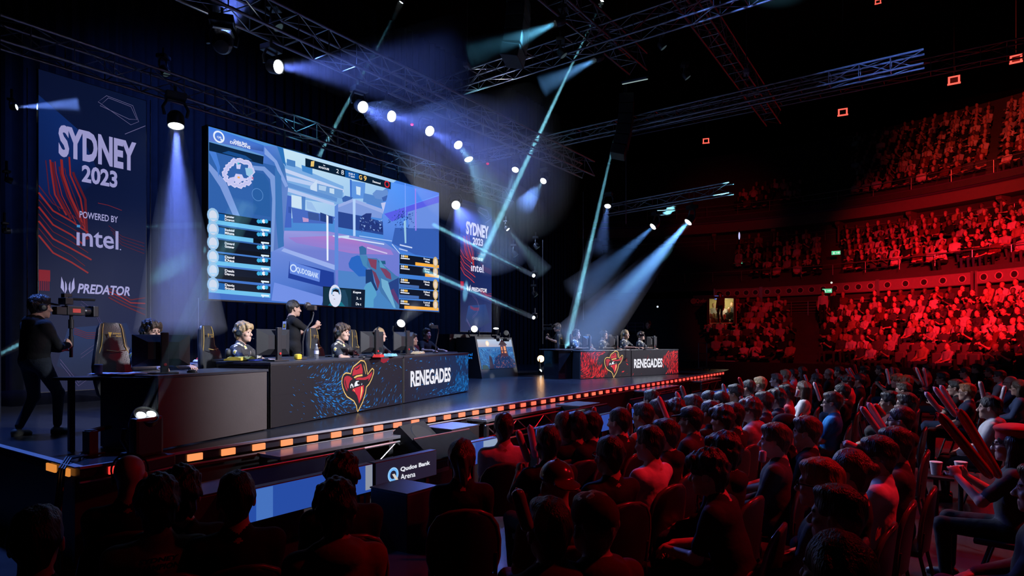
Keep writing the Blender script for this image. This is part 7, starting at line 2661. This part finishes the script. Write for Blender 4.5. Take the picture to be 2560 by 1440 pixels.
WHO = {}
for (u, v, a, pose, hr, hc, top, sk, gl, key, rest) in PEOPLE:
    lod = 0 if v > 1060 or u > 2400 and v > 1010 else 1
    me, HM = body(pose, lod)
    hz = HM.translation.z
    sc = 1.0
    d = (CAMZ - hz) * FPX / (v - V0)
    phi = -(180 - a)
    lab = key + ', ' + rest if len((key + ' ' + rest).split()) <= 16 else key
    o = put(pose, lod, u, v, d, 0.0, phi, lab, hair=hr, hairc=hc, top=C_[top], skin=sk, glasses=bool(gl), scale=sc, legs=rnd if (rnd := random.choice([DENIM, BLACKT, GREYT])) else None, hatm=GLOSSCAP if 'shiny' in key else (REDCAP if 'red cap' in key else C_['maroon'] if 'headscarf' in key else BLACKT), group=None)
    WHO[key] = o
    fd = face_dir(o.location, phi)
    floor_chair((o.location.x, o.location.y, 0), o.rotation_euler.z, 'black round-backed chair under the ' + key)

# headband of the bald man
o = WHO['bald man with band over his head']
HB = body('rest', 0)[1]
q = MB().path([(.088 * math.cos(t_), .02 - .04 * math.sin(t_), .035 + .098 * math.sin(t_)) for t_ in np.linspace(-.2, PI + .2, 18)], .005, 6).build('headband', BLACKT, o, True)
q.matrix_local = HB
# prints on backs
P = Paint(.0005)
P.text('SYDNEY', -.085, .02, .085, .045, lin(30, 22, 24), .05, .2)
P.text('CHAMPIONS', -.11, -.02, .11, .01, lin(30, 22, 24), .05, .2)
back_print(P, WHO['man in beige printed T-shirt'], (0, -.178, .93), .18)
P = Paint(.0005)
P.text('Olmo', -.06, 0, .10, .08, lin(190, 60, 60), .03, .2)
back_print(P, WHO['woman with hair bun'], (.0, -.162, .80), .1)
P = Paint(.0005)
P.poly([(-.03, -.02), (.02, .03), (.04, .0), (.01, -.03)], lin(190, 50, 50))
P.poly([(-.05, -.03), (-.02, -.06), (.03, -.04), (-.01, -.045)], lin(190, 50, 50))
back_print(P, WHO['man in dark cap with red badge'], (.04, -.162, .88), .1)
P = Paint(.0005)
P.poly([(-.08, .1), (-.02, .0), (0, .06), (.03, -.02), (.08, .08), (.05, -.1), (0, -.16), (-.06, -.08)], lin(200, 50, 44))
back_print(P, WHO['man with red hood behind his neck'], (.02, -.172, .80), .1)

# ------------------------------------------------------------------ inflatable clapper sticks
M_STK = {}
for nm, c in dict(pale=(.62, .50, .56), pink=(.60, .30, .34), red=(.42, .012, .025), clear=(.35, .33, .30)).items():
    m, nt, b = _nt('clapper_' + nm)
    b.inputs['Base Color'].default_value = (*c, 1)
    b.inputs['Roughness'].default_value = .2
    b.inputs['Subsurface Weight'].default_value = .0
    b.inputs['Coat Weight'].default_value = .4
    M_STK[nm] = m
M_INK = mat('clapper_ink', (.02, .02, .025), .4)
STK = {}


def stick_mesh(kind, text):
    b = MB()
    prof = [(.004, 0), (.02, .01), (.031, .04), (.035, .10), (.035, .48), (.033, .535), (.028, .565), (.018, .58)]
    rings = []
    for r, h in prof:
        rings.append([(r * math.cos(t_), r * math.sin(t_), h + (.018 * abs(math.cos(t_)) ** 3 if h > .55 else 0)) for t_ in np.linspace(0, 2 * PI, 16, endpoint=False)])
    b.loft(rings)
    # crimped mouth: two little ears
    for s_ in (-1, 1):
        b.ell((s_ * .022, 0, .585), (.013, .008, .018), 8, 6)
    q = MB()
    p, tr_, w = text_polys(text, .04)
    L_ = .30
    for side in (0, PI):
        vs = []
        for a_ in p:
            th = side + (a_[1] - .5) * .55
            vs.append((.0356 * math.sin(th), -.0356 * math.cos(th), .12 + L_ * a_[0] / w))
        q.add(vs, [tuple(t_) for t_ in tr_])
    return b, q


def clapper(label, u0, v0, u1, v1, d, kind='pale', dd=0.0, ink=True):
    """from the hand end (u0, v0) to the open end (u1, v1), about d away"""
    a, b_ = at_d(u0, v0, d), at_d(u1, v1, d + dd)
    key = kind
    if key not in STK:
        x, y = stick_mesh(kind, 'INTEL EXTREME')
        o = x.build('clapper_stick', M_STK[kind], None, True)
        c = y.build('lettering', M_INK, o)
        STK[key] = o
        o['label'] = ''
    else:
        o = dup(STK[key])
    L_ = (b_ - a).length
    o.location = a
    o.rotation_mode = 'QUATERNION'
    o.rotation_quaternion = (b_ - a).to_track_quat('Z', 'Y')
    s_ = L_ / .6
    w = min(max(s_, .8), 1.25)
    o.scale = (w, w, s_)
    tag(o, label, 'clapper stick', 'inflatable clapper sticks in the crowd')
    return o


def dep(key, off=.32):
    o = WHO[key]
    return (o.location - CAM).dot(FWD), o


S_ = [('white clapper stick held closer to the broad white T-shirt', 1322, 1156, 1294, 1075, 5.0, 'pale'), ('white clapper stick held closer to the pale polo', 1340, 1146, 1324, 1062, 5.1, 'pale'),
      ('pink clapper stick lifted beside the man with short fade in maroon', 1322, 1328, 1291, 1222, 2.55, 'pink'),
      ('tall red clapper stick upright beside the first orange hoodie', 1577, 1086, 1572, 1008, 6.9, 'red'), ('short red stick with clear tip behind the raised hands', 1487, 1050, 1485, 1017, 7.6, 'red'),
      ('long pale clapper stick leaning before the curly person in maroon', 1673, 1058, 1646, 990, 7.0, 'pale'), ('pale clapper stick of the man with red striped shoulders', 1713, 1034, 1690, 979, 7.7, 'pale'), ('clear yellowish clapper stick behind the red striped shoulders', 1716, 1002, 1703, 964, 8.4, 'clear'),
      ('white clapper stick before the mustard hoodie', 1820, 1012, 1807, 959, 9.4, 'pale'), ('thin red clapper stick behind the mustard hoodie', 1857, 968, 1847, 943, 10.6, 'red'), ('short pale stick under the chin of the dark haired man behind the mustard hoodie', 1862, 1012, 1850, 990, 9.6, 'pink'),
      ('small white clapper stick under the chin of the long haired woman in white', 1989, 992, 1996, 975, 10.0, 'pale'), ('upright white clapper stick of the man beside the long haired woman', 2051, 1003, 2035, 955, 10.4, 'pale'), ('small white stick pair member behind the lavender T-shirt, nearer one', 2018, 954, 2011, 936, 13.5, 'pale'),
      ('pale stick raised by the red person with glasses, lower one', 2128, 942, 2115, 921, 14.5, 'pale'), ('pale stick raised by the red person with glasses, upper one', 2136, 941, 2123, 919, 14.6, 'pale'), ('dark red stick behind the pale raised pair', 2143, 938, 2136, 910, 15.0, 'red'),
      ('red stick among the dim heads before the tier wall', 2045, 935, 2041, 922, 15.5, 'pink'), ('pink stick at the inner aisle, leaning one', 2224, 962, 2216, 921, 12.3, 'pale'), ('pink stick at the inner aisle, short one behind', 2232, 936, 2229, 917, 14.5, 'pink'),
      ('pale stick raised far back, leaning one of a pair', 2309, 965, 2290, 918, 12.0, 'pale'), ('pale stick raised far back, upright one of a pair', 2317, 968, 2309, 919, 12.0, 'pale'), ('red stick behind the far raised pair', 2300, 945, 2284, 918, 12.6, 'red'),
      ('long pale stick by the maroon scarf, lower of two', 2204, 1088, 2153, 1016, 5.7, 'pale'), ('long pale stick by the maroon scarf, upper of two', 2217, 1083, 2170, 1006, 5.8, 'pale'), ('red stick behind the two long pale sticks', 2212, 1040, 2186, 1010, 6.6, 'red'),
      ('pale stick pointing across the knees of the large man in white T-shirt', 2160, 1128, 2110, 1106, 4.5, 'pale'), ('pink stick lying across the knees below the pointing one', 2160, 1142, 2107, 1138, 4.6, 'pink'),
      ('pale stick before the two big red sticks, nearest the aisle', 2352, 1030, 2314, 980, 6.9, 'pale'), ('pale stick before the spectacled man, lower of two', 2390, 1042, 2335, 967, 6.9, 'pale'), ('pale stick before the spectacled man, upper of two', 2392, 1030, 2351, 963, 7.1, 'pale'),
      ('short pale stick standing above the head of the man in pale hoodie', 2461, 1001, 2450, 953, 8.2, 'pale'), ('thin pale stick behind the man in pale hoodie', 2500, 1012, 2512, 964, 9.6, 'pale'),
      ('big red clapper stick at the picture edge, lower of two', 2480, 1196, 2345, 1032, 3.75, 'red'), ('big red clapper stick at the picture edge, upper of two', 2500, 1196, 2396, 1022, 3.85, 'red'),
      ('white stick in the lap of the heavy man in suit jacket', 1905, 1156, 1908, 1126, 5.0, 'pale'), ('pale stick behind the brown haired man in black jacket', 1975, 1092, 1988, 1056, 6.2, 'pink')]
for (lab, u0, v0, u1, v1, d, kind) in S_:
    clapper(lab, u0, v0, u1, v1, d, kind)
# cups on the floor by the main aisle, phone
for u, v, d, lab, s_ in ((2340, 1186, 7.07, 'pale paper popcorn tub on the floor by the main aisle', 1), (2402, 1186, 7.07, 'second paper tub beside it, partly in shade', 1)):
    p = at_d(u, v, d)
    t = small('paper_tub', lab, 'tub', (p.x, p.y, .50), 0, [('tub', MB().lathe([(.045, 0), (.062, .14), (.058, .14), (.042, .01), (0, .01)]), mat('paper_tub', (.6, .5, .5), .7, 0, .3, 30)), ('rim', MB().lathe([(.062, .135), (.066, .14), (.062, .145)]), M_WHITE if 0 else mat('tub_rim', (.7, .65, .65), .6))])
    q = thing('tray_stand', 'low dark stand under the ' + lab.split(' on')[0].split(' beside')[0], 'stand', (p.x, p.y, .499))
    MB().box((0, 0, -.015), (.34, .34, .03), 0, 0, None, .006).build('top', M_BLACK, q)
    MB().lathe([(.13, -.499), (.13, -.48), (.025, -.46), (.025, -.03)]).build('pedestal', M_BLACK, q)
